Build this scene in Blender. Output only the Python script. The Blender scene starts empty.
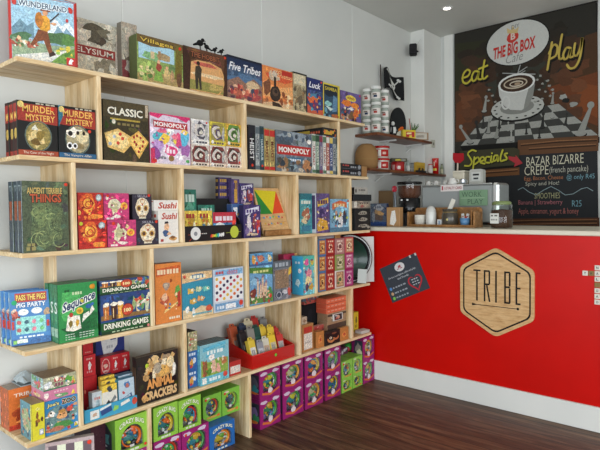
import bpy, math, random
from mathutils import Vector, Matrix
S = bpy.context.scene
C = S.collection
PI = math.pi

def lin(c):
    return c / 12.92 if c <= .04045 else ((c + .055) / 1.055) ** 2.4
def hx(s, a=0.0):
    s = s.lstrip('#')
    if len(s) == 3: s = ''.join(k * 2 for k in s)
    return tuple(lin(int(s[i:i + 2], 16) / 255) for i in (0, 2, 4)) + (a,)
def col(c, a=0.0):
    return hx(c, a) if isinstance(c, str) else c

# ---------------------------------------------------------------- mesh builder
class MB:
    def __init__(s):
        s.v = []; s.f = []; s.c = []; s.sm = []
    def add(s, vs, fs, c, smooth=False):
        b = len(s.v); s.v += [tuple(p) for p in vs]
        for k, f in enumerate(fs):
            s.f.append(tuple(b + i for i in f)); s.c.append(c[k] if isinstance(c, list) else c); s.sm.append(smooth)
    def box(s, x0, x1, y0, y1, z0, z1, c, ch=.0, sides=None):
        """box with chamfered edges; sides: dict of -x,+x,-y,+y,-z,+z colours"""
        c = col(c); sides = {k: col(v) for k, v in (sides or {}).items()}
        if x1 < x0: x0, x1 = x1, x0
        if y1 < y0: y0, y1 = y1, y0
        if z1 < z0: z0, z1 = z1, z0
        ch = min(ch, (x1 - x0) * .3, (y1 - y0) * .3, (z1 - z0) * .3)
        g = lambda k: sides.get(k, c)
        if ch <= 0:
            v = [(x, y, z) for x in (x0, x1) for y in (y0, y1) for z in (z0, z1)]
            fs = [(0, 1, 3, 2), (4, 6, 7, 5), (0, 4, 5, 1), (2, 3, 7, 6), (0, 2, 6, 4), (1, 5, 7, 3)]
            s.add(v, fs, [g('-x'), g('+x'), g('-y'), g('+y'), g('-z'), g('+z')]); return
        v = []; ix = {}
        X = (x0, x1); Y = (y0, y1); Z = (z0, z1)
        for i in (0, 1):
            for j in (0, 1):
                for k in (0, 1):
                    dx = ch * (1, -1)[i]; dy = ch * (1, -1)[j]; dz = ch * (1, -1)[k]
                    ix[i, j, k, 0] = len(v); v.append((X[i], Y[j] + dy, Z[k] + dz))
                    ix[i, j, k, 1] = len(v); v.append((X[i] + dx, Y[j], Z[k] + dz))
                    ix[i, j, k, 2] = len(v); v.append((X[i] + dx, Y[j] + dy, Z[k]))
        fs = []; cs = []
        def q(l, cc): fs.append(tuple(ix[t] for t in l)); cs.append(cc)
        q([(0, 0, 0, 0), (0, 0, 1, 0), (0, 1, 1, 0), (0, 1, 0, 0)], g('-x')); q([(1, 0, 0, 0), (1, 1, 0, 0), (1, 1, 1, 0), (1, 0, 1, 0)], g('+x'))
        q([(0, 0, 0, 1), (1, 0, 0, 1), (1, 0, 1, 1), (0, 0, 1, 1)], g('-y')); q([(0, 1, 0, 1), (0, 1, 1, 1), (1, 1, 1, 1), (1, 1, 0, 1)], g('+y'))
        q([(0, 0, 0, 2), (0, 1, 0, 2), (1, 1, 0, 2), (1, 0, 0, 2)], g('-z')); q([(0, 0, 1, 2), (1, 0, 1, 2), (1, 1, 1, 2), (0, 1, 1, 2)], g('+z'))
        for i in (0, 1):
            for j in (0, 1):
                l = [(i, j, 0, 0), (i, j, 1, 0), (i, j, 1, 1), (i, j, 0, 1)]
                q(l if i != j else l[::-1], g('-y' if j == 0 else '+y'))
        for i in (0, 1):
            for k in (0, 1):
                l = [(i, 0, k, 0), (i, 1, k, 0), (i, 1, k, 2), (i, 0, k, 2)]
                q(l if i == k else l[::-1], g('-z' if k == 0 else '+z'))
        for j in (0, 1):
            for k in (0, 1):
                l = [(0, j, k, 1), (1, j, k, 1), (1, j, k, 2), (0, j, k, 2)]
                q(l if j != k else l[::-1], g('-z' if k == 0 else '+z'))
        for i in (0, 1):
            for j in (0, 1):
                for k in (0, 1):
                    l = [(i, j, k, 0), (i, j, k, 1), (i, j, k, 2)]
                    q(l if (i + j + k) % 2 == 0 else l[::-1], c)
        s.add(v, fs, cs)
    def lathe(s, prof, c, n=24, at=(0, 0, 0), ax='z', smooth=True, a0=0, a1=2 * PI, sx=1, sy=1):
        """prof: list of (r, h[, colour])"""
        full = abs(a1 - a0 - 2 * PI) < 1e-6; m = n if full else n + 1
        v = []; fs = []; cs = []
        for p in prof:
            for i in range(m):
                a = a0 + (a1 - a0) * i / n; x = p[0] * math.cos(a) * sx; y = p[0] * math.sin(a) * sy
                q = {'z': (x, y, p[1]), 'y': (x, p[1], y), 'x': (p[1], x, y)}[ax]
                v.append((q[0] + at[0], q[1] + at[1], q[2] + at[2]))
        for k in range(len(prof) - 1):
            cc = col(prof[k + 1][2]) if len(prof[k + 1]) > 2 else col(c)
            for i in range(n):
                j = (i + 1) % m
                fs.append((k * m + i, k * m + j, (k + 1) * m + j, (k + 1) * m + i)); cs.append(cc)
        s.add(v, fs, cs, smooth)
    def tube(s, pts, r, c, n=8, close=True):
        pts = [Vector(p) for p in pts]; rs = r if isinstance(r, (list, tuple)) else [r] * len(pts)
        v = []; up = Vector((0, 0, 1)); pn = None
        for i, p in enumerate(pts):
            t = (pts[min(i + 1, len(pts) - 1)] - pts[max(i - 1, 0)]).normalized()
            if pn is None:
                pn = t.orthogonal().normalized()
            pn = (pn - t * pn.dot(t)).normalized(); b = t.cross(pn)
            for k in range(n):
                a = 2 * PI * k / n; v.append(p + (pn * math.cos(a) + b * math.sin(a)) * rs[i])
        fs = [(i * n + k, i * n + (k + 1) % n, (i + 1) * n + (k + 1) % n, (i + 1) * n + k) for i in range(len(pts) - 1) for k in range(n)]
        if close: fs += [tuple(range(n))[::-1], tuple((len(pts) - 1) * n + k for k in range(n))]
        s.add(v, fs, col(c), True)
    def ball(s, cx, cy, cz, rx, ry, rz, c, n=14, m=8):
        prof = [(math.sin(PI * i / m), -math.cos(PI * i / m)) for i in range(m + 1)]
        v = [(cx + rx * p[0] * math.cos(2 * PI * k / n), cy + ry * p[0] * math.sin(2 * PI * k / n), cz + rz * p[1]) for p in prof for k in range(n)]
        fs = [(i * n + k, i * n + (k + 1) % n, (i + 1) * n + (k + 1) % n, (i + 1) * n + k) for i in range(m) for k in range(n)]
        s.add(v, fs, col(c), True)
    def prism(s, pts, y0, y1, c, cside=None, plane='xz'):
        """outline in plane extruded y0..y1"""
        def P(a, b, t): return {'xz': (a, t, b), 'xy': (a, b, t), 'yz': (t, a, b)}[plane]
        n = len(pts); v = [P(a, b, y0) for a, b in pts] + [P(a, b, y1) for a, b in pts]
        fs = [tuple(range(n)), tuple(range(2 * n - 1, n - 1, -1))]; cs = [col(c), col(cside or c)]
        for i in range(n):
            fs.append((i, (i + 1) % n, n + (i + 1) % n, n + i)); cs.append(col(cside or c))
        s.add(v, fs, cs)
    def build(s, name, mat, parent=None, loc=None, rot=None, bevel=0):
        me = bpy.data.meshes.new(name); me.from_pydata(s.v, [], s.f)
        at = me.color_attributes.new('Col', 'FLOAT_COLOR', 'CORNER')
        buf = []
        for p in me.polygons:
            cc = s.c[p.index]; buf += list(cc) * p.loop_total
        at.data.foreach_set('color', buf)
        me.polygons.foreach_set('use_smooth', s.sm)
        me.materials.append(MAT[mat] if isinstance(mat, str) else mat)
        me.update()
        o = bpy.data.objects.new(name, me); C.objects.link(o)
        if parent: o.parent = parent
        if loc: o.location = loc
        if rot is not None: o.rotation_euler = rot if isinstance(rot, (tuple, list)) else (0, 0, rot)
        if bevel:
            b = o.modifiers.new('bevel', 'BEVEL'); b.width = bevel; b.segments = 2; b.limit_method = 'ANGLE'
        return o

# ---------------------------------------------------------------- lettering
_tc = {}
def text_geo(txt, bold=0.0, shear=0.0):
    k = (txt, bold, shear)
    if k in _tc: return _tc[k]
    cu = bpy.data.curves.new('t', 'FONT'); cu.body = txt; cu.resolution_u = 2; cu.offset = bold; cu.shear = shear
    cu.align_x = 'LEFT'; cu.space_line = .85
    o = bpy.data.objects.new('t', cu); C.objects.link(o)
    dg = bpy.context.evaluated_depsgraph_get(); me = o.evaluated_get(dg).to_mesh()
    vs = [(v.co.x, v.co.y) for v in me.vertices]; fs = [tuple(p.vertices) for p in me.polygons]
    o.evaluated_get(dg).to_mesh_clear(); bpy.data.objects.remove(o); bpy.data.curves.remove(cu)
    xs = [a for a, b in vs] or [0, 1]; ys = [b for a, b in vs] or [0, 1]
    x0, x1, y0, y1 = min(xs), max(xs), min(ys), max(ys)
    vs = [((a - x0) / max(x1 - x0, 1e-6), (b - y0) / max(y1 - y0, 1e-6)) for a, b in vs]
    _tc[k] = (vs, fs); return _tc[k]

class Art:
    """a printed face: origin o (lower left), unit vectors U, V, normal N, size W x H; coordinates 0..1"""
    def __init__(s, mb, o, U, V, W, H, m=.25, step=.00009, seed=1):
        s.mb = mb; s.o = Vector(o); s.U = Vector(U); s.V = Vector(V); s.N = s.U.cross(s.V); s.W = W; s.H = H
        s.l = 2; s.m = m; s.step = step; s.rnd = random.Random(seed); s.rot = 0; s.map = None
    def pt(s, x, y):
        if s.map: x, y = s.map(x, y)
        return s.o + s.U * (x * s.W) + s.V * (y * s.H) + s.N * (s.l * s.step)
    def p(s, pts, c, m=None):
        n = len(pts); s.l += 1
        s.mb.add([s.pt(*q) for q in pts], [tuple(range(n))], col(c, s.m if m is None else m))
        return s
    def r(s, x0, y0, x1, y1, c, m=None): return s.p([(x0, y0), (x1, y0), (x1, y1), (x0, y1)], c, m)
    def fill(s, c, m=None):
        s.r(.0, .0, 1, 1, c, m)
        if (s.m if m is None else m) >= .25 and s.W < .6:      # printed background is a busy painting of nearby tones
            b = col(c)
            for i in range(34):
                k = s.rnd.choice((.45, .62, .8, 1.3, 1.6, 1.9)); q = tuple(min(1, max(0, b[j] * k + s.rnd.uniform(-.02, .03))) for j in range(3)) + (.6,)
                s.l -= .8; s.b(s.rnd.uniform(.02, .98), s.rnd.uniform(.02, .98), s.rnd.uniform(.02, .1), s.rnd.uniform(.02, .08), q, n=7, j=.5)
        return s
    def stroke(s, pts, t, c, k=5):
        """a brushed line through the points"""
        q = [Vector(a) for a in pts]; o = []
        for i in range(len(q) - 1):
            a, b, d, e = q[max(i - 1, 0)], q[i], q[i + 1], q[min(i + 2, len(q) - 1)]
            for j in range(k):
                u = j / k; o.append(((2 * b) + (d - a) * u + (2 * a - 5 * b + 4 * d - e) * u * u + (3 * b - a - 3 * d + e) * u ** 3) * .5)
        o.append(q[-1]); s.line([tuple(v) for v in o], t, c)
        for v in (o[0], o[-1]): s.e(v[0], v[1], t / 2, t / 2 * s.W / s.H, c, n=8)
        return s
    def e(s, cx, cy, rx, ry=None, c='fff', m=None, n=18, a=0):
        ry = ry if ry is not None else rx * s.W / s.H
        return s.p([(cx + rx * math.cos(2 * PI * i / n + a), cy + ry * math.sin(2 * PI * i / n + a)) for i in range(n)], c, m)
    def ring(s, cx, cy, rx, ry, t, c, n=20, a0=0, a1=2 * PI):
        s.l += 1
        for i in range(n):
            a = a0 + (a1 - a0) * i / n; b = a0 + (a1 - a0) * (i + 1) / n
            q = [(cx + k * math.cos(w), cy + j * math.sin(w)) for k, j, w in ((rx, ry, a), (rx, ry, b), (rx - t, ry - t * s.W / s.H, b), (rx - t, ry - t * s.W / s.H, a))]
            s.mb.add([s.pt(*k) for k in q], [(3, 2, 1, 0)], col(c, s.m))
        return s
    def line(s, pts, t, c):
        s.l += 1; k = s.W / s.H
        for (a, b), (d, e) in zip(pts, pts[1:]):
            dx = (d - a) * s.W; dy = (e - b) * s.H; L = math.hypot(dx, dy) or 1; nx = -dy / L * t / 2; ny = dx / L * t / 2 * k
            s.mb.add([s.pt(*q) for q in ((a - nx, b - ny), (d - nx, e - ny), (d + nx, e + ny), (a + nx, b + ny))], [(0, 1, 2, 3)], col(c, s.m))
        return s
    def b(s, cx, cy, rx, ry, c, n=11, j=.3, m=None):
        q = []
        for i in range(n):
            k = 1 + s.rnd.uniform(-j, j); a = 2 * PI * i / n; u, v = cx + rx * k * math.cos(a), cy + ry * k * math.sin(a)
            q.append((u, v) if s.W >= 1 else (min(1, max(0, u)), min(1, max(0, v))))
        return s.p(q, c, m)
    def s_(s, n, x0, y0, x1, y1, sz, cols, j=.4):
        for i in range(n):
            s.l += .35; k = sz * s.rnd.uniform(.5, 1.2)
            s.l -= 1; s.b(s.rnd.uniform(x0, x1), s.rnd.uniform(y0, y1), k, k * s.W / s.H * s.rnd.uniform(.6, 1.4), s.rnd.choice(cols), n=7, j=j)
        s.l += 1; return s
    def t(s, txt, x0, y0, x1, y1, c, bold=.015, shear=0, out=None, arc=0, o=.012):
        vs, fs = text_geo(txt, bold, shear)
        def go(dx, dy, cc):
            s.l += 1; P = []
            for a, b in vs:
                yy = y0 + (y1 - y0) * b + arc * (1 - (2 * a - 1) ** 2)
                P.append(s.pt(x0 + (x1 - x0) * a + dx, yy + dy))
            s.mb.add(P, fs, col(cc, s.m * .4))
        if out:
            for dx, dy in ((o, 0), (-o, 0), (0, o), (0, -o), (o, -o)): s.l -= .8; go(dx, dy * s.W / s.H, out)
        go(0, 0, c); return s
    def scrib(s, x0, y0, x1, y1, c, n=6):
        """a line of small print"""
        w = (x1 - x0) / n
        s.l += 1
        for i in range(n): s.l -= .8; s.r(x0 + w * i, y0, x0 + w * (i + s.rnd.uniform(.55, .9)), y1, c, 0)
        s.l += 1; return s

# ---------------------------------------------------------------- materials
MAT = {}
def nodes(name):
    m = bpy.data.materials.new(name); m.use_nodes = True; nt = m.node_tree; b = nt.nodes['Principled BSDF']; MAT[name] = m
    return m, nt, b
def N(nt, t, **kw):
    n = nt.nodes.new(t)
    for k, v in kw.items():
        if k in n.inputs: n.inputs[k].default_value = v
        else: setattr(n, k, v)
    return n
def mixrgb(nt, fac, a, b, mode='MIX'):
    n = nt.nodes.new('ShaderNodeMix'); n.data_type = 'RGBA'; n.blend_type = mode
    for s, v in ((0, fac), (6, a), (7, b)):
        if hasattr(v, 'links') or hasattr(v, 'is_linked'): nt.links.new(v, n.inputs[s])
        else: n.inputs[s].default_value = v
    return n.outputs[2]
def ramp(nt, src, stops):
    n = nt.nodes.new('ShaderNodeValToRGB'); nt.links.new(src, n.inputs[0]); e = n.color_ramp.elements
    while len(e) > 1: e.remove(e[-1])
    e[0].position = stops[0][0]; e[0].color = stops[0][1]
    for p, c in stops[1:]:
        k = e.new(p); k.color = c
    return n.outputs[0]
def coords(nt, scale=(1, 1, 1), kind='Object', loc=(0, 0, 0)):
    t = nt.nodes.new('ShaderNodeTexCoord'); mp = nt.nodes.new('ShaderNodeMapping'); mp.inputs['Scale'].default_value = scale; mp.inputs['Location'].default_value = loc
    nt.links.new(t.outputs[kind], mp.inputs[0]); return mp.outputs[0]
def noise(nt, vec, scale=5, detail=3, rough=.5, dist=0):
    n = nt.nodes.new('ShaderNodeTexNoise'); n.inputs['Scale'].default_value = scale; n.inputs['Detail'].default_value = detail
    n.inputs['Roughness'].default_value = rough; n.inputs['Distortion'].default_value = dist; nt.links.new(vec, n.inputs[0]); return n

def mk_printed(name, rough, coat=0, metal=0, sat=1.0):
    m, nt, b = nodes(name)
    a = N(nt, 'ShaderNodeVertexColor', layer_name='Col')
    v = coords(nt)
    n1 = noise(nt, v, 95, 4, .75, .8)
    bw = ramp(nt, n1.outputs['Fac'], [(.36, (.3, .3, .33, 1)), (.47, (1, 1, 1, 1)), (.62, (1.9, 1.8, 1.6, 1))])
    hue = mixrgb(nt, .35, bw, ramp(nt, noise(nt, v, 45, 2).outputs['Fac'], [(.35, (.75, .95, 1.15, 1)), (.5, (1, 1, 1, 1)), (.65, (1.25, .97, .8, 1))]), 'MULTIPLY')
    n3 = noise(nt, v, 240, 3, .7, .3)
    hue = mixrgb(nt, .8, hue, ramp(nt, n3.outputs['Fac'], [(.38, (.5, .5, .52, 1)), (.5, (1, 1, 1, 1)), (.62, (1.45, 1.42, 1.35, 1))]), 'MULTIPLY')
    mul = mixrgb(nt, 1.0, a.outputs[0], hue, 'MULTIPLY')
    out = mixrgb(nt, a.outputs[1], a.outputs[0], mul)
    hs = N(nt, 'ShaderNodeHueSaturation'); hs.inputs['Saturation'].default_value = sat; nt.links.new(out, hs.inputs['Color']); out = hs.outputs[0]
    nt.links.new(out, b.inputs['Base Color'])
    b.inputs['Roughness'].default_value = rough; b.inputs['Metallic'].default_value = metal
    b.inputs['Coat Weight'].default_value = coat; b.inputs['Coat Roughness'].default_value = .15
    b.inputs['Specular IOR Level'].default_value = .35
mk_printed('printed_card', .5, .12, 0, .98)
mk_printed('matte', .85)
mk_printed('gloss', .22, .3)
mk_printed('metal', .32, 0, .85)

def mk_clear(name, tint=(1, 1, 1, 1), f=.10, rough=.03):
    m, nt, b = nodes(name); nt.nodes.remove(b)
    o = nt.nodes['Material Output']; t = N(nt, 'ShaderNodeBsdfTransparent'); t.inputs[0].default_value = tint
    g = N(nt, 'ShaderNodeBsdfGlossy'); g.inputs['Roughness'].default_value = rough
    fr = N(nt, 'ShaderNodeLayerWeight'); fr.inputs[0].default_value = .25
    mm = N(nt, 'ShaderNodeMath', operation='MULTIPLY_ADD'); nt.links.new(fr.outputs['Facing'], mm.inputs[0]); mm.inputs[1].default_value = .25; mm.inputs[2].default_value = f * .5
    mx = N(nt, 'ShaderNodeMixShader'); nt.links.new(mm.outputs[0], mx.inputs[0]); nt.links.new(t.outputs[0], mx.inputs[1]); nt.links.new(g.outputs[0], mx.inputs[2])
    nt.links.new(mx.outputs[0], o.inputs[0])
mk_clear('clear_plastic'); mk_clear('glass', (.9, .95, .92, 1), .08)

def mk_wood(name, scale, light, mid, dark, board=(1, 0), rough=.55, knots=True):
    """pine: grain runs along the axis with the small scale"""
    m, nt, b = nodes(name)
    v = coords(nt, scale)
    g1 = noise(nt, v, 9, 5, .6, .5); g2 = noise(nt, v, 40, 3, .6)
    base = ramp(nt, g1.outputs['Fac'], [(.3, dark), (.47, mid), (.62, light)])
    fine = ramp(nt, g2.outputs['Fac'], [(.3, (.80, .76, .7, 1)), (.6, (1.04, 1.03, 1.0, 1))])
    out = mixrgb(nt, .7, base, fine, 'MULTIPLY')
    # glued strips of slightly different tone
    s = N(nt, 'ShaderNodeSeparateXYZ'); nt.links.new(coords(nt), s.inputs[0])
    ml = N(nt, 'ShaderNodeMath', operation='MULTIPLY'); nt.links.new(s.outputs[board[1]], ml.inputs[0]); ml.inputs[1].default_value = board[0]
    fl = N(nt, 'ShaderNodeMath', operation='FLOOR'); nt.links.new(ml.outputs[0], fl.inputs[0])
    wn = N(nt, 'ShaderNodeTexWhiteNoise', noise_dimensions='1D'); nt.links.new(fl.outputs[0], wn.inputs['W'])
    tone = ramp(nt, wn.outputs['Value'], [(0, (.80, .76, .70, 1)), (1, (1.08, 1.06, 1.03, 1))])
    out = mixrgb(nt, 1, out, tone, 'MULTIPLY')
    if knots:
        kv = coords(nt, tuple(k * .45 + .25 for k in scale))
        vo = N(nt, 'ShaderNodeTexVoronoi', feature='F1'); vo.inputs['Scale'].default_value = 5.5; nt.links.new(kv, vo.inputs[0])
        kr = ramp(nt, vo.outputs['Distance'], [(.03, (.30, .16, .08, 1)), (.10, (.8, .66, .5, 1)), (.16, (1, 1, 1, 1))])
        out = mixrgb(nt, .8, out, kr, 'MULTIPLY')
    nt.links.new(out, b.inputs['Base Color']); b.inputs['Roughness'].default_value = rough
    bp = N(nt, 'ShaderNodeBump'); bp.inputs['Strength'].default_value = .12; bp.inputs['Distance'].default_value = .002
    nt.links.new(g2.outputs['Fac'], bp.inputs['Height']); nt.links.new(bp.outputs[0], b.inputs['Normal'])
PL, PM, PD = hx('efdcb8', 1), hx('e2c89c', 1), hx('c6a272', 1)
mk_wood('pine_along', (6, .5, 6), PL, PM, PD, (16, 0))
mk_wood('pine_up', (5, 6, .5), PL, PM, PD, (17, 0))
mk_wood('redwood', (5, .5, 5), hx('8a5638', 1), hx('74422a', 1), hx('4e2a1a', 1), (8, 0), .4)
mk_wood('plywood', (1.2, 1, 7), hx('ecc896', 1), hx('e0b883', 1), hx('c99c66', 1), (1, 1), .5, False)
mk_wood('brown_wood', (3, 3, 3), hx('b98a58', 1), hx('a1733f', 1), hx('845a30', 1), (9, 0), .5, False)

def mk_wall(name, c1, c2, rough=.6, sc=1.2, bump=.03):
    m, nt, b = nodes(name); v = coords(nt)
    n = noise(nt, v, sc, 4, .6); nt.links.new(ramp(nt, n.outputs['Fac'], [(.35, hx(c1, 1)), (.65, hx(c2, 1))]), b.inputs['Base Color'])
    b.inputs['Roughness'].default_value = rough; b.inputs['Specular IOR Level'].default_value = .3
    n2 = noise(nt, v, 60, 2); bp = N(nt, 'ShaderNodeBump'); bp.inputs['Strength'].default_value = bump * 3; bp.inputs['Distance'].default_value = .002
    nt.links.new(n2.outputs['Fac'], bp.inputs['Height']); nt.links.new(bp.outputs[0], b.inputs['Normal'])
mk_wall('wall_paint', 'd2d4d0', 'dadbd6'); mk_wall('ceiling_paint', 'cfd0ca', 'd6d6d0'); mk_wall('white_gloss', 'dedfda', 'e8e8e2', .35)
mk_wall('red_panel', 'c20a02', 'd00c03', .36, 1.6, .05); mk_wall('cream_top', 'd9d0ba', 'e2dac6', .4)
MAT['red_panel'].node_tree.nodes['Principled BSDF'].inputs['Specular IOR Level'].default_value = .2

def mk_floor():
    m, nt, b = nodes('dark_floorboards'); L = nt.links
    tc = coords(nt); s = N(nt, 'ShaderNodeSeparateXYZ'); L.new(tc, s.inputs[0])
    ml = N(nt, 'ShaderNodeMath', operation='MULTIPLY'); L.new(s.outputs[1], ml.inputs[0]); ml.inputs[1].default_value = 1 / .105
    fl = N(nt, 'ShaderNodeMath', operation='FLOOR'); L.new(ml.outputs[0], fl.inputs[0])
    fr = N(nt, 'ShaderNodeMath', operation='FRACT'); L.new(ml.outputs[0], fr.inputs[0])
    wn = N(nt, 'ShaderNodeTexWhiteNoise', noise_dimensions='1D'); L.new(fl.outputs[0], wn.inputs['W'])
    cx = N(nt, 'ShaderNodeCombineXYZ')
    mx = N(nt, 'ShaderNodeMath', operation='MULTIPLY_ADD'); L.new(wn.outputs['Value'], mx.inputs[0]); mx.inputs[1].default_value = 7; L.new(s.outputs[0], mx.inputs[2])
    L.new(mx.outputs[0], cx.inputs[0]); L.new(ml.outputs[0], cx.inputs[1])
    g = noise(nt, cx.outputs[0], 2.2, 5, .65, .8)
    mp = N(nt, 'ShaderNodeMapping'); mp.inputs['Scale'].default_value = (2.2, 9, 1); L.new(cx.outputs[0], mp.inputs[0])
    g2 = noise(nt, mp.outputs[0], 3, 4, .6)
    base = ramp(nt, g.outputs['Fac'], [(.3, hx('38261b', 1)), (.5, hx('5d422f', 1)), (.68, hx('866a4e', 1))])
    out = mixrgb(nt, .55, base, ramp(nt, g2.outputs['Fac'], [(.36, (.38, .37, .36, 1)), (.5, (.95, .93, .9, 1)), (.62, (1.4, 1.38, 1.3, 1))]), 'MULTIPLY')
    out = mixrgb(nt, 1, out, ramp(nt, wn.outputs['Value'], [(0, (.78, .78, .8, 1)), (1, (1.15, 1.08, .98, 1))]), 'MULTIPLY')
    out = mixrgb(nt, 1, out, ramp(nt, fr.outputs[0], [(0, (.2, .2, .2, 1)), (.045, (.22, .22, .22, 1)), (.08, (1, 1, 1, 1))]), 'MULTIPLY')
    L.new(out, b.inputs['Base Color'])
    L.new(ramp(nt, g2.outputs['Fac'], [(.3, (.35, .35, .35, 1)), (.7, (.6, .6, .6, 1))]), b.inputs['Roughness'])
    bp = N(nt, 'ShaderNodeBump'); bp.inputs['Strength'].default_value = .3; bp.inputs['Distance'].default_value = .003
    L.new(g2.outputs['Fac'], bp.inputs['Height']); L.new(bp.outputs[0], b.inputs['Normal'])
mk_floor()
def mk_emit(name, c, k):
    m, nt, b = nodes(name); b.inputs['Emission Color'].default_value = col(c, 1); b.inputs['Emission Strength'].default_value = k
mk_emit('lamp_glow', 'fff6e8', 12)

# ---------------------------------------------------------------- tagging
def tag(o, label=None, cat=None, group=None, kind=None):
    if label: o['label'] = label
    if cat: o['category'] = cat
    if group: o['group'] = group
    if kind: o['kind'] = kind
    return o
def empty(name, loc, rz=0.0, label=None, cat=None, group=None):
    o = bpy.data.objects.new(name, None); C.objects.link(o); o.location = loc; o.rotation_euler = (0, 0, rz); o.empty_display_size = .05
    return tag(o, label, cat, group)
def dup(o, loc=None, rot=None, label=None, parent=None, cat=None, group=None):
    """copy of a thing with copies of its parts and sub-parts"""
    c = o.copy(); C.objects.link(c)
    if parent: c.parent = parent
    for ch in [k for k in bpy.data.objects if k.parent == o]: dup(ch, parent=c)
    if loc is not None: c.location = loc
    if rot is not None: c.rotation_euler = rot
    if label: c['label'] = label
    if cat: c['category'] = cat
    if group: c['group'] = group
    return c

# ---------------------------------------------------------------- printed cover art, all as flat coloured shapes on the box faces
ARTS = {}
def art(name, body, side=None, top=None):
    def d(fn): ARTS[name] = (body, side or body, top or body, fn); return fn
    return d
def none(A, S_, T): pass
def busy(A, cols, n=40, x0=.03, y0=.03, x1=.97, y1=.97, sz=.05): A.s_(n, x0, y0, x1, y1, sz, cols)
def stick_man(A, x, y, k, coat, legs, skin='d8a07a'):
    A.p([(x - .05 * k, y), (x - .01 * k, y), (x + .02 * k, y + .2 * k), (x - .07 * k, y + .2 * k)], legs).p([(x + .05 * k, y), (x + .1 * k, y), (x + .05 * k, y + .22 * k), (x - .03 * k, y + .2 * k)], legs)
    A.b(x, y + .3 * k, .09 * k, .13 * k, coat, j=.12).e(x, y + .47 * k, .045 * k, .05 * k, skin)

@art('alpine', 'c03028', 'b02a24', 'a82c28')
def _(A, S_, T):
    A.r(.035, .03, .97, .99, '9fc6dc').p([(.04, .5), (.16, .64), (.26, .55), (.36, .62), (.36, .38), (.04, .38)], '6d8fa0').p([(.5, .5), (.68, .72), (.78, .62), (.88, .7), (.97, .58), (.97, .3), (.5, .3)], 'dfe9ee')
    A.p([(.66, .5), (.72, .62), (.8, .52), (.85, .6), (.97, .48), (.97, .3), (.6, .3)], '7fa0b4').b(.16, .36, .16, .09, '4e7350').b(.7, .42, .18, .1, '4a6d44').b(.88, .4, .1, .1, '55803f')
    A.p([(.04, .03), (.97, .03), (.97, .34), (.6, .3), (.04, .36)], '8fa486'); A.s_(26, .05, .22, .4, .36, .03, ['c2684e', 'd8b08a', '9a4838', '5d7a4c', 'e0ddcf'])
    A.p([(.08, .1), (.9, .26), (.97, .18), (.7, .05), (.08, .04)], 'd6d6d0').p([(.6, .05), (.97, .05), (.97, .3), (.78, .2)], '6b9440').s_(12, .65, .06, .95, .28, .04, ['4c7a2c', '8db552', 'd0c040'])
    A.b(.51, .62, .1, .13, 'd89a2e', j=.1).b(.44, .66, .06, .12, 'b87428', j=.1).p([(.42, .52), (.56, .5), (.6, .32), (.64, .16), (.58, .15), (.5, .36), (.42, .34), (.34, .26), (.3, .28), (.38, .42)], '7a4526').p([(.58, .12), (.68, .17), (.64, .22), (.57, .17)], '3e2a20')
    A.e(.53, .775, .04, .04, 'd49a72').p([(.45, .8), (.62, .8), (.57, .85), (.49, .84)], '8a4a30').line([(.6, .66), (.74, .8)], .02, '3a3030').b(.66, .63, .05, .02, 'd49a72')
    A.line([(.09, .83), (.2, .85)], .012, '42596b').e(.86, .71, .022, .03, 'b83838').t('WUNDERLAND', .14, .83, .86, .915, '2b4a66', .02, out='e9f2f6').e(.08, .87, .035, .045, 'c23832').e(.92, .87, .035, .045, 'c23832')
    A.r(.84, .03, .97, .15, 'c8221e', 0).p([(.87, .05), (.93, .05), (.92, .08), (.95, .11), (.91, .14), (.88, .1)], 'f2f2f2')
@art('grey_gods', '8a8878', '7d7a6c', '8d8576')
def _(A, S_, T):
    A.fill('b8b3a2', .5).b(.4, .8, .2, .16, '575041').b(.6, .83, .16, .1, '6e6755').b(.3, .3, .25, .2, 'c1b9a4').b(.62, .25, .2, .2, '8a806c').b(.2, .72, .14, .1, 'd2ccbc').b(.5, .68, .12, .07, '493f35').s_(30, .05, .02, .95, .98, .06, ['c9c3b2', '7c735f', '5c5546', 'ded8c8'])
    A.r(.0, .42, 1, .57, '8e2f2a', .2).t('ELYSIUM', .06, .45, .74, .54, 'd9d2c4', .01).p([(.78, .02), (.96, .02), (.94, .5), (.9, .8), (.82, .84), (.78, .6)], 'b6ada0', .4).e(.84, .82, .05, .06, 'd6c8b4').line([(.8, .3), (.92, .06)], .014, 'ecebe4').p([(.92, 0), (1, 0), (1, .98), (.94, .98)], '6c6254', .3)
@art('grey_slim', '8d8778', '7c766a', '8d8576')
def _(A, S_, T):
    A.fill('a8a294', .5).b(.5, .6, .26, .3, 'b8ae9e').b(.35, .3, .3, .2, '6c6254').b(.45, .75, .2, .1, 'c8b8a8').r(0, .04, 1, .4, '7c3a3c', .4).b(.5, .3, .3, .12, 'b0a89c').r(0, .93, 1, 1, 'a89c8c')
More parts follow.
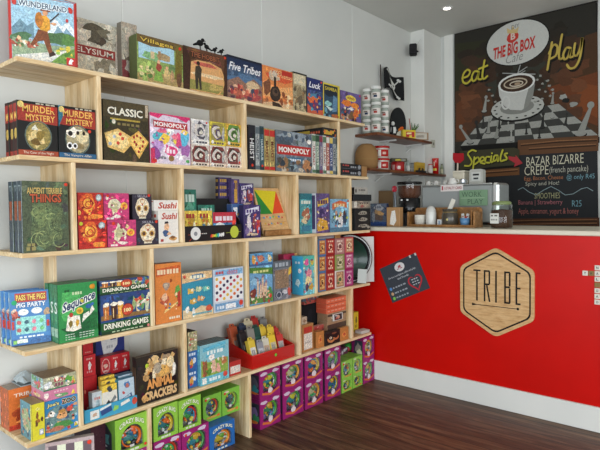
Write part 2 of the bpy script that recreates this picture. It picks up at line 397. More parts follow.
@art('village', '6f7a3c', '556038', '5c5a34')
def _(A, S_, T):
    A.fill('88a058', .5).r(.03, .52, .8, .86, 'a8cfe0', .3).b(.3, .6, .22, .1, '7fae78').b(.55, .62, .14, .08, 'a6906a').r(.28, .55, .36, .7, 'c9b58c').r(.44, .56, .5, .74, '9c7c58').p([(0, 1), (1, 1), (1, .8), (.7, .85), (.3, .8), (0, .84)], '6a5530', .3)
    A.t('Villages', .06, .84, .78, .95, 'd8b848', .015, out='3c2c14').p([(.8, .1), (.97, .1), (.97, .95), (.84, .95)], '6e6428', .5).p([(0, 0), (1, 0), (1, .18), (.5, .28), (0, .2)], 'a58f5c', .5)
    A.p([(.33, .1), (.55, .1), (.49, .36), (.4, .36)], '7da34a').b(.45, .4, .06, .09, '9a4436').e(.45, .51, .035, .04, 'e0b088').b(.62, .28, .06, .12, 'c9b078').b(.75, .25, .05, .14, 'b09068').e(.63, .42, .03, .035, 'd8a880').b(.9, .22, .06, .16, '6a4a34').s_(14, .05, .05, .3, .4, .05, ['567a3c', 'a2b864', 'd4c890'])
@art('hilltop_walker', '5a3826', '2c2018', '4a3022')
def _(A, S_, T):
    A.fill('5e3c28', .4).p([(.08, .06), (.9, .06), (.93, .5), (.86, .68), (.6, .76), (.3, .75), (.12, .66), (.05, .4)], 'd8a368', .2).p([(.1, .3), (.9, .28), (.9, .08), (.1, .08)], '8f8a48', .4).b(.5, .68, .28, .05, 'b8584a').b(.55, .44, .34, .05, 'e2c79c').b(.72, .2, .18, .08, 'b6a05c')
    A.p([(.0, 0), (.12, 0), (.16, .7), (.05, 1), (0, 1)], '3c2418').p([(.9, 0), (1, 0), (1, 1), (.95, 1), (.92, .5)], '41281a').ring(.5, .36, .43, .4, .02, 'd2a060', 20, -.9, 1.6)
    A.t('THE HOBBIT', .16, .8, .82, .92, '9a5a38', .02, out='2a1710')
    A.p([(.26, .1), (.3, .1), (.32, .36), (.35, .1), (.39, .1), (.38, .4), (.4, .56), (.34, .64), (.26, .6), (.24, .42)], '3c3428').e(.32, .68, .04, .045, '2c201a')
@art('tribes', '2a3550', '20283e', '20283e')
def _(A, S_, T):
    A.fill('38506e', .4).r(0, .78, 1, 1, '1c2c4c').r(.0, .95, 1, 1, '141a2c').b(.5, .5, .5, .12, '4f6f92').p([(0, .42), (.3, .56), (.5, .44), (.75, .58), (1, .44), (1, 0), (0, 0)], '8c6a5a', .5).b(.7, .4, .18, .12, 'd0b48e').b(.3, .2, .25, .12, 'b4604a').b(.7, .14, .25, .1, 'a84848')
    A.t('Five Tribes', .04, .68, .96, .86, 'e6e6ea', .02, .3).s_(26, .03, .03, .97, .4, .06, ['c86a52', 'e0b090', '5a3a4a', 'a03a3a', '3a4a62'])
@art('steam_train', 'c8682a', 'a04a22', 'a8602c')
def _(A, S_, T):
    A.fill('dd8646', .3).p([(.0, .6), (.4, .5), (1, .62), (1, .3), (0, .25)], 'e8a868').b(.55, .78, .4, .12, 'd2552c').b(.4, .8, .18, .14, 'c9b298').t('EXPRESS', .3, .8, .97, .93, 'c4402a', .02, out='f0c080').r(.62, .86, .98, .98, 'b82818', .1)
    A.p([(0, 0), (1, 0), (1, .14), (.6, .2), (0, .1)], 'd9b188', .4).b(.4, .36, .17, .2, '33261f', j=.1).e(.4, .4, .1, .1, '5a4436').e(.42, .42, .05, .05, '231a16').r(.36, .5, .43, .8, '2c211b').b(.39, .84, .09, .07, 'c8b8a6').p([(.3, .16), (.52, .14), (.66, .04), (.3, .04)], '3c2a20').b(.14, .5, .12, .2, '7a4a30').s_(14, .55, .05, .95, .4, .05, ['ecd0a0', 'b86838', 'f0dcb8', '8a4a2c'])
@art('sand', '8a8068', '2f2b25', '2c2a24')
def _(A, S_, T):
    A.fill('a89c7c', .6).r(.05, .7, .9, .96, 'cfc5a6').b(.55, .45, .35, .2, '8f7f60').b(.5, .32, .25, .12, '6b5c46').s_(20, .05, .05, .95, .6, .08, ['5c5040', 'c2b490', '8a6f4c']).r(.93, 0, 1, 1, '2a2824').r(0, .96, 1, 1, '2a2824')
@art('blue_luck', '28315e', '20284c', '28305a')
def _(A, S_, T):
    A.fill('3a4a78', .4).r(0, .68, 1, 1, '1e2a66').t('Luck', .1, .74, .85, .9, 'f0f0f4', .02, .3).b(.5, .5, .4, .12, '4c86a6').b(.4, .42, .28, .1, 'd86a34').b(.6, .28, .3, .1, '6a3a6a').p([(0, 0), (1, 0), (1, .2), (.4, .14), (0, .3)], 'c85a38', .4).s_(20, .05, .1, .95, .6, .08, ['e8b050', '4a9ab0', 'b83a34', '3a3470'])
@art('yellow_edge', 'd9c438', 'b8a42c', 'c8b430')
def _(A, S_, T):
    A.r(.04, .02, .86, .95, '1d2836', .3).p([(.04, .02), (.7, .02), (.86, .3), (.86, .7), (.3, .62), (.04, .7)], '2c4a62', .4).t('SAMBA', .1, .8, .82, .9, 'd6c040', .02).p([(.5, .2), (.8, .25), (.84, .62), (.6, .7)], '5f87a8').b(.3, .42, .2, .08, '8fc6c6').p([(.1, .36), (.6, .3), (.4, .22)], 'c9dcd8').b(.7, .1, .2, .07, 'b0602c').s_(8, .05, .05, .8, .3, .07, ['16202c', '6aa0b4'])
@art('monster_fight', '5f4c86', '463a66', '4c4070')
def _(A, S_, T):
    A.fill('6a5894', .4).b(.5, .8, .28, .1, 'ead34a', j=.15).t('KING', .33, .76, .66, .84, 'a02c20', .03).b(.28, .62, .24, .1, 'e07a28', j=.2).b(.66, .6, .2, .09, 'e8862c', j=.2).b(.5, .46, .12, .05, 'e8e8ee').b(.22, .3, .2, .16, '4d4a5c', j=.3).b(.2, .16, .22, .14, 'b09078').b(.55, .22, .2, .16, '7a5a3c').b(.75, .34, .16, .16, 'd8742c', j=.3).s_(24, .03, .03, .97, .5, .06, ['f0a040', '2a2440', 'c84a30', 'e8d8c0', '3a6a8a'])
def _mystery(disc, band, corner):
    def f(A, S_, T):
        A.p([(0, .64), (1, .6), (1, .96), (.85, 1), (0, 1)], '9c2f22', .4).r(0, .95, 1, 1, '121212').scrib(.45, .96, .95, .985, 'c8c0a8', 4)
        A.t('MURDER', .12, .8, .93, .93, 'e8b458', .02).t('MYSTERY', .2, .65, .93, .77, 'e8b458', .02)
        A.ring(.5, .37, .34, .29, .03, '5a6a62').e(.5, .37, .31, .26, disc, .6)
        if corner: A.p([(0, .58), (.12, .8), (.1, 1), (0, 1)], '2c6f86').e(.08, .93, .07, .06, 'd8c070').b(.42, .5, .2, .1, 'efe9dc').b(.62, .42, .16, .14, 'd8caa0').b(.5, .24, .2, .08, '8a7a52').e(.28, .24, .08, .07, 'e8e8e8').e(.28, .24, .045, .04, '17171a').e(.42, .24, .07, .06, 'e8e8e8').e(.42, .24, .04, .035, '17171a').e(.3, .48, .06, .05, '201a16').e(.5, .5, .04, .04, '2a2018').e(.66, .5, .04, .04, '2a2018')
        else: A.e(.08, .93, .08, .06, 'd8c070').b(.48, .34, .2, .18, 'd6c084').p([(.3, .48), (.42, .58), (.5, .48)], 'd8d8c8').b(.56, .4, .12, .1, '8a7434').b(.42, .26, .14, .07, '6a5220').p([(.22, .4), (.34, .52), (.3, .34)], 'a89458')
        A.r(0, 0, 1, .1, band, .2).t('The Case of the Night' if not corner else 'The Vampire Affair', .12, .02, .88, .08, 'e4d8c4', .0)
        S_.r(.0, .0, 1, 1, '3a1a14', .4).r(0, .62, 1, .95, '98281c', .3).t('M', .25, .66, .8, .8, 'e0b050').e(.5, .4, .34, .1, 'b89a48').r(0, 0, 1, .08, '8a2a1c').r(.8, 0, 1, 1, '20302c')
    return f
art('mystery_red', '141312', '3a1a14', '1c1a18')(_mystery('8f8148', 'a04224', False))
art('mystery_blue', '17191a', '1c3a48', '1c1a18')(_mystery('a39a7a', '2b5f86', True))
@art('classic_wood', '2f2a18', '1a1712', '1c1a14')
def _(A, S_, T):
    A.fill('3a3320', .5).r(0, .72, 1, 1, '4a4028', .5).t('CLASSIC', .09, .76, .86, .89, 'e9e4d2', .03, out='1a1712').r(.15, .68, .8, .71, 'a8923c').e(.22, .65, .04, .04, 'd8d2c0').scrib(.3, .6, .8, .64, '8a7a4a', 5).r(.92, .78, .985, .99, 'b8a890')
    A.p([(.02, .45), (.3, .54), (.7, .38), (.42, .14), (.08, .22)], 'd9b468').p([(.06, .42), (.3, .5), (.62, .37), (.4, .2), (.12, .26)], 'e8cf8e').p([(.5, .38), (.76, .54), (.99, .36), (.76, .06)], 'dcae54').p([(.55, .37), (.76, .5), (.95, .36), (.75, .12)], 'edc970')
    for x, y in ((.13, .28), (.22, .4), (.3, .3), (.4, .38), (.35, .45)): A.e(x, y, .035, .03, 'b0b8c0' if x < .3 else 'c8462c')
    for x, y in ((.65, .42), (.72, .45), (.8, .42), (.86, .36), (.7, .3), (.78, .24), (.84, .28), (.75, .18), (.66, .34)): A.e(x, y, .025, .025, 'a02a20' if y > .3 else '9a1f1c')
@art('pink_ponies', 'd8d0dc', 'c23a68', 'c8c0cc')
def _(A, S_, T):
    A.fill('dccfe0', .3).p([(0, 1), (1, .94), (1, 1)], 'd02a6a').p([(.0, 1), (.34, 1), (.2, .9), (0, .94)], 'd02a6a').p([(.6, .98), (1, .98), (.9, .88)], 'd02a6a').r(.08, .72, .93, .86, 'b02c36').t('MONOPOLY', .1, .745, .9, .835, 'f4f0ee', .03)
    A.b(.2, .56, .14, .1, '58b8c8').b(.34, .5, .14, .1, 'ecc948').b(.18, .36, .15, .1, 'b894cc').b(.7, .5, .13, .14, 'd8487c').b(.86, .54, .1, .16, '5fb8d8').b(.86, .3, .13, .12, 'a066a8').b(.6, .56, .1, .07, 'e87890').b(.12, .2, .1, .12, '8a4a94').b(.86, .68, .08, .05, 'f0d060').b(.3, .66, .12, .04, 'd86a80')
    A.b(.5, .27, .22, .15, 'e8e0ee', j=.1).b(.5, .26, .17, .1, 'd83a7a', j=.15).scrib(.38, .22, .62, .3, 'f8e8f0', 3).e(.5, .12, .07, .06, '8a6a3c').r(0, .0, .1, .3, 'c82f5c').scrib(.18, .1, .38, .13, '606070', 3).r(.02, .02, .14, .09, 'cc2a2a').b(.92, .08, .05, .04, '50a058').s_(14, .05, .3, .95, .7, .035, ['f4e4f0', 'c84a86', '70c0a8', 'e8d050', '9060a8'])
def _spiral(bg, ac, ink):
    def f(A, S_, T):
        A.fill(bg, .3).p([(.1, .1), (.9, .1), (.95, .75), (.8, .95), (.2, .95), (.06, .7)], ac, .4).b(.5, .56, .36, .34, ink).b(.46, .58, .3, .27, 'cfcac4', j=.2).b(.54, .54, .24, .22, ac, j=.2).b(.5, .54, .17, .17, ink, j=.2).b(.55, .5, .1, .1, 'd8d4c8', j=.3).b(.84, .5, .08, .3, 'b0b0ac').r(0, 0, 1, .2, bg).scrib(.1, .06, .9, .14, ink, 5).e(.16, .14, .08, .08, 'e8e8e8')
        S_.scrib(.2, .3, .8, .5, ink, 2)
    return f
art('spiral_white', 'e4e2dc')(_spiral('e2e0dc', 'cfcdd0', '52505a')); art('spiral_yellow', 'c9b93c')(_spiral('cdbd3e', '9a9048', '5a4a62')); art('spiral_green', 'd0a43a')(_spiral('c8a038', '5c8a3c', '3c5a2c'))
art('spiral_red', 'b84838')(_spiral('d8ccc0', '7c3a38', '3c2f28'))
def _spine(bg, letters, ink, band):
    def f(A, S_, T):
        A.fill(bg, .3).r(0, .82, 1, .97, band, .2).r(0, .02, 1, .1, band, .2)
        A.map = lambda x, y: (y, 1 - x)
        A.t(letters, .3, .2, .78, .8, ink, .01); A.map = None
    return f
art('spine_black', '1b1b20')(_spine('1b1b22', 'HEIST', 'e4e4e4', '22222a')); art('spine_grey', '8c9296')(_spine('9aa0a2', 'ORBIT', '2a3a44', '5a666c')); art('spine_teal', '3a545c')(_spine('35525c', 'HARBOUR', 'c8d8d8', '26383c'))
art('spine_tan', 'b09a5c')(_spine('a8965c', 'MARKET', '6c2a1c', 'c02a20')); art('spine_white', 'c9ccc8')(_spine('cfd2cc', 'ISLAND', 'a03a2c', '5a7a5c')); art('spine_blue', '3a4c78')(_spine('3c4e7c', 'CASTLE', 'dcdce4', 'd8c060'))
art('spine_purple', '5c5070')(_spine('6c6484', 'PHARAOH', 'd8d0c0', '8c3048')); art('spine_green', '4c6a54')(_spine('7c9484', 'FOREST', 'e8e8d8', '2a4a34')); art('spine_red', '9a4436')(_spine('a85c4c', 'RIVALS', 'ece0d4', 'd8d8d0'))
@art('grey_estate', '58606a', '3c444c', '505a64')
def _(A, S_, T):
    A.fill('68727c', .5).b(.5, .9, .5, .1, '8a98a4').b(.2, .75, .2, .1, '46505c').s_(22, .03, .64, .97, .97, .06, ['8c98a0', '4a5a6c', 'b0b4b0', '3a4450']).r(.03, .42, .97, .66, 'b8201c', .1).t('MONOPOLY', .07, .47, .93, .61, 'f2efe8', .04)
    A.r(.26, .24, .74, .37, '3a6a8a').scrib(.3, .27, .7, .33, 'e0e8f0', 6).b(.2, .2, .2, .14, '4a5a54').b(.85, .18, .16, .16, 'b07a50').e(.92, .8, .06, .06, 'f4f4f0').p([(0, .1), (.3, .3), (.25, .05)], 'a87a4c').s_(16, .03, .03, .97, .3, .06, ['4c4440', 'c0b8a8', '2f3a44', '8a6a48'])
@art('flat_black_yellow', '1c1a1c', '1c1a1c', '2a2a2c')
def _(A, S_, T):
    A.fill('1e1c20', .2).r(.1, .2, .9, .75, 'c8a030', .3).s_(8, .1, .2, .9, .8, .08, ['1c1a1c', 'd86a2c']); S_.r(.1, .25, .6, .75, 'cfae3c', .2).scrib(.62, .3, .95, .6, 'c85a3c', 4)
@art('flat_black_red', '1d1d22', '17171a', '26262c')
def _(A, S_, T): A.scrib(.08, .55, .4, .8, 'b84a44', 3).r(.05, .1, .95, .16, '6a6e74').scrib(.45, .3, .75, .6, '9a9ea4', 3).e(.88, .5, .08, .36, '8c9098')
@art('tangled_green', '20282a', '2a3438', '22282a')
def _(A, S_, T):
    A.fill('4a5640', .5).b(.5, .4, .4, .36, '566646', m=.8).b(.4, .5, .2, .15, '687a50', m=.8).b(.62, .28, .2, .18, '5c6c4a', m=.8)
    for i in range(9): A.ring(A.rnd.uniform(.2, .8), A.rnd.uniform(.15, .6), A.rnd.uniform(.06, .16), A.rnd.uniform(.04, .12), .018, A.rnd.choice(['8a9a66', '3c4a34', '98a46c']), 12, A.rnd.uniform(0, 3), A.rnd.uniform(3.5, 6))
    A.t('ANCIENT TERRIBLE', .1, .82, .86, .91, 'cfb064', .02).t('THINGS', .16, .7, .84, .82, 'b8532c', .03, out='2a1410').scrib(.06, .03, .28, .08, '9a9058', 2).scrib(.08, .09, .26, .13, '9a9058', 2)
    S_.fill('39444a', .3).t('T', .25, .86, .75, .94, '8c9a98').r(.2, .45, .8, .72, '8a4a2c', .4).r(.9, 0, 1, 1, '9aa8ac')
@art('fire_red', 'b02018', '8a1c18', '9a1c18')
def _(A, S_, T):
    A.fill('b8261a', .4).b(.4, .6, .32, .34, 'd86020', j=.2).b(.4, .58, .24, .26, 'e8a838', j=.2).ring(.38, .62, .22, .22, .05, 'b83018').ring(.4, .58, .12, .12, .04, 'b83018').b(.72, .14, .24, .09, 'e89030', j=.2).e(.82, .82, .12, .13, '8c9ca0').e(.82, .82, .08, .09, 'c8d4d4').s_(14, .05, .05, .95, .9, .06, ['e87c28', 'f0c050', '8a1410', 'e05028']); S_.fill('8c2a44', .3)
@art('pink_bone', 'b82f6c', 'a02a60', '9c3058')
def _(A, S_, T):
    A.fill('c23a72', .3).b(.4, .55, .22, .26, 'd8d2b4', j=.45).b(.4, .5, .16, .2, 'b8b48c', j=.3).b(.2, .9, .2, .06, 'a8305c').e(.8, .52, .14, .14, 'e8b83c').e(.8, .52, .08, .08, 'd87830').b(.5, .14, .16, .06, 'e8dcd4').scrib(.1, .03, .4, .1, 'f0e8e0', 2).s_(10, .1, .1, .9, .9, .05, ['ecdcd0', '8a2450', 'e080a8', 'd8c890']); S_.fill('7a3448', .3).r(.2, .1, .8, .4, 'd8a0b8')
@art('skull_mask', '2c2836', '1e1c26', '26222e')
def _(A, S_, T):
    A.fill('322e3c', .2).s_(16, .04, .04, .96, .96, .05, ['4c4a5a', '5a5262', '6a3a48', '3a4a5a']).t('SKULL', .25, .88, .8, .98, '9a9aa4', .02).b(.5, .48, .36, .38, 'e6dcc4', n=14, j=.05).r(.32, .06, .68, .2, 'e0d6bc').e(.32, .46, .12, .12, 'c8a04c').e(.32, .46, .07, .08, '5a3a2c').e(.68, .46, .12, .12, 'c8a04c').e(.68, .46, .07, .08, '5a3a2c').p([(.46, .3), (.54, .3), (.5, .38)], '4a3028').ring(.5, .72, .12, .1, .03, 'c08a3c', 12).scrib(.34, .12, .66, .2, '7a5a44', 6).b(.5, .6, .04, .05, 'a83c34').e(.5, .8, .05, .04, 'a04038').ring(.5, .48, .33, .34, .02, 'c8a878')
def _rice(tall):
    def f(A, S_, T):
        y = .74 if tall else .2; hh = .2 if tall else .6
        A.t('Sushi', .14, y, .94, y + hh, 'b8402c', .03, .2)
        if tall:
            A.b(.38, .5, .13, .12, 'e2b48c', j=.15).p([(.28, .6), (.5, .62), (.44, .68), (.3, .67)], '2a2a30').b(.34, .32, .16, .1, '3c5a84', j=.2).b(.7, .14, .2, .07, 'c89858').b(.7, .18, .12, .04, '7a5230').r(.08, .06, .22, .14, 'a83830').b(.5, .3, .1, .05, 'e2b48c')
        S_.scrib(.1, .8, .9, .9, 'b85040', 2); S_.r(.2, .2, .8, .5, 'd8d0c4')
    return f
art('sushi_flat', 'e8e4dc', 'd8d2c8')(_rice(False)); art('sushi_tall', 'e8e4dc', 'd8d2c8')(_rice(True))
@art('green_pack', '2c6a5c', '205048', '28584c')
def _(A, S_, T): A.fill('2e7464', .4).b(.6, .5, .3, .25, '5aa088').b(.3, .4, .2, .2, '1f4a40').scrib(.2, .75, .9, .9, 'c8e0d4', 4).b(.85, .4, .1, .2, 'dce8dc')
@art('yellow_pack', 'd8b83c', 'b89a34', 'c8a838')
def _(A, S_, T): A.fill('dcc04a', .3).b(.5, .6, .3, .2, 'b08c2c').scrib(.1, .75, .8, .9, 'a03028', 3).b(.4, .3, .25, .15, '4a8ab0').b(.7, .4, .15, .2, 'e8e0c0').s_(8, .1, .1, .9, .8, .08, ['b8542c', '4a7a9a', 'f0e090'])
@art('blue_red_pack', '3a6a9c', '2c527c', '30608c')
def _(A, S_, T): A.fill('4a80b0', .3).r(0, .6, 1, 1, 'b8283c', .3).scrib(.1, .68, .9, .85, 'e8d8e0', 5).b(.3, .4, .24, .2, 'e4ecf0', j=.15).b(.7, .3, .22, .2, 'a8cce0').r(0, 0, 1, .12, '28486c').b(.9, .5, .08, .3, 'e04030').s_(10, .1, .1, .9, .6, .05, ['2c4a70', 'f0f4f4', 'c85a4c'])
@art('violet_flat', '3c3058', '302848', '3a3050')
def _(A, S_, T): A.fill('43366a', .3).scrib(.08, .3, .62, .75, 'd0a848', 4).scrib(.1, .1, .5, .2, '8a78a8', 3).b(.82, .5, .1, .3, '9a80b8'); S_.scrib(.1, .3, .9, .7, 'c8a040', 2)
@art('violet_pack', '3f3468', '2e2650', '3a3050')
def _(A, S_, T): A.fill('40346c', .4).p([(.1, .7), (.9, .82), (.9, .96), (.1, .86)], 'd8d8e8').scrib(.15, .76, .85, .86, '4a3a78', 4).b(.3, .42, .13, .28, 'd6d0d4', j=.35).b(.6, .46, .12, .24, '8a3c44', j=.3).b(.82, .36, .1, .2, 'c83c38').b(.18, .2, .14, .14, '7a6a98').b(.5, .1, .3, .05, 'c8b8a0').s_(18, .05, .05, .95, .7, .06, ['b8a8c8', '241c40', 'c86848', '5a4a88', 'e8d8c0'])
@art('blue_white_pack', 'b8c8e0', '3c5a90', 'a0b0c8')
def _(A, S_, T): A.fill('4468a0', .2).r(.1, .5, .5, .9, 'e8ecf4').r(.55, .2, .9, .6, 'e0e4f0').s_(8, .1, .1, .9, .9, .1, ['d8a848', 'b83c44', 'f0f0f0', '2a3a68'])
@art('gold_violet_pack', '6a5a8a', '4a3c70', '5a4c78')
def _(A, S_, T): A.fill('4c3e78', .3).r(.3, .05, .7, .95, 'c89a3c', .3).scrib(.3, .6, .7, .85, '402c5c', 2)
@art('teal_box', '3a8a94', '2c6a74', '4a949c')
def _(A, S_, T): A.fill('4c9ea8', .4).r(.0, .85, 1, 1, '2c7480').scrib(.1, .74, .9, .82, 'e8ecd8', 4).b(.5, .5, .36, .14, 'a86a50').b(.4, .34, .25, .1, 'd8c8a0').r(.1, .06, .9, .2, '3a7c98').s_(14, .08, .2, .92, .7, .07, ['c84a3c', '2a5c6c', 'e8dcb8', '70b0a8'])
@art('purple_gold_box', '5c4a7c', 'dde0e8', '584a74')
def _(A, S_, T):
    A.fill('5c4a7e', .4).b(.5, .76, .36, .1, '6c88b8').p([(.1, .66), (.9, .76), (.9, .9), (.1, .8)], 'd8b83c').scrib(.14, .73, .86, .83, '5a2c58', 4).p([(.05, .04), (.9, .08), (.8, .3), (.3, .38), (.05, .24)], 'd0a038').b(.4, .5, .2, .12, '3c3060').s_(22, .05, .04, .95, .64, .06, ['e8c850', '3c2c5c', 'c8702c', '8a74ac', 'e8e0c8'])
    S_.fill('d4d8e0', .1).r(.4, .1, .9, .95, '4a3c64', .3)
@art('blue_crew_box', '6a9ab8', '4a7898', '5c8ca8')
def _(A, S_, T): A.fill('7caecb', .4).p([(.1, .66), (.5, .82), (.9, .72), (.88, .9), (.5, .96), (.1, .86)], 'd06a3c').scrib(.2, .76, .8, .86, 'f0d8a0', 4).b(.3, .4, .13, .18, '37506c').b(.52, .34, .12, .2, 'd8dce0').b(.75, .4, .12, .18, '2f4460').e(.3, .58, .06, .07, 'c89878').e(.53, .55, .06, .07, 'd8a888').e(.75, .58, .06, .07, '5a3a2c').r(0, 0, 1, .14, '507c98').s_(18, .05, .1, .95, .7, .05, ['e0e8e8', '344c68', 'b8c43c', 'c86048', '96c8d8'])
@art('white_tin', 'b8b4ac', '2a2826', 'c8c4bc')
def _(A, S_, T): A.fill('b4b0a8', .2).scrib(.3, .5, .85, .75, '6a6660', 4).e(.1, .5, .05, .3, '26221f')
@art('black_tin', '1d1e22', '15161a', '222428')
def _(A, S_, T): A.r(.03, .1, .97, .9, '202226')
@art('beige_label_box', '8c8478', 'c8c4b8', '7c766c')
def _(A, S_, T): A.fill('8e867a', .3).r(.02, .1, .2, .9, 'd8d6cc').b(.6, .5, .3, .3, 'b0a08c').scrib(.35, .6, .9, .8, '5a4a48', 4).b(.5, .3, .1, .2, 'a85c54')
@art('black_silver_box', '1a1b1e', '26292c', '1d1e20')
def _(A, S_, T):
    A.fill('1b1c1f', .2)
    for y in (.78, .5, .2): A.b(.5, y, .26, .08, 'a09c90', j=.3).scrib(.3, y - .03, .7, y + .03, '4a4640', 3)
    A.b(.84, .14, .12, .08, '9a968c'); S_.r(.2, .05, .6, .95, '3c4244')
@art('pig_party', '3a78b8', '9ac0d8', '2a5c94')
def _(A, S_, T):
    A.fill('3f80be', .2).r(.12, .8, .93, .97, 'c03a2c', .1).t('PASS THE PIGS', .15, .83, .9, .94, 'f0d060', .03, out='7a1c14').t('PIG PARTY', .15, .7, .9, .79, 'e8eef4', .03, out='2a5084')
    A.r(.12, .2, .88, .52, '8fd0cc').e(.32, .61, .13, .06, 'e8ece8').e(.66, .62, .14, .06, 'e8ece8').b(.1, .58, .08, .08, 'c05a4a').b(.92, .58, .08, .07, 'b89878')
    for j, y in enumerate((.42, .28)):
        for i, c in enumerate(('b85a5c', '2f5f70', 'd87a90', '6ab878')): A.b(.2 + .19 * i, y, .055, .04, c, j=.15)
    A.r(.02, .3, .08, .45, 'b83028').r(.9, .3, .97, .42, 'b83028').r(0, .0, 1, .12, '2f66a4').scrib(.2, .13, .85, .16, 'e8f0f4', 6).r(.14, .04, .4, .11, 'd8e8dc').r(.04, .03, .13, .1, '7ab85c').s_(6, .05, .5, .2, .7, .04, ['e8c8b0', '803028'])
    S_.fill('86b4d0', .3).r(0, .3, 1, .5, 'c05a4c').e(.5, .86, .3, .05, 'd8e0d8').r(0, .02, 1, .12, 'c8dce8').b(.5, .6, .3, .06, '3c6ca0')
@art('sequence_green', '2c8a48', '3c7a54', '58685a')
def _(A, S_, T):
    A.fill('2d8e4a', .2).b(.3, .6, .26, .3, '4cae5c', j=.15).b(.75, .3, .3, .25, '1d6a38').b(.5, .2, .4, .12, '1a5e34').p([(.1, .5), (.92, .68), (.94, .8), (.1, .62)], 'dfe9e0').e(.9, .91, .05, .045, 'd89a30')
    s = A.map; A.map = lambda x, y: (x, y + .22 * (x - .5))
    A.t('Sequence', .1, .55, .94, .76, '2c4468', .03, .2, out='f4f6f0', o=.014); A.map = s
    A.p([(.17, .2), (.36, .17), (.4, .44), (.23, .46)], 'eeeadc').p([(.36, .17), (.56, .2), (.52, .43), (.4, .44)], 'eeeadc').p([(.58, .3), (.8, .42), (.76, .48), (.62, .44)], 'e8e8dc').p([(.78, .4), (.92, .5), (.86, .58), (.8, .5)], 'e8e8dc').b(.29, .3, .05, .07, '7a6a2c').b(.46, .31, .05, .06, 'c89a28').e(.53, .51, .09, .06, 'dcb838').e(.53, .51, .05, .035, 'c89028').e(.31, .46, .05, .04, 'b83c28').e(.76, .57, .08, .04, '2a5c9c').b(.6, .68, .05, .03, 'c8c040').b(.85, .6, .05, .025, '306ab0').scrib(.16, .86, .3, .9, '1d5c30', 2).scrib(.35, .8, .62, .85, 'c8e0b0', 4)
    for y in (.12, .08, .04): A.scrib(.15, y, .4, y + .015, 'c8dcc8', 4); A.scrib(.5, y, .9, y + .015, 'c8dcc8', 5)
    S_.fill('4a8a64', .4).t('S', .2, .5, .8, .7, 'dce8dc').r(0, .1, 1, .25, '9ab8a0').r(.8, 0, 1, 1, '2c6a44')
def _pub(tall):
    def f(A, S_, T):
        A.fill('28467c', .3)
        y0 = .0
        A.r(0, 0, 1, .08 if tall else .12, '1c3c24').r(0, .08 if tall else .12, 1, .3 if tall else .5, '24602f', .1).t('DRINKING GAMES', .05, .12 if tall else .18, .96, .27 if tall else .44, 'eef0dc', .03, out='123018')
        lo, hi_ = (.36, .84) if tall else (.52, .95)
        A.p([(0, lo), (1, lo), (1, lo + .1), (0, lo + .12)], '8a6a3c', .3)
        for i, x in enumerate((.1, .25, .38)):
            A.p([(x - .045, lo), (x + .045, lo), (x + .06, hi_ - .12), (x - .06, hi_ - .12)], ('b86a2c', '4a2c20', 'e0a43c')[i]).b(x, hi_ - .09, .07, .06, 'f2ecd8', j=.15).r(x - .02, lo + .04, x - .005, hi_ - .2, 'f0d090')
        A.b(.66, .7, .05, .16, '98b078').b(.74, .66, .05, .18, 'd8c8a0').b(.83, .68, .06, .16, '6c9a5c').b(.93, .64, .05, .2, 'c8d0b0').b(.8, .8, .05, .07, 'd83c30').p([(.74, .58), (.92, .72), (.9, .78), (.72, .63)], 'e4e0d4')
        A.e(.52, .56 if tall else .66, .12, .16 if tall else .3, '8a2414').e(.52, .56 if tall else .66, .105, .14 if tall else .26, 'c4482c').t('100', .45, .5 if tall else .55, .59, .6 if tall else .75, 'f4e0a0', .05)
        A.s_(10, .7, .5, 1, .9, .04, ['3a68a8', 'e0d8c0', '5a8a5c', 'b84a30']).scrib(.2, .03, .85, .06, 'b8d0a8', 7).e(.95, .05, .03, .04, 'c87a70')
        S_.fill('2f4a6c', .4).r(0, .1, 1, .3, '24602f')
    return f
art('pub_tall', '22365a', '2a4060', '424c44')(_pub(True)); art('pub_flat', '22365a', '2a4060', '424c44')(_pub(False))
@art('orange_play', 'c8702c', 'a85c24', 'a8602c')
def _(A, S_, T):
    A.fill('dd8438', .15).p([(.04, .78), (.96, .84), (.96, .96), (.04, .92)], 'c45a24').scrib(.08, .82, .92, .9, 'f0d8b0', 7).b(.4, .62, .14, .07, 'a08c7c').b(.4, .63, .09, .04, 'c8b8a0').b(.36, .38, .16, .08, 'b8583c').b(.34, .44, .1, .06, 'e0b490').b(.84, .5, .12, .12, '5c9c48').b(.9, .36, .08, .14, 'b03828').p([(.3, .16), (.82, .3), (.86, .34), (.36, .22)], 'e8c880').s_(10, .3, .16, .85, .34, .03, ['b83a30', '4a7ab0', 'e8e0c8', '4a9a5a']).b(.78, .46, .06, .03, 'e8c8a0').scrib(.5, .05, .95, .09, 'f4e4c4', 5).b(.6, .7, .05, .03, '8a4020').s_(6, .05, .2, .3, .5, .03, ['b85c28', 'e8a050'])
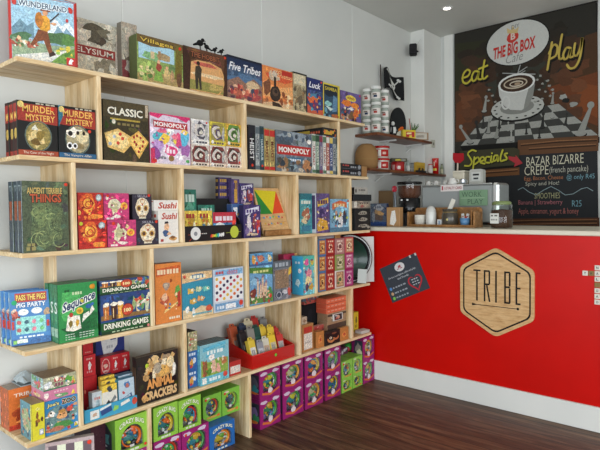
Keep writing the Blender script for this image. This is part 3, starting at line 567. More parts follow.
@art('aquarium', '3f8aa4', '3f8aa4', 'a8b4b4')
def _(A, S_, T):
    A.fill('3a8aa6', .2).p([(0, .78), (1, .84), (1, 1), (0, 1)], 'd8b888').b(.5, .9, .28, .06, '4a7ca0').scrib(.25, .86, .8, .93, 'f0ecd0', 5).r(.04, .2, .96, .78, '2f93ae', .2)
    for i in range(13): A.r(.08 + .068 * i, .2, .085 + .068 * i, .74, '2a7490', 0)
    for x, y, c in ((.3, .6, 'd8b04a'), (.56, .62, 'b8c89c'), (.36, .36, 'c8a048'), (.62, .4, 'd89858'), (.8, .6, '6ac0b8')): A.b(x, y, .09, .06, c).b(x - .1, y, .04, .06, c).b(x + .02, y + .01, .05, .03, 'e8e0c0').e(x + .05, y + .015, .012, .014, '1c2c34')
    A.p([(0, 0), (1, 0), (1, .16), (.6, .24), (.3, .14), (0, .2)], 'd9c49a', .3).b(.14, .2, .06, .07, 'e4e4dc').b(.34, .1, .05, .1, 'e8ece8').b(.86, .14, .11, .09, 'c85a3c').e(.07, .92, .04, .04, 'c04a38').r(.3, .05, .95, .09, '6aa4b0')
@art('dot_grid', 'c2ccd8', 'a0c0d8', 'a8b0b4')
def _(A, S_, T):
    A.fill('c6d2de', .15).r(.05, .84, .97, .97, '7cb0d8').t('dots', .45, .85, .8, .97, 'b87890', .03).scrib(.08, .88, .35, .94, 'c04848', 3).r(.05, .24, .97, .83, 'eceeee', 0)
    cs = ['b83a4c', '2f5c9c', 'e0b83c', '54389c', 'd86a30', '3a9a6c', '2c2c50', 'c85a9c']
    for i in range(8):
        for j in range(7):
            if (i + j) % 2 == 0: A.l -= .7; A.e(.11 + .114 * i, .30 + .078 * j, .045, .038, cs[(i * 5 + j * 3) % 8], 0, 10)
    A.l += 1; A.r(.05, .03, .97, .2, '6c9cc4').r(.38, .05, .72, .16, 'e4e8ec').e(.9, .14, .07, .07, 'c84038').scrib(.1, .07, .34, .14, 'e0ecf4', 3)
@art('castle_blue', '5c90b8', '4a7898', '88949c')
def _(A, S_, T):
    A.fill('6ca4cc', .4).p([(0, .84), (1, .74), (1, .92), (0, .98)], '4c8038').scrib(.15, .82, .85, .88, 'd8dc90', 5).b(.2, .6, .2, .1, '8cbcd8').p([(0, .04), (1, .02), (1, .2), (0, .22)], '5a8a44', .5)
    for x, t_ in ((.34, .6), (.46, .5), (.55, .68), (.62, .46), (.7, .54)): A.r(x - .04, .16, x + .04, t_, 'd4b89c').p([(x - .05, t_), (x + .05, t_), (x, t_ + .1)], '9c7c94')
    A.b(.14, .3, .12, .14, '7c3a34').b(.86, .24, .14, .16, '4c8a50').e(.88, .18, .07, .06, 'c83c34').s_(20, .05, .04, .95, .32, .045, ['d8b890', 'b84a3c', '3c7038', 'e8e0c8', '7a5a48'])
@art('characters_flat', '4a88b4', '3c709c', '7a9cb0')
def _(A, S_, T): A.fill('5a9cc8', .3).b(.15, .5, .08, .4, 'd89a3c').b(.5, .55, .14, .3, 'c07a5c').b(.86, .5, .1, .36, 'd8c06c').r(0, 0, 1, .16, '3c6898').s_(10, .05, .1, .95, .9, .05, ['e8e4d0', 'b84a40', '2c5c88'])
@art('machine_grey', '6a7078', '545a62', '7a8088')
def _(A, S_, T): A.fill('727a84', .4).r(0, .82, 1, 1, '58646e').scrib(.1, .86, .9, .96, 'a8b4bc', 4).r(.08, .3, .85, .78, '8a7660', .5).s_(14, .1, .32, .84, .76, .04, ['b8a888', '6a5a48', 'c89878']).p([(.82, .6), (1, .66), (1, .84), (.86, .8)], 'd8b83c').b(.3, .14, .22, .1, '3c4858').b(.62, .2, .16, .05, 'c8ccd4').b(.88, .2, .1, .1, 'b85048').ring(.28, .14, .15, .09, .04, 'a8b0bc')
@art('cyan_pink_box', 'c89ab0', '38a8d8', '5cb4b8')
def _(A, S_, T):
    A.fill('6cb8c4', .3).r(0, .72, 1, 1, '4cb4a8').b(.3, .84, .2, .09, 'd85a9c').b(.8, .84, .16, .08, 'c8b048').b(.5, .56, .3, .12, 'd88a9c').b(.45, .36, .34, .12, 'e8d8a0').b(.7, .2, .2, .1, 'c8a040').b(.3, .2, .16, .1, '504050').s_(16, .05, .05, .95, .9, .07, ['e06090', 'f0e8c0', '3c98c0', '6a4a7c', 'b8c860'])
    S_.fill('3cb0dc', .1).b(.5, .3, .2, .1, 'c8e8f0').e(.7, .62, .16, .06, 'e8f0f4').scrib(.3, .8, .8, .86, 'd8f0f8', 2)
@art('crimson_flat', 'b83058', 'a02a4c', 'b0304c')
def _(A, S_, T): A.scrib(.1, .3, .8, .7, 'e8b0b8', 4).r(.8, 0, 1, 1, 'd8b070')
def _pk(bg, hi, ink):
    def f(A, S_, T):
        A.r(.1, .07, .9, .93, bg, .3).scrib(.18, .78, .82, .88, hi, 3).b(.5, .5, .26, .2, hi, j=.25).b(.5, .48, .16, .12, ink).scrib(.2, .14, .8, .26, hi, 3).b(.3, .3, .12, .06, ink).s_(4, .2, .3, .8, .7, .08, [hi, ink, bg]); S_.r(.2, .1, .8, .9, ink, .3)
    return f
for nm, b_, bg, hi, ink in (('pk_orange', '4a78a8', 'b87038', 'e8c880', '6a3420'), ('pk_red', '9c2420', 'b03028', 'ecd0b0', '7a1814'), ('pk_rose', 'a87878', 'b88880', 'ecdccc', '7c4848'), ('pk_tan', 'c85058', 'c89870', 'e8e0c0', '8a4a38'),
                            ('pk_olive', '8aa04c', '98986c', 'd8d4b0', '5a5c3c'), ('pk_pink', 'a82860', 'c06890', 'ecd0d8', '7a2048'), ('pk_white', 'dcd8d0', 'a87c60', 'd8b888', '4a6a40'), ('pk_magenta', 'a02468', 'b04480', 'e0b8c8', '50204c')):
    art(nm, b_)(_pk(bg, hi, ink))
@art('grey_flat', '787c84', '686c74', '8a8e94')
def _(A, S_, T): A.r(.03, .15, .97, .4, '9a9ea4')
@art('cardboard', 'a87c4c', '946c40', 'b08858')
def _(A, S_, T): A.r(0, .46, 1, .54, '9a7040').b(.5, .5, .2, .15, 'a07544')
@art('orange_tall', 'd06a2c', 'b85824', '9a8a7c')
def _(A, S_, T): A.fill('e0742c', .15).t('TRIBAL', .14, .78, .8, .87, 'f0e0d0', .02).b(.3, .4, .2, .1, 'b84a20').b(.28, .3, .1, .16, 'a03c1c').r(0, 0, 1, .12, 'b83824').b(.5, .2, .3, .08, 'e89048').b(.4, .55, .15, .06, 'e8a050'); S_.fill('b45a28', .3)
@art('yellow_block', 'd8cf28', '5a8c94', '8c7c58')
def _(A, S_, T):
    A.fill('dcd22c', .1).b(.42, .66, .14, .1, '8c5a28').b(.45, .52, .2, .07, 'a06a24').b(.35, .46, .12, .08, '6a4a28').b(.8, .55, .1, .07, '5a3c28').b(.5, .84, .2, .05, 'e8e070').r(.56, .12, .9, .28, '6c8ca8').r(.6, .14, .86, .26, 'd8dce0')
    S_.fill('5c8c98', .5).b(.5, .5, .36, .3, '9aa87c').b(.45, .4, .2, .16, 'b89878').r(.9, 0, 1, 1, 'd8cc30').s_(12, .1, .1, .85, .9, .08, ['3c6c84', 'c8c0a0', '6a9a6c', 'b87c5c'])
@art('zoo_crowd', '2f7cb0', '2a6894', '3a86b8')
def _(A, S_, T):
    A.fill('2f86be', .1).b(.5, .4, .48, .36, '6a8c8c', m=.6).s_(46, .04, .1, .96, .72, .055, ['e8e4dc', '2a2a2e', 'c84438', 'd8a070', '8cb0c0', '3c5a7a', 'b8b0a0'])
    A.t("Joe's", .06, .8, .42, .93, 'e8dc8c', .03, out='1c2c38').r(.52, .84, .62, .97, 'd84028', 0).t('ZOO', .5, .81, .94, .96, '24201c', .04, out='d8d0b0').b(.5, .5, .16, .12, 'd8a068', j=.12).b(.5, .62, .14, .05, 'b08040').e(.45, .52, .025, .02, '20140f').e(.56, .53, .025, .02, '20140f').b(.55, .22, .3, .1, '4c8c48').b(.3, .14, .26, .07, 'b07058').p([(.86, .06), (.98, .06), (.92, .18)], 'dcc83c').b(.2, .6, .08, .08, 'ecebe6').e(.17, .64, .03, .03, '202024').b(.74, .64, .1, .08, 'd05040')
@art('pink_flat', 'c87898', 'c88098', 'c08894')
def _(A, S_, T): A.fill('d07c9c', .15).scrib(.3, .66, .75, .8, 'ecc0cc', 5).b(.5, .3, .22, .2, '6ca068').b(.08, .5, .08, .3, 'e8dcd8').p([(.82, .1), (.95, .1), (.89, .6)], 'd8c83c').b(.46, .3, .08, .1, 'e8d8c8'); S_.fill('c88098', .2).b(.5, .4, .3, .2, 'd8c090').e(.3, .6, .08, .12, 'c84848')
@art('zoo_flat', '84949c', '7a98a0', '7c6a54')
def _(A, S_, T): A.fill('a8a88c', .3).scrib(.32, .55, .7, .85, 'b83c48', 4).scrib(.34, .2, .6, .45, '8c4a5c', 3).b(.12, .4, .12, .3, 'd8dce0').b(.75, .5, .14, .34, '5a9a3c').p([(.85, .15), (.96, .15), (.9, .75)], 'd8c840').r(0, 0, 1, .1, '3c7a58').s_(12, .05, .1, .95, .9, .05, ['4c7ca0', 'e8e0d0', 'c86050']); S_.fill('9ab0b0', .3).b(.5, .5, .3, .3, 'c8686c').s_(8, .1, .1, .9, .9, .1, ['e8e4dc', '5c94b0', 'b84848', '6ca068'])
@art('red_club', 'b01c24', '8c161c', '9c1a20')
def _(A, S_, T): A.fill('cc1e28', .1).scrib(.22, .78, .78, .86, 'e8a8a0', 3).b(.5, .5, .14, .18, 'f0ecec', j=.35).p([(.4, .3), (.6, .34), (.54, .46)], 'f0e8e8').scrib(.25, .16, .75, .24, 'd8a0a0', 3)
@art('red_crest', 'a8202c', '8c161c', '9c1a20')
def _(A, S_, T): A.fill('c4222e', .1).ring(.5, .5, .4, .4, .06, 'd8b8b0').e(.5, .5, .3, .3, 'c02c34').b(.5, .5, .22, .12, 'e0b8a8', j=.2).scrib(.3, .2, .7, .28, 'ecd8d0', 3).r(0, 0, 1, .1, '28305c')
@art('red_plain', 'a81c22', '8c161c', '9c1a20')
def _(A, S_, T): A.fill('c41c24', .1).b(.1, .6, .05, .05, 'e89078').scrib(.2, .1, .8, .16, 'd88c80', 3)
@art('navy_strip', '28305c', '1e2444', '242c50')
def _(A, S_, T): A.fill('28325e', .1).e(.14, .5, .06, .3, 'c0c4cc').e(.32, .5, .05, .26, '58b048').scrib(.5, .3, .9, .7, '7a86a8', 4)
@art('navy_shield', '1c2a66', '16204c', '22306c')
def _(A, S_, T): A.fill('1f2f74', .1).p([(.12, 1), (.78, 1), (.74, .6), (.3, .22)], 'd6d9da').r(.5, .74, .7, .98, '28387c').scrib(.24, .8, .46, .95, '30407c', 2).scrib(.36, .55, .6, .62, 'a8acb0', 3)
@art('maroon_big', '4c2430', '3a1c26', '42202a')
def _(A, S_, T): A.fill('4a2230', .2).s_(8, .1, .6, .9, .95, .05, ['6a4450', '2c1420'])
@art('yellow_card_pack', 'dccf8c', 'd8b840', 'e0c048')
def _(A, S_, T): A.fill('e0ddd0', .1).r(0, .78, 1, 1, 'e0c040').b(.5, .84, .16, .1, '3c4048').p([(.1, .3), (.4, .5), (.6, .36), (.3, .14)], '33383c').p([(.5, .4), (.85, .62), (.95, .5), (.6, .34)], '70787c').p([(.2, .1), (.6, .3), (.75, .2), (.4, .04)], '4c5a50').b(.4, .3, .1, .06, 'c0b050'); S_.r(.1, .1, .9, .7, 'e0d8c0')
@art('blue_card_pack', '3c9cc0', '2f88ac', '3a94b8')
def _(A, S_, T): A.fill('b8ccd8', .15).b(.55, .8, .2, .1, '3c78b0').b(.56, .76, .12, .07, 'b86a5c').p([(.2, .2), (.85, .36), (.8, .5), (.16, .36)], '34507c').p([(.3, .3), (.75, .4), (.7, .46), (.3, .38)], 'a8c0d0').b(.3, .56, .1, .05, 'b84848').r(0, 0, 1, .08, '3c9cc0')
@art('white_card_pack', 'c0ccd0', 'a8b4b8', 'c8d0d4')
def _(A, S_, T): A.fill('c4ced2', .2).b(.5, .5, .2, .3, '9cb4bc').scrib(.2, .7, .8, .8, 'c87c70', 3).b(.6, .3, .16, .1, 'd8a88c')
@art('animal_pile', '241f1c', '1a1714', '6a5c4c')
def _(A, S_, T):
    A.fill('2a241e', .4).p([(.18, .6), (.44, .92), (.5, .88), (.24, .56)], 'c88a40').e(.26, .78, .06, .05, 'b8cc3c')
    A.s_(40, .2, .5, .92, .94, .07, ['d8b880', 'b8905a', 'e8d8b8', '8a7a64', 'c8a468']).b(.62, .62, .16, .12, 'd8a858', j=.15).b(.48, .7, .09, .12, 'a89c88', j=.15).b(.8, .76, .1, .12, 'e0cca0', j=.15).b(.7, .9, .1, .05, '9a8468').e(.58, .66, .015, .015, '20140c').e(.66, .67, .015, .015, '20140c').b(.9, .6, .04, .14, 'e8e4dc')
    A.t('ANIMAL', .22, .29, .88, .5, 'e09a50', .05).t('CRACKERS', .16, .06, .95, .25, 'dcb680', .05).b(.18, .12, .07, .07, 'c89a5c'); S_.fill('1d1a18', .3).scrib(.2, .2, .8, .8, '6a4a34', 2)
@art('farm_box', '4c9cb8', '5ca8bc', '5c6460')
def _(A, S_, T):
    A.fill('84bcc8', .2).p([(.1, .82), (.9, .9), (.88, .98), (.1, .92)], '58b0cc').p([(.2, .66), (.86, .8), (.86, .88), (.2, .76)], '54b0cc').scrib(.24, .73, .8, .82, 'e8f4f0', 5).p([(.03, .2), (.97, .2), (.97, .56), (.6, .6), (.3, .54), (.03, .62)], '8cac4c', .4).b(.16, .4, .1, .2, '8a5c3c').b(.45, .4, .1, .16, 'dcb49c').b(.62, .34, .08, .14, 'd8a090').b(.82, .5, .12, .1, 'b07044').b(.4, .66, .1, .08, 'ece8e4').b(.3, .3, .08, .1, '5c8c34').r(.0, .0, 1, .2, '64b4c8').r(.06, .03, .2, .17, 'e4e8e4').scrib(.3, .06, .7, .14, 'e8f4f4', 4).e(.86, .14, .08, .07, 'c84c40').s_(14, .05, .22, .95, .6, .04, ['b85c3c', 'e8d8b0', '6a9c3c', 'f0e4dc']); S_.fill('5ca8bc', .3)
@art('floral_small', '9a9c74', '8c8c68', '3c4440')
def _(A, S_, T): A.fill('a8a47c', .3).s_(20, .05, .05, .95, .95, .1, ['d8d0a8', '5c7844', 'c85c50', 'e8e4d8', 'b89c50', 'a8404c'])
@art('blue_small', '2c5c9c', '24508c', '2c5890')
def _(A, S_, T): A.fill('2f66a8', .2).b(.4, .4, .24, .2, 'd8a048').b(.65, .5, .2, .14, 'd8dce4').scrib(.1, .76, .9, .9, 'd8e4f0', 3).b(.3, .2, .16, .08, 'b83c3c')
@art('red_white_flat', 'b82a24', 'a02420', 'b02c28')
def _(A, S_, T): A.r(.08, .15, .92, .66, 'd8d0c8')
@art('wood_slide_box', 'b07a44', '9c6a38', 'c09868')
def _(A, S_, T): A.r(.14, .08, .86, .66, 'dcd6cc').r(.14, .68, .86, .9, 'b83428', .2).scrib(.25, .3, .75, .36, 'b0a89c', 3)
@art('coral_flat', 'e06a44', 'cc5638', 'd8805c')
def _(A, S_, T): A.scrib(.05, .35, .95, .6, 'e8a088', 5).r(0, .9, 1, 1, 'b84c38')
@art('striped_flat', 'a88868', '9a7a5c', 'b09478')
def _(A, S_, T): A.r(0, .6, 1, .85, '4c3c34', .3).b(.7, .4, .14, .2, '3a3030').b(.3, .4, .12, .2, 'd8c8b0')
@art('orange_small', 'c07c3c', 'a86a30', 'c88c50')
def _(A, S_, T): A.b(.5, .5, .28, .26, 'd88c48').b(.5, .48, .14, .12, 'b84828')
@art('black_serpent', '1c1a1a', '141212', '2a2626')
def _(A, S_, T): A.ring(.4, .42, .26, .28, .1, 'c07c48', 14, 2.8, 6.4).ring(.72, .5, .2, .24, .08, 'b86c40', 12, 3.2, 6.6).e(.36, .5, .08, .1, 'e8dcc4').b(.62, .8, .2, .06, '8a5038').e(.36, .5, .04, .05, '2c1c14')
@art('red_cream_flat', 'b85048', 'c87868', 'c88c80')
def _(A, S_, T): A.s_(16, .05, .05, .95, .95, .09, ['e8d8cc', 'a83830', 'd89088', '6a3838'])
@art('card_portrait', 'dcdcd8', 'c0c0bc', 'd0d0cc')
def _(A, S_, T): A.r(.1, .08, .9, .92, '30323a', .1).b(.5, .45, .24, .2, 'c89880').e(.5, .68, .1, .08, 'd8b098').b(.35, .3, .16, .14, 'a85850').b(.3, .72, .12, .1, 'b8bcc0')
@art('yellow_small', 'd8c42c', 'b8a828', 'c8b830')
def _(A, S_, T): A.b(.5, .6, .2, .2, '6a6a30').scrib(.2, .2, .8, .35, '8a7a20', 3)
@art('chess_set', 'a89a98', '8c807c', '9c908c')
def _(A, S_, T):
    A.fill('b8a4a4', .2)
    for i in range(5):
        for j in range(6):
            A.l -= .7; A.r(.06 + .176 * i, .955 - .15 * (j + 1), .06 + .176 * (i + 1), .955 - .15 * j, 'e0e4c8' if (i + j) % 2 else '6c5c62', .1)
    A.l += 1
@art('cream_photo', 'c8bca8', 'b0a490', 'c0b49c')
def _(A, S_, T): A.r(.08, .1, .92, .9, 'b8a890', .5).b(.5, .45, .3, .2, '8c7660')
@art('blue_brown_pouch', '3c4c70', '34405c', '444c5c')
def _(A, S_, T): A.fill('5a6478', .3).r(0, 0, 1, .18, '2c4a88').b(.5, .4, .34, .16, '6a5a54').b(.4, .62, .16, .1, 'b0906c').b(.62, .56, .2, .12, 'c89c68').b(.5, .82, .3, .12, 'a8acb4').scrib(.3, .78, .7, .88, '50586c', 3).b(.2, .4, .1, .3, '8c94a0')

def sticker(parent, x, y, r, c='e0402c', name='price_sticker', yy=-.003):
    m = MB(); m.lathe([(0.0001, yy - .0012), (r * .8, yy - .0012), (r, yy - .0006), (r, yy + .001)], c, 14, (x, 0, y), 'y')
    return m.build(name, 'matte', parent)

def gbox(a, y0, y1, z0, h, d, xf, label, group=None, cat='board game', name='board_game_box', lean=0, twist=0, st=None, base=False, seed=None, n=1, backs=None, gap=.002, mat='printed_card', m=.5, backname=None):
    """a printed carton whose front looks into the room (+x): y0..y1 along the wall, z0 its foot, h tall, d deep, xf its front"""
    body, side, top, fn = ARTS[a]; w = y1 - y0; mb = MB()
    if lean: z0 += d * math.sin(lean)
    dd = d * (.8 if base else 1)
    mb.box(-w / 2, w / 2, 0, dd, 0, h, hx(body, .1), .0016, {'-x': hx(side, .15), '+z': hx(top, .25), '+x': hx(side, .15)})
    sd = seed if seed is not None else sum(ord(c) for c in a)
    F = Art(mb, (-w / 2, 0, 0), (1, 0, 0), (0, 0, 1), w, h, m, seed=sd); F.N = Vector((0, -1, 0))
    L = Art(mb, (-w / 2, dd, 0), (0, -1, 0), (0, 0, 1), dd, h, m, seed=sd + 1); L.N = Vector((-1, 0, 0))
    T = Art(mb, (-w / 2, 0, h), (1, 0, 0), (0, 1, 0), w, dd, m, seed=sd + 2)
    fn(F, L, T)
    o = mb.build(name, mat, loc=(xf, (y0 + y1) / 2, z0), rot=(-lean, 0, PI / 2 + twist))
    tag(o, label, cat, group)
    if base:
        b = MB(); b.box(-w / 2 + .0016, w / 2 - .0016, dd + .0002, d, .0016, h - .0016, hx(side, .2), .001); b.build('box_base', mat, o)
    res = [o]
    for k in range(1, n):
        off = k * (d + gap)
        c = dup(o, (xf - off * math.cos(twist) - (.004 * k if lean > .05 else 0), (y0 + y1) / 2 + ((k % 2) * .002 if not twist else (off * .6 if lean == 0 else -.4 * off) * math.sin(-twist)), z0), None, backs[k - 1] if backs else label)
        res.append(c)
    if st: sticker(o, (st[0] - .5) * w, st[1] * h, st[2] if len(st) > 2 else .007, st[3] if len(st) > 3 else 'd8402c')
    return res

# ---------------------------------------------------------------- the room
H = 2.853; YB = 4.672; YC = 3.33; D = .2992
Z1, Z2, Z3, Z4, Z5 = 1.8692, 1.4953, 1.1151, .7339, .3724
def slab(name, x0, x1, y0, y1, z0, z1, mat, parent=None, kind=None, ch=0, loc=None):
    m = MB(); cx, cy, cz = ((x0 + x1) / 2, (y0 + y1) / 2, z0) if parent is None else (0, 0, 0)
    m.box(x0 - cx, x1 - cx, y0 - cy, y1 - cy, z0 - cz, z1 - cz, 'fff', ch); o = m.build(name, mat, parent, (cx, cy, cz) if parent is None else None)
    if kind: o['kind'] = kind
    return o
m = MB(); m.box(-.1, 5.2, -2.2, YB + .1, -.1, 0, 'fff'); o = m.build('floor', 'dark_floorboards'); tag(o, kind='structure')
slab('ceiling', -.1, 5.2, -2.2, YB + .1, H, H + .1, 'ceiling_paint', kind='structure')
# the left wall is clad with panels; the joints show as fine grooves
m = MB(); seams = [-2.2, -.5, .48, 1.466, 2.451, 3.443, YB]
for a, b in zip(seams, seams[1:]): m.box(-.1, 0, a + .0015, b - .0015, 0, H, 'fff', .003)
m.box(-.1, -.003, -2.2, YB, 0, H, 'fff'); tag(m.build('wall_left', 'wall_paint'), kind='structure')
slab('wall_back', -.1, 5.2, YB, YB + .1, 0, H, 'wall_paint', kind='structure')
slab('wall_right', 5.1, 5.2, -2.2, YB, 0, H, 'wall_paint', kind='structure')
slab('trim_1', 0, .136, 4.344, YB, 0, H, 'white_gloss', kind='structure', ch=.003)     # boxed-in column in the corner
slab('trim_2', .175, .262, YB - .02, YB, 0, H, 'white_gloss', kind='structure', ch=.003)
# ---------------------------------------------------------------- shelving unit
su = empty('shelving_unit', (.15, 2.03, 0), 0, 'open pine shelving unit along the left wall filled with boxed games', 'shelf')
T = .018
def part(name, x0, x1, y0, y1, z0, z1, mat):
    m = MB(); cx, cy, cz = (x0 + x1) / 2, (y0 + y1) / 2, (z0 + z1) / 2
    m.box(x0 - cx, x1 - cx, y0 - cy, y1 - cy, z0 - cz, z1 - cz, 'fff', .0012)
    o = m.build(name, mat, su, (cx - .15, cy - 2.03, cz)); return o
for z, e in ((Z1, 3.17), (Z2, 3.21), (Z3, 3.226), (Z4, 3.222), (Z5, 3.235)): part('shelf_board', .001, D, .838, e, z - T, z, 'pine_along')
for z0, z1, ys in ((Z2, Z1, (1.18, 2.03, 2.88)), (Z3, Z2, (1.06, 1.604, 2.455, 3.006)), (Z4, Z3, (1.425, 2.032, 2.63)), (Z5, Z4, (1.068, 1.604, 2.466, 3.014)), (0, Z5, (1.395, 2.035))):
    for y in ys: part('upright', .001, D - .001, y - T, y, z0 + (.0002 if z0 else .0003), z1 - T - .0002, 'pine_up')
part('upright', .06, .16, 1.0188, 1.0337, Z4 + .0002, Z3 - T - .0002, 'pine_up')
# ---------------------------------------------------------------- service counter
ct = empty('service_counter', (2.2, 3.7, 0), 0, 'long red service counter with a cream top and a white base board', 'counter')
def cpart(name, x0, x1, y0, y1, z0, z1, mat, lab=None, ch=.002):
    m = MB(); m.box(x0 - 2.2, x1 - 2.2, y0 - 3.7, y1 - 3.7, z0, z1, 'fff', ch); o = m.build(name, mat, ct)
    if lab: o['label'] = lab
cpart('front_panel', .003, 3.6, YC, YC + .02, .143, 1.104, 'red_panel', 'glossy red front panel')
cpart('base_board', .003, 3.6, YC - .012, YC + .02, .001, .1428, 'white_gloss', 'white base board')
cpart('countertop', .003, 3.62, YC - .02, YC + .7, 1.1042, 1.132, 'cream_top', 'cream worktop', .004)
cpart('carcass', .01, 3.58, YC + .0205, YC + .66, .02, 1.104, 'white_gloss')

# ---------------------------------------------------------------- the printed boxes: along the wall y0, y1, foot, height, depth, front
gbox('alpine', 0.8445, 1.0905, 1.8697, 0.268, 0.05, 0.2415, 'red-edged box with a hiker in yellow before mountains, first on the top board', base=True, twist=-.3, st=(.905, .9, .006))
gbox('alpine', 0.9028, 1.154, 1.8697, 0.3215, 0.038, 0.152, 'red-edged game box hidden behind the hiker box on the top board, only its edge showing', None)
gbox('grey_gods', 1.1472, 1.4165, 1.8697, 0.278, 0.06, 0.11, 'grey-brown mottled game box with a dark red title band, second on the top board', None, st=(0.86, 0.93), base=True)
gbox('grey_slim', 1.3662, 1.4485, 1.8697, 0.2959, 0.04, 0.155, 'narrow mauve-grey game box with a red foot, between the mottled box and the village box', None)
gbox('village', 1.3878, 1.6451, 1.8697, 0.2249, 0.07, 0.25, 'green game box with a woman in green before a village, on the top board', None, st=(0.93, 0.9, 0.008), base=True)
gbox('hilltop_walker', 1.6494, 1.9334, 1.8697, 0.2278, 0.07, 0.25, 'dark brown game box with a lone walker, small black birds on top', None, st=(0.95, 0.95), base=True)
gbox('tribes', 1.9355, 2.1984, 1.8697, 0.2421, 0.07, 0.25, 'dark blue game box with a white slanted title and reddish tents, on the top board', None, base=True)
gbox('steam_train', 2.2033, 2.4639, 1.8697, 0.2383, 0.07, 0.25, 'orange game box with a black steam locomotive, on the top board', None, base=True)
gbox('sand', 2.4675, 2.5962, 1.8697, 0.2473, 0.07, 0.25, 'narrow sand-coloured game box with a dark edge, beside the locomotive box', None)
gbox('blue_luck', 2.6001, 2.7598, 1.8697, 0.237, 0.07, 0.25, 'blue game box with a white slanted title over an orange scene, on the top board', None, st=(0.88, 0.94))
gbox('yellow_edge', 2.764, 2.9447, 1.8697, 0.2329, 0.07, 0.25, 'dark blue game box inside a bright yellow border, on the top board', None)
gbox('monster_fight', 2.9515, 3.1944, 1.8697, 0.2109, 0.06, 0.25, 'purple game box with a yellow title over orange monsters, last on the top board', None, st=(0.93, 0.95), base=True)
gbox('mystery_red', 0.8411, 0.9955, 1.4958, 0.2104, 0.0383, 0.285, 'black and red mystery game box with a round picture of a gold figure', None, backs=['mystery game box standing directly behind the gold figure one, spine only', 'mystery game box standing furthest behind the gold figure one, spine only'], st=(0.86, 0.9), n=3)
gbox('mystery_blue', 0.9987, 1.1575, 1.4958, 0.2109, 0.07, 0.285, 'black and red mystery game box with a blue corner and a pale masked face', None, st=(0.82, 0.55))
gbox('classic_wood', 1.1928, 1.419, 1.4958, 0.2654, 0.07, 0.285, 'dark brown box of classic games with two wooden boards pictured', None)
gbox('pink_ponies', 1.426, 1.6552, 1.4958, 0.237, 0.06, 0.285, 'white and pink money game box with pastel shapes and a red title bar', None, base=True)
gbox('spiral_red', 1.671, 1.7859, 1.4958, 0.1103, 0.11, 0.27, 'small dark red pack with a swirl, under the white pack', 'small window-art packs in two rows of three', name='card_game_box')
gbox('spiral_white', 1.6734, 1.7882, 1.6066, 0.1271, 0.11, 0.27, 'small white pack with a grey swirl, top left of six', 'small window-art packs in two rows of three', name='card_game_box', st=(0.85, 0.9, 0.005))
gbox('spiral_red', 1.7898, 1.8986, 1.4958, 0.1149, 0.11, 0.27, 'small dark red pack with a swirl, under the yellow pack', 'small window-art packs in two rows of three', name='card_game_box')
gbox('spiral_yellow', 1.7922, 1.9009, 1.6112, 0.1236, 0.11, 0.27, 'small yellow pack with a dark swirl, top middle of six', 'small window-art packs in two rows of three', name='card_game_box')
gbox('spiral_red', 1.9028, 2.0114, 1.4958, 0.1176, 0.11, 0.27, 'small dark red pack with a swirl, under the green pack', 'small window-art packs in two rows of three', name='card_game_box', st=(0.85, 0.3, 0.006))
gbox('spiral_green', 1.9052, 2.0114, 1.6139, 0.1221, 0.11, 0.27, 'small orange pack with a green swirl, top right of six', 'small window-art packs in two rows of three', name='card_game_box')
gbox('spine_black', 2.0572, 2.1088, 1.4958, 0.2488, 0.26, 0.28, 'black game box standing spine out, first beside the upright', None, st=(0.5, 0.1, 0.008))
gbox('spine_grey', 2.1127, 2.1426, 1.4958, 0.2491, 0.26, 0.28, 'thin grey game box spine next to the black one', None)
gbox('spine_teal', 2.1457, 2.1777, 1.4958, 0.25, 0.26, 0.28, 'dark teal game box spine with pale lettering', None, st=(0.5, 0.1, 0.007))
gbox('spine_tan', 2.1818, 2.221, 1.4958, 0.2426, 0.26, 0.28, 'tan game box spine with red bands, left one of a pair', 'tan spines with red bands')
gbox('spine_tan', 2.2251, 2.2668, 1.4958, 0.2411, 0.26, 0.28, 'tan game box spine with red bands, right one of a pair', 'tan spines with red bands')
gbox('grey_estate', 2.2674, 2.5931, 1.4958, 0.2413, 0.05, 0.288, 'grey-blue money game box with a red title bar across a city scene', None)
gbox('spine_white', 2.6016, 2.6363, 1.4958, 0.249, 0.26, 0.285, 'white game box spine right beside the grey-blue money box', 'spines under the flat black box')
gbox('spine_green', 2.6393, 2.6725, 1.4958, 0.249, 0.26, 0.285, 'pale green game box spine, second right of the money box', 'spines under the flat black box')
gbox('spine_purple', 2.6756, 2.7073, 1.4958, 0.249, 0.26, 0.285, 'purple game box spine under the flat black box', 'spines under the flat black box')
gbox('spine_white', 2.7104, 2.7437, 1.4958, 0.249, 0.26, 0.285, 'white game box spine between purple and red spines', 'spines under the flat black box')
gbox('spine_red', 2.7468, 2.7785, 1.4958, 0.249, 0.26, 0.285, 'red game box spine under the flat black box', 'spines under the flat black box')
gbox('spine_blue', 2.7816, 2.8127, 1.4958, 0.249, 0.26, 0.285, 'blue game box spine under the flat black box', 'spines under the flat black box')
gbox('spine_grey', 2.8159, 2.8464, 1.4958, 0.249, 0.26, 0.285, 'grey game box spine, last but one before the upright', 'spines under the flat black box')
gbox('spine_teal', 2.8475, 2.8614, 1.4958, 0.249, 0.26, 0.285, 'teal game box spine against the upright', 'spines under the flat black box')
gbox('flat_black_yellow', 2.7091, 2.8614, 1.7453, 0.0528, 0.27, 0.285, 'flat black and yellow game box lying on top of the row of spines', None)
gbox('flat_black_red', 2.9039, 3.1452, 1.4958, 0.0437, 0.16, 0.285, 'flat black box with red print, lower of two at the second board end', 'flat black boxes', name='card_game_box')
gbox('flat_black_red', 2.9046, 3.1458, 1.54, 0.0385, 0.16, 0.285, 'flat black box with red print, upper of two at the second board end', 'flat black boxes', name='card_game_box')
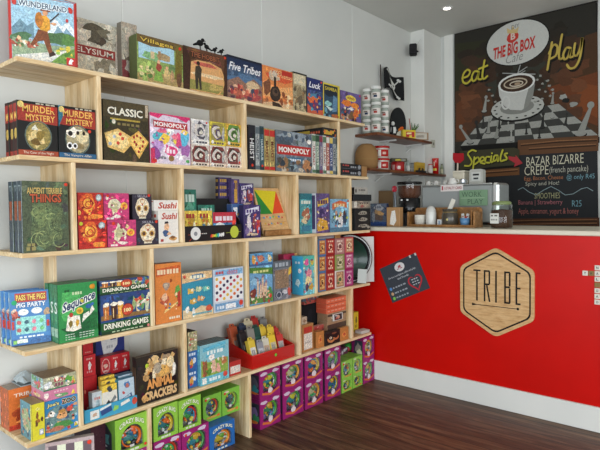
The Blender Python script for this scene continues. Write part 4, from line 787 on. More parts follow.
gbox('tangled_green', 0.8497, 1.0304, 1.1156, 0.281, 0.0425, 0.285, 'dark green game box with tangled green tentacles and orange title', None, backs=['dark green tentacle box directly behind the front one, spine only', 'dark green tentacle box furthest back of three, spine only'], st=(0.95, 0.96), n=3)
gbox('fire_red', 1.0716, 1.1979, 1.1156, 0.1192, 0.09, 0.285, 'red and orange card game box, lower of the two red ones', 'red and orange card game boxes', name='card_game_box', st=(0.08, 0.9, 0.008, 'c8d040'))
gbox('fire_red', 1.0781, 1.1923, 1.2353, 0.1191, 0.09, 0.27, 'red and orange card game box, upper of the two red ones', 'red and orange card game boxes', name='card_game_box', seed=5)
gbox('pink_bone', 1.2045, 1.3452, 1.1156, 0.118, 0.09, 0.28, 'magenta card game box with a yellow spot, lower of the two', 'magenta card game boxes', name='card_game_box', st=(0.2, 0.88, 0.008))
gbox('pink_bone', 1.2, 1.3235, 1.2341, 0.1201, 0.09, 0.26, 'magenta card game box with a yellow spot, upper of the two', 'magenta card game boxes', name='card_game_box', seed=8, st=(0.15, 0.9, 0.006))
gbox('skull_mask', 1.3483, 1.4641, 1.1156, 0.1143, 0.09, 0.28, 'dark box with a decorated white skull, lower of the two', 'dark boxes with a decorated skull', name='card_game_box', st=(0.9, 0.93, 0.007))
gbox('skull_mask', 1.3458, 1.4455, 1.2304, 0.1211, 0.09, 0.255, 'dark box with a decorated white skull, upper of the two', 'dark boxes with a decorated skull', name='card_game_box', seed=8, st=(0.85, 0.95, 0.007))
gbox('sushi_tall', 1.4669, 1.5802, 1.1156, 0.1564, 0.08, 0.28, 'tall white game box with red lettering and a small cook, below the flat white one', None, name='card_game_box')
gbox('sushi_flat', 1.4496, 1.5854, 1.2725, 0.0516, 0.09, 0.275, 'flat white game box with red lettering, on top of the tall white one', None, name='card_game_box')
gbox('violet_pack', 2.0105, 2.1377, 1.1156, 0.1829, 0.04, 0.285, 'purple card pack with white figures, in front of the wooden triangle game', None, name='card_game_box')
gbox('blue_white_pack', 1.9784, 2.0585, 1.1156, 0.1893, 0.06, 0.225, 'blue and white card pack behind the slanted black tray', None, name='card_game_box')
gbox('violet_pack', 2.0816, 2.1845, 1.1156, 0.178, 0.06, 0.2, 'purple card pack directly behind the front purple pack, mostly hidden', None, name='card_game_box', seed=3)
gbox('violet_pack', 2.0712, 2.1773, 1.2941, 0.1306, 0.05, 0.19, 'purple card pack raised behind the front purple pack', None, name='card_game_box', seed=11)
gbox('gold_violet_pack', 2.0007, 2.0577, 1.3054, 0.1392, 0.03, 0.2, 'purple pack with a gold stripe standing between the flat stack and the raised pack', None, name='card_game_box')
gbox('blue_white_pack', 1.9369, 2.0311, 1.1156, 0.1847, 0.03, 0.158, 'blue and white pack carrying the stack of flat purple boxes', None, name='card_game_box', seed=4)
gbox('violet_flat', 1.9407, 2.0348, 1.3008, 0.0384, 0.03, 0.158, 'flat purple card box with gold print, lowest of a stack of four', 'flat purple card boxes in a stack', name='card_game_box')
gbox('violet_flat', 1.9415, 2.0355, 1.3396, 0.0383, 0.03, 0.158, 'flat purple card box with gold print, second from the bottom of a stack of four', 'flat purple card boxes in a stack', name='card_game_box')
gbox('violet_flat', 1.9423, 2.0363, 1.3785, 0.0383, 0.03, 0.158, 'flat purple card box with gold print, second from the top of a stack of four', 'flat purple card boxes in a stack', name='card_game_box')
gbox('violet_flat', 1.9431, 2.0371, 1.4173, 0.0372, 0.03, 0.158, 'flat purple card box with gold print, topmost of a stack of four', 'flat purple card boxes in a stack', name='card_game_box')
gbox('teal_box', 2.5183, 2.6354, 1.1156, 0.2548, 0.06, 0.25, 'teal game box with a dark reddish picture, left of the purple one', None)
gbox('purple_gold_box', 2.636, 2.7738, 1.1156, 0.2553, 0.08, 0.285, 'purple and gold game box with a pale side, between the teal and the blue', None)
gbox('blue_crew_box', 2.7824, 2.9874, 1.1156, 0.2198, 0.06, 0.285, 'light blue game box with a crowd of cartoon people', None, st=(0.95, 0.94, 0.007))
gbox('black_silver_box', 3.0681, 3.2593, 1.1156, 0.1557, 0.12, 0.28, 'black box with three silver emblems, lowest of the stack by the counter', None)
gbox('beige_label_box', 3.0522, 3.2573, 1.2718, 0.0512, 0.13, 0.28, 'flat beige box with a white label, in the dark stack by the counter', None)
gbox('black_tin', 3.0459, 3.2699, 1.3235, 0.046, 0.13, 0.285, 'flat black tin, second from the top of the stack by the counter', None)
gbox('white_tin', 3.0796, 3.2437, 1.3699, 0.05, 0.12, 0.27, 'flat off-white box with dark print, topmost of the stack by the counter', None)
gbox('pig_party', 0.832, 0.978, 0.7345, 0.215, 0.034, 0.203, 'blue dice game box with a red title and rows of pictured pigs, leaning back', lean=.1, twist=-.21, n=3, backs=['blue dice game box just behind the front leaning one, spine only', 'blue dice game box furthest back of the leaning three, spine only'], st=(.1, .8, .01, '3cae78'))
gbox('sequence_green', 0.9792, 1.1488, 0.7344, 0.2405, 0.0376, 0.285, 'bright green board game box with pictured playing cards and white lettering', None, lean=0.02, backs=['green board game box just behind the bright green playing card one', 'green board game box furthest behind the playing card one'], st=(0.86, 0.91, 0.01, 'e0962c'), n=3)
gbox('pub_tall', 1.1626, 1.4064, 0.7344, 0.1734, 0.12, 0.285, 'tall party game box with pictured beer glasses and a green title band', None, base=True)
gbox('pub_flat', 1.1626, 1.4064, 0.9083, 0.062, 0.13, 0.28, 'flat party game box with pictured beer glasses, lying on the taller one', None, base=True)
gbox('orange_play', 1.4372, 1.586, 0.7344, 0.2854, 0.06, 0.285, 'orange children game box with a cartoon ladder and child', None)
gbox('aquarium', 1.5908, 1.7815, 0.7344, 0.2267, 0.1, 0.285, 'turquoise underwater puzzle game box with sandy edges', None, st=(0.06, 0.93, 0.006), base=True)
gbox('dot_grid', 1.7875, 2.0001, 0.7344, 0.2278, 0.09, 0.285, 'white and pale blue game box covered in coloured dots', None, st=(0.9, 0.14, 0.007), base=True)
gbox('castle_blue', 2.047, 2.2293, 0.7344, 0.2187, 0.1, 0.285, 'blue game box with pictured castle towers, below the flat cartoon one', None, st=(0.88, 0.16, 0.008))
gbox('characters_flat', 2.0559, 2.2368, 0.9537, 0.0712, 0.1, 0.28, 'flat blue game box with cartoon faces, lying on the castle box', None)
gbox('machine_grey', 2.2374, 2.391, 0.7344, 0.2309, 0.05, 0.285, 'grey-brown game box with a pictured machine, beside the castle box', None)
gbox('crimson_flat', 2.4614, 2.5901, 0.7344, 0.252, 0.05, 0.16, 'crimson game box peeping over the grey-brown machine box', None)
gbox('cyan_pink_box', 2.5022, 2.6114, 0.7344, 0.2429, 0.0918, 0.285, 'pink and turquoise game box with a bright cyan side', None)
gbox('pk_orange', 2.6596, 2.7363, 0.7344, 0.1271, 0.09, 0.28, 'blue and orange small card game, bottom row, leftmost column of the display', 'small card games stacked in three rows', name='card_game_box')
gbox('pk_red', 2.7405, 2.8308, 0.7344, 0.1224, 0.09, 0.28, 'red small card game, bottom row, second column of the display', 'small card games stacked in three rows', name='card_game_box')
gbox('pk_white', 2.8374, 2.9407, 0.7344, 0.1197, 0.09, 0.28, 'white-edged brown small card game, bottom row, third column of the display', 'small card games stacked in three rows', name='card_game_box')
gbox('pk_magenta', 2.9476, 3.0439, 0.7344, 0.1193, 0.09, 0.28, 'magenta small card game, bottom row, rightmost column of the display', 'small card games stacked in three rows', name='card_game_box')
gbox('pk_orange', 2.6616, 2.7382, 0.8621, 0.106, 0.09, 0.28, 'blue and orange small card game, middle row, leftmost column of the display', 'small card games stacked in three rows', name='card_game_box')
gbox('pk_red', 2.7424, 2.8326, 0.8574, 0.1092, 0.09, 0.28, 'red small card game, middle row, second column of the display', 'small card games stacked in three rows', name='card_game_box')
gbox('pk_olive', 2.8392, 2.9424, 0.8546, 0.1068, 0.09, 0.28, 'olive green small card game, middle row, third column of the display', 'small card games stacked in three rows', name='card_game_box')
gbox('pk_pink', 2.9493, 3.0455, 0.8542, 0.1093, 0.09, 0.28, 'pink small card game, middle row, rightmost column of the display', 'small card games stacked in three rows', name='card_game_box')
gbox('pk_orange', 2.6633, 2.7398, 0.9685, 0.1059, 0.09, 0.28, 'blue and orange small card game, top row, leftmost column of the display', 'small card games stacked in three rows', name='card_game_box')
gbox('pk_red', 2.744, 2.8342, 0.9671, 0.1064, 0.09, 0.28, 'red small card game, top row, second column of the display', 'small card games stacked in three rows', name='card_game_box')
gbox('pk_rose', 2.8407, 2.9439, 0.9619, 0.1087, 0.09, 0.28, 'dusty rose small card game, top row, third column of the display', 'small card games stacked in three rows', name='card_game_box')
gbox('pk_tan', 2.9508, 3.0469, 0.964, 0.1098, 0.09, 0.28, 'coral and tan small card game, top row, rightmost column of the display', 'small card games stacked in three rows', name='card_game_box')
gbox('grey_flat', 2.6711, 2.8336, 1.0749, 0.0229, 0.12, 0.275, 'thin grey box lying on the left columns of small card games', None, name='card_game_box')
gbox('cardboard', 2.8532, 2.9134, 1.071, 0.0275, 0.06, 0.27, 'small plain cardboard box on top of the small card games', None, name='cardboard_box')
gbox('yellow_block', 0.861, 0.9095, 0.3729, 0.1459, 0.11, 0.293, 'bright yellow game box with a pictured squirrel and a blue side', None)
gbox('orange_tall', 0.84, 0.99, 0.373, 0.172, 0.09, 0.12, 'tall orange game box at the back left corner of the fifth board')
gbox('zoo_crowd', 0.9146, 1.0494, 0.3729, 0.1389, 0.15, 0.285, 'blue game box crowded with cartoon zoo animals', None)
gbox('pink_flat', 0.9148, 1.0494, 0.5124, 0.0408, 0.1178, 0.28, 'flat pink game box in the middle of the zoo stack', None)
gbox('zoo_flat', 0.9135, 1.0492, 0.5537, 0.0525, 0.1169, 0.28, 'flat grey-green game box, topmost of the zoo stack', None)
gbox('animal_pile', 1.3288, 1.5578, 0.3729, 0.2251, 0.018, 0.285, 'black game box with a heap of animals over orange lettering', None, backs=['black game box right behind the heap of animals one'], st=(0.24, 0.8, 0.009, 'b8cc3c'), n=2)
gbox('blue_small', 1.6331, 1.6902, 0.3729, 0.0879, 0.14, 0.265, 'small blue game box, lowest beside the farm box', None, name='card_game_box')
gbox('blue_small', 1.6337, 1.6914, 0.4614, 0.0983, 0.14, 0.265, 'small blue game box, second of the stack beside the farm box', None, name='card_game_box', seed=9)
gbox('floral_small', 1.6347, 1.6923, 0.5601, 0.0981, 0.14, 0.265, 'small floral patterned box, topmost of the stack beside the farm box', None, name='card_game_box')
gbox('farm_box', 1.6929, 1.8853, 0.3729, 0.208, 0.0231, 0.285, 'light blue game box with pictured farm animals', None, backs=['light blue game box directly behind the farm animal one', 'light blue game box third in line behind the farm animal one', 'light blue game box last in line behind the farm animal one'], st=(0.88, 0.12, 0.007), n=4)
gbox('red_white_flat', 1.8939, 1.9783, 0.3729, 0.0775, 0.08, 0.28, 'small red box with a white label, between farm box and red bin', None, name='card_game_box')
gbox('wood_slide_box', 2.4992, 2.6095, 0.3729, 0.1721, 0.07, 0.275, 'small wood-coloured box with a white card front, beside the upright', None)
gbox('cream_photo', 2.5164, 2.5648, 0.5455, 0.045, 0.05, 0.26, 'small cream box lying on the wood-coloured one', None, name='card_game_box')
gbox('orange_small', 2.6337, 2.7119, 0.3729, 0.1039, 0.05, 0.28, 'small light orange box in front of the red and cream box', None, name='card_game_box')
gbox('black_serpent', 2.7125, 2.8727, 0.3729, 0.0884, 0.03, 0.288, 'black box with coiled orange drawing near the right upright', None, name='card_game_box')
gbox('orange_small', 2.8801, 2.9752, 0.3729, 0.0859, 0.03, 0.285, 'pale orange box against the right upright', None, name='card_game_box', seed=4)
gbox('striped_flat', 2.7847, 2.9954, 0.3729, 0.1406, 0.09, 0.25, 'striped tan box, lowest of the stack under the coral boxes', None, name='card_game_box')
gbox('striped_flat', 2.7869, 2.9954, 0.514, 0.0542, 0.09, 0.25, 'striped tan box, second of the stack under the coral boxes', None, name='card_game_box')
gbox('coral_flat', 2.7769, 2.9954, 0.5687, 0.0316, 0.09, 0.25, 'flat coral red box, lowest of three in the back stack', 'flat coral red boxes', name='card_game_box')
gbox('coral_flat', 2.7774, 2.9954, 0.6007, 0.0329, 0.09, 0.25, 'flat coral red box, middle of three in the back stack', 'flat coral red boxes', name='card_game_box')
gbox('coral_flat', 2.7779, 2.9954, 0.6342, 0.0349, 0.09, 0.25, 'flat coral red box, topmost of three in the back stack', 'flat coral red boxes', name='card_game_box')
gbox('red_cream_flat', 2.6798, 2.7841, 0.3729, 0.126, 0.03, 0.22, 'red and cream patterned box behind the small orange one', None, name='card_game_box')
gbox('card_portrait', 2.829, 2.9355, 0.514, 0.0467, 0.01, 0.268, 'white-bordered portrait card leaning on the coral stack', None, lean=0.06, name='picture_card', cat='card')
gbox('yellow_small', 3.1586, 3.2141, 0.3729, 0.1421, 0.06, 0.2, 'slim yellow box standing at the right end of the fifth board', None, name='card_game_box')
gbox('navy_strip', 1.2429, 1.3939, 0.3729, 0.105, 0.08, 0.12, 'hidden navy base box carrying the red club cubes', None, name='card_game_box')
gbox('navy_strip', 1.2428, 1.3934, 0.4784, 0.026, 0.08, 0.125, 'navy strip box with a small green dot, under the red club cubes', None, name='card_game_box')
gbox('red_crest', 1.2383, 1.289, 0.5049, 0.088, 0.045, 0.13, 'red cube box with a round crest, left of three', 'red club cubes', name='card_game_box')
gbox('red_club', 1.2906, 1.3377, 0.5049, 0.088, 0.045, 0.13, 'red cube box with a white bird, middle of three', 'red club cubes', name='card_game_box')
gbox('red_club', 1.3392, 1.3877, 0.5049, 0.088, 0.045, 0.13, 'red cube box with a white bird, right of three', 'red club cubes', name='card_game_box')
gbox('red_plain', 1.1351, 1.1965, 0.3729, 0.16, 0.1, 0.17, 'plain red box at the foot of the red stack beside the upright', None, name='card_game_box')
gbox('red_club', 1.1393, 1.195, 0.5334, 0.095, 0.09, 0.165, 'red box with a white emblem, middle of the stack beside the upright', None, name='card_game_box')
gbox('red_plain', 1.1426, 1.1897, 0.6289, 0.085, 0.08, 0.155, 'plain red box, topmost of the stack beside the upright', None, name='card_game_box', st=(0.8, 0.8, 0.008))
gbox('maroon_big', 1.1478, 1.2173, 0.0005, 0.325, 0.16, 0.2, 'large dark maroon box on the floor behind the chequered one', None)

# ---------------------------------------------------------------- window cartons with a toy inside
def toy_mesh(mb, w, h, cx, cz, sc, cols, rnd, y0, y1):
    """a moulded plastic bug: curved shell, wheels and feelers"""
    ym = (y0 + y1) / 2; k = sc; hot = [cols[0], cols[1], cols[2], cols[4], 'e8c83c', '3cae6c', 'e8702c', '2c8ab0', 'd8dce0', 'c8cc50']
    for i in range(11):
        a = 2 * PI * i / 11 + rnd.uniform(-.3, .3); rr_ = rnd.uniform(.55, .95)
        mb.ball(cx + .27 * w * rr_ * math.cos(a), rnd.uniform(y0 + .006, y0 + .03), cz + .25 * h * rr_ * math.sin(a), rnd.uniform(.04, .085) * w, .012, rnd.uniform(.03, .07) * h, rnd.choice(hot), 9, 5)
    for i in range(3):
        a = rnd.uniform(0, 6); mb.tube([(cx + .26 * w * math.cos(a + j * .35), y0 + .004, cz + .24 * h * math.sin(a + j * .35)) for j in range(6)], .014 * w + .002, rnd.choice(hot), 6)
    mb.box(cx - .02 * w, cx + .12 * w, y0, y0 + .004, cz - .3 * h, cz - .2 * h, 'e4e0e4', .002)
    mb.ball(cx, ym, cz, .30 * w * k, (y1 - y0) * .36, .17 * h * k, cols[0]); mb.ball(cx + .1 * w * k, ym - .004, cz + .1 * h * k, .17 * w * k, (y1 - y0) * .36, .15 * h * k, cols[1])
    a = [(cx + .34 * w * k * math.cos(t), y0 + .006, cz + .3 * h * k * math.sin(t)) for t in [(-.9 + i * .3) for i in range(9)]]
    mb.tube(a, .028 * w * k + .003, cols[2], 7)
    for dx in (-.2, .16): mb.lathe([(.001, y0 + .004), (.07 * w * k + .002, y0 + .004), (.085 * w * k + .002, y0 + .01), (.085 * w * k, y0 + .02), (.001, y0 + .024)], cols[3], 12, (cx + dx * w * k, 0, cz - .2 * h * k), 'y')
    mb.ball(cx - .24 * w * k, y0 + .014, cz + .12 * h * k, .09 * w * k, .012, .09 * h * k, cols[4]); mb.ball(cx - .24 * w * k, y0 + .003, cz + .14 * h * k, .035 * w * k, .004, .035 * h * k, 'eef')
def window_box(label, group, y0, y1, z0, h, xf, d=.13, style='arch', frame='7cb83a', cols=('e8862c', '3a9a5c', 'c8c83c', '2a6ca8', 'd83c30'), side='5c9a2c', seed=1, st=None, name='toy_box'):
    w = y1 - y0; rnd = random.Random(seed)
    t = empty(name, (xf, (y0 + y1) / 2, z0), PI / 2, label, 'toy box', group)
    # window outline on the front
    if style == 'arch':
        cx, cz, rx, rz = .03 * w, .36 * h, .36 * w, .40 * h
        hole = [(cx - rx, .1 * h), (cx + rx, .1 * h)] + [(cx + rx * math.cos(a), cz + rz * math.sin(a)) for a in [PI * i / 12 for i in range(13)]]
    elif style == 'round':
        cx, cz, rx, rz = .02 * w, .5 * h, .38 * w, .35 * h
        hole = [(cx + rx * math.cos(a), cz + rz * math.sin(a)) for a in [2 * PI * i / 20 - PI / 2 for i in range(20)]]
    else:
        cx, cz, rx, rz = .04 * w, .52 * h, .37 * w, .34 * h
        hole = [(cx - rx, .22 * h), (cx + rx * .6, .2 * h), (cx + rx, .34 * h), (cx + rx, .7 * h), (cx + rx * .5, .86 * h), (cx - rx * .4, .84 * h), (cx - rx, .64 * h)]
    mb = MB(); F = hx(frame, .12); Sd = hx(side, .2)
    n = len(hole); hw = w / 2
    out = []
    for (x, z) in hole:     # matching points on the outer rectangle
        dx, dz = x - cx, z - h / 2; k = min((hw - (cx if dx > 0 else -cx)) / abs(dx) if dx else 9e9, (h / 2) / abs(dz) if dz else 9e9); out.append((cx + dx * k, h / 2 + dz * k))
    for i in range(n):
        j = (i + 1) % n; q = [hole[i], out[i]]
        if abs(abs(out[i][0]) - hw) < 1e-5 and abs(abs(out[j][1] - h / 2) - h / 2) < 1e-5 or abs(abs(out[j][0]) - hw) < 1e-5 and abs(abs(out[i][1] - h / 2) - h / 2) < 1e-5:
            cr = (math.copysign(hw, out[i][0] if abs(abs(out[i][0]) - hw) < 1e-5 else out[j][0]), h if (out[i][1] + out[j][1]) > h else 0); q.append(cr)
        q += [out[j], hole[j]]
        mb.add([(a, 0, b) for a, b in q], [tuple(range(len(q)))], F)
        mb.add([(hole[i][0], 0, hole[i][1]), (hole[j][0], 0, hole[j][1]), (hole[j][0], .012, hole[j][1]), (hole[i][0], .012, hole[i][1])], [(0, 1, 2, 3)], F)
    v = [(-hw, 0, 0), (hw, 0, 0), (hw, d, 0), (-hw, d, 0), (-hw, 0, h), (hw, 0, h), (hw, d, h), (-hw, d, h)]
    mb.add(v, [(1, 2, 6, 5), (2, 3, 7, 6), (3, 0, 4, 7), (4, 5, 6, 7), (3, 2, 1, 0)], [Sd, Sd, Sd, F, Sd])
    e = .0015; v = [(-hw + e, .013, e), (hw - e, .013, e), (hw - e, d * .6, e), (-hw + e, d * .6, e), (-hw + e, .013, h - e), (hw - e, .013, h - e), (hw - e, d * .6, h - e), (-hw + e, d * .6, h - e)]
    ic = hx('dfe3e6' if style != 'corner' else 'd4c8dc'); mb.add(v, [(5, 6, 2, 1), (6, 7, 3, 2), (7, 4, 0, 3), (7, 6, 5, 4), (0, 1, 2, 3)], ic)
    A = Art(mb, (-hw, 0, 0), (1, 0, 0), (0, 0, 1), w, h, .1, seed=seed)
    L = Art(mb, (-hw, d, 0), (0, -1, 0), (0, 0, 1), d, h, .2, seed=seed)
    if style == 'arch':
        mp = lambda x, y: (x, y - .9 * (x - .5) ** 2 + .02)
        A.map = mp; A.t('CRAZY BUG', .13, .80, .90, .93, 'eef2d8', .03, out=side); A.map = None; A.scrib(.3, .03, .75, .09, 'dfe6d0', 3)
        L.p([(.08, .1), (.8, .1), (.8, .6), (.5, .8), (.08, .7)], '28303c').b(.4, .4, .26, .2, cols[0]).b(.5, .6, .2, .1, cols[3]).b(.3, .2, .2, .06, 'c8ccd0')
    elif style == 'corner':
        A.r(.0, 0, 1, .1, frame).b(.2, .87, .16, .06, 'd8c8dc', j=.2).b(.76, .9, .16, .06, 'd8c8dc', j=.2).p([(.12, .14), (.5, .06), (.95, .2), (.95, .27), (.5, .14), (.12, .22)], 'd8702c').b(.5, .24, .12, .1, 'e8dce0', j=.15)
        L.p([(.15, .2), (.95, .2), (.95, .85), (.3, .85)], '2c3440').b(.6, .5, .26, .24, cols[3]).b(.7, .34, .2, .14, cols[0]).b(.6, .2, .3, .05, 'd8702c')
    else:
        A.b(.25, .9, .13, .04, 'e0d8c0', j=.2).b(.5, .14, .3, .05, 'd0a84c', j=.2).b(.82, .14, .08, .06, 'd8742c'); L.r(.2, .2, .8, .8, '344a3c').b(.5, .5, .2, .2, cols[0])
    mb.build('carton', 'printed_card', t)
    tm_ = MB(); toy_mesh(tm_, w, h, cx, cz * 1.0, 1.0 if style != 'arch' else .95, cols, rnd, .016, d * .58); tm_.build('toy_bug', 'gloss', t)
    p = MB(); p.add([(x, .004, z) for x, z in hole], [tuple(range(n))], hx('fff')); p.build('window_pane', 'clear_plastic', t)
    if st: sticker(t, (st[0] - .5) * w, st[1] * h, .007, 'e0402c')
    return t
GR = dict(frame='90c840', side='6aa032')
cg = 'green arched window boxes under the lowest board'
window_box('green toy box with an orange curled bug, leftmost on the floor row', cg, 1.2163, 1.3777, .176, .165, .285, .15, cols=('4a8a8c', '2a6c94', 'e8702c', '2a2c34', 'e8602c'), st=(.93, .1), seed=1, **GR)
window_box('green toy box with a blue and yellow curved bug, just right of the short upright', cg, 1.4132, 1.5515, .179, .16, .285, .15, cols=('2f7c84', 'e07a2c', 'c8a82c', '5a6068', 'd8682c'), seed=2, **GR)
window_box('green toy box with a red rimmed green bug, second right of the short upright', cg, 1.5566, 1.6933, .179, .155, .285, .15, cols=('3a9a4c', '2a7c8c', 'c82c28', '6a6c6c', '58b83c'), seed=3, **GR)
sg = 'small green window boxes'
window_box('small green toy box at the right of the tall green pair, left of two', sg, 1.7580, 1.8837, .142, .14, .22, .12, 'round', cols=('4a5c6c', '3a7a8c', 'c84a34', '8a9098', 'd8a03c'), seed=4, st=(.14, .86), frame='7cc040', side='5fa030')
window_box('small green toy box beside the tall upright, right of two', sg, 1.8898, 2.0186, .142, .14, .22, .12, 'round', cols=('3a4c5c', '2c6a7c', '98b83c', '8a9098', 'd8a03c'), seed=5, st=(.14, .86), frame='7cc040', side='5fa030')
PU = dict(frame='9c1a70', side='7c1458', style='corner')
pg = 'purple window boxes on the floor'
window_box('purple toy box in the bottom row, under the blue and yellow bug box', pg, 1.4147, 1.5711, .001, .174, .28, .15, cols=('c86a2c', '3a9a4c', 'c8442c', '2a7c94', 'e0c83c'), seed=6, st=(.86, .84), **PU)
window_box('purple toy box in the bottom row, left of the blue box', pg, 1.5751, 1.7454, .001, .174, .28, .15, cols=('3a8a9c', 'd8b03c', '4a9a4c', 'c8582c', 'e0a83c'), seed=7, st=(.14, .86), **PU)
window_box('purple toy box in the bottom row, under the leftmost green toy box', pg, 1.2175, 1.3793, .001, .172, .28, .15, cols=('c86a2c', '2a7c94', 'c8442c', '3a9a4c', 'e0c83c'), seed=8, **PU)
window_box('bright blue toy box with an orange curved bug, on the floor', None, 1.7462, 1.9196, .001, .139, .285, .12, frame='1c68b4', side='14508c', cols=('c8b83c', '6aa83c', 'e8862c', '8a8c90', 'd8b03c'), seed=9)
tc = (('3a8a5c', 'd8a83c', '5aa83c', '7a6ca0', 'e07a2c'), ('2f8a94', 'c8c83c', '4a9a4c', '5a5c6c', 'd85a2c'), ('c8c8a0', '6a9a5c', 'e0a03c', '8a8078', 'e0702c'), ('2a6c94', 'e8a03c', 'c8b03c', '5a5c8c', '3a9a4c'))
for i, (a, b) in enumerate((((2.1293), (2.3011)), ((2.3223), (2.5113)), ((2.5289), (2.7077)), ((2.7331), (2.9017)))):
    w_ = ('leftmost', 'second', 'third', 'fourth')[i]
    window_box('purple toy box in the lower row right of the tall upright, %s column' % w_, pg, a, b, .001, .172, .268, .13, cols=tc[i], seed=10 + i, **PU)
    window_box('purple toy box in the upper row right of the tall upright, %s column' % w_, pg, a, b, .1742, .165, .268, .13, cols=tc[(i + 1) % 4], seed=20 + i, **PU)
for i, (a, b) in enumerate(((2.9142, 3.0381), (3.0429, 3.1610))):
    w_ = ('left', 'right')[i]
    window_box('small green toy box in the lower pair near the counter, %s one' % w_, sg, a, b, .001, 0.0907 - .001, .268, .12, 'round', frame='8ccc48', side='5fa030', cols=('2a5c7c', '3a4c5c', 'a8b83c', '98a0a8', 'd8a03c'), seed=30 + i)
    window_box('small green toy box in the upper pair near the counter, %s one' % w_, sg, a, b, 0.0907 + .0005, 0.2180 - 0.0907, .268, .12, 'round', frame='8ccc48', side='5fa030', cols=('2a5c7c', '344454', 'a8b83c', '98a0a8', 'e0602c'), seed=40 + i, st=(.15, .85) if i == 0 else None)
window_box('purple toy box at the far right against the counter, lower one', pg, 3.1686, 3.314, .001, .168, .27, .1, cols=tc[0], seed=50, **PU)
window_box('purple toy box at the far right against the counter, upper one', pg, 3.1686, 3.314, .1695, .168, .27, .1, cols=tc[2], seed=51, **PU)
# chequered set standing turned on the floor
o = gbox('chess_set', 0, .185, 0, .335, .03, 0, 'pinkish grey box with a chequered front, turned, at the bottom left', st=(.9, .93, .009))[0]
o.location = (.34 - .42 * .0925, 1.09 - .91 * .0925, .001); o.rotation_euler = (0, 0, math.atan2(.91, .42))
m = MB(); m.box(-.11, .11, -.095, .095, 0, .018, '17181a', .002, {'+z': '2a2b2e', '+x': '3c3e42'}); tag(m.build('game_board', 'printed_card', None, (.13, 1.115, .3285)), 'folded black game board lying on the maroon box under the lowest board', 'board game')
# clear bag on the orange box
m = MB(); r_ = random.Random(3); v = []; fs = []
for i in range(7):
    for j in range(7):
        e_ = max(0, 1 - max(abs(i - 3), abs(j - 3)) / 3.2); v.append((-.05 + .0167 * i, -.04 + .0133 * j, .004 + .05 * e_ ** .6 + r_.uniform(-.006, .006)))
fs = [(i * 7 + j, (i + 1) * 7 + j, (i + 1) * 7 + j + 1, i * 7 + j + 1) for i in range(6) for j in range(6)]
m.add(v, fs, hx('a8b4b8')); rim = [(-.05, -.04), (.05, -.04), (.05, .04), (-.05, .04)]; m.add([(a, b, .0) for a, b in rim] + [(a, b, .004) for a, b in rim], [(3, 2, 1, 0), (0, 1, 5, 4), (1, 2, 6, 5), (2, 3, 7, 6), (3, 0, 4, 7)], hx('a8b4b8'))
tag(m.build('plastic_bag', 'gloss', None, (.07, .93, .5455)), 'crumpled grey plastic bag lying on the tall orange box', 'bag')
# ---------------------------------------------------------------- blue display tray with card packs
t = empty('display_tray', (.285, 1.206, Z5 + .0005), PI / 2, 'light blue cardboard display tray holding card packs on the fifth board', 'display tray')
m = MB(); hw = .128; c = '3ca0c4'
m.box(-hw, hw, 0, .004, 0, .056, c); m.box(-hw, hw, .13, .134, 0, .1, c); m.box(-hw, hw, .004, .13, 0, .004, c)
for s in (-1, 1): m.prism([(.004, .004), (.13, .004), (.13, .1), (.004, .056)], s * hw, s * hw - s * .004, c, plane='yz')
A = Art(m, (-hw, 0, 0), (1, 0, 0), (0, 0, 1), 2 * hw, .056, .15)
A.r(.1, .14, .26, .8, 'e0e4e0').b(.18, .45, .04, .16, 'c8a890').p([(.3, .2), (.5, .4), (.48, .8), (.28, .6)], '2c4c84').p([(.28, .62), (.48, .84), (.48, 1), (.27, .8)], 'dfe4e4').b(.57, .5, .05, .24, '8cc860').p([(.66, .5), (.84, .7), (.82, .95), (.66, .76)], 'e4e4dc').e(.93, .62, .05, .3, 'c84c38')
m.build('tray', 'printed_card', t)
def card_pack(a, y0, y1, z0, h, d, xf, label, lean=.05):
    return gbox(a, y0, y1, z0, h, d, xf, label, 'card packs in the light blue tray', name='card_pack', lean=lean, cat='card pack')[0]
zt = Z5 + .0045
card_pack('white_card_pack', 1.1235, 1.1694, zt, .11, .035, .272, 'white card pack at the left of the light blue tray')
card_pack('yellow_card_pack', 1.1670, 1.2373, zt, 0.5058 - zt, .022, .277, 'yellow topped card pack in front in the light blue tray')
card_pack('yellow_card_pack', 1.1803, 1.2494, zt, 0.5186 - zt, .022, .248, 'yellow topped card pack right behind the front yellow one')
card_pack('yellow_card_pack', 1.1915, 1.2594, zt, 0.5275 - zt, .022, .219, 'yellow topped card pack furthest back in the tray')
card_pack('blue_card_pack', 1.2453, 1.3234, zt, 0.5111 - zt, .04, .277, 'blue card pack in front in the light blue tray')
card_pack('blue_card_pack', 1.2718, 1.3536, zt, 0.5143 - zt, .05, .231, 'blue card pack standing behind the front blue one')
# navy shield hung on the wall of the bay
m = MB(); w_, h_ = .148, .2; m.box(-w_ / 2, w_ / 2, 0, .03, 0, h_, '1c2a66', .002, {'+z': '2a3878'}); A = Art(m, (-w_ / 2, 0, 0), (1, 0, 0), (0, 0, 1), w_, h_, .15); ARTS['navy_shield'][3](A, A, A)
tag(m.build('card_game_box', 'printed_card', None, (.075, 1.32, .5045), (0, 0, PI / 2)), 'navy blue box with a white pointed label standing behind the red club cubes', 'board game', 'red club cubes and boxes')
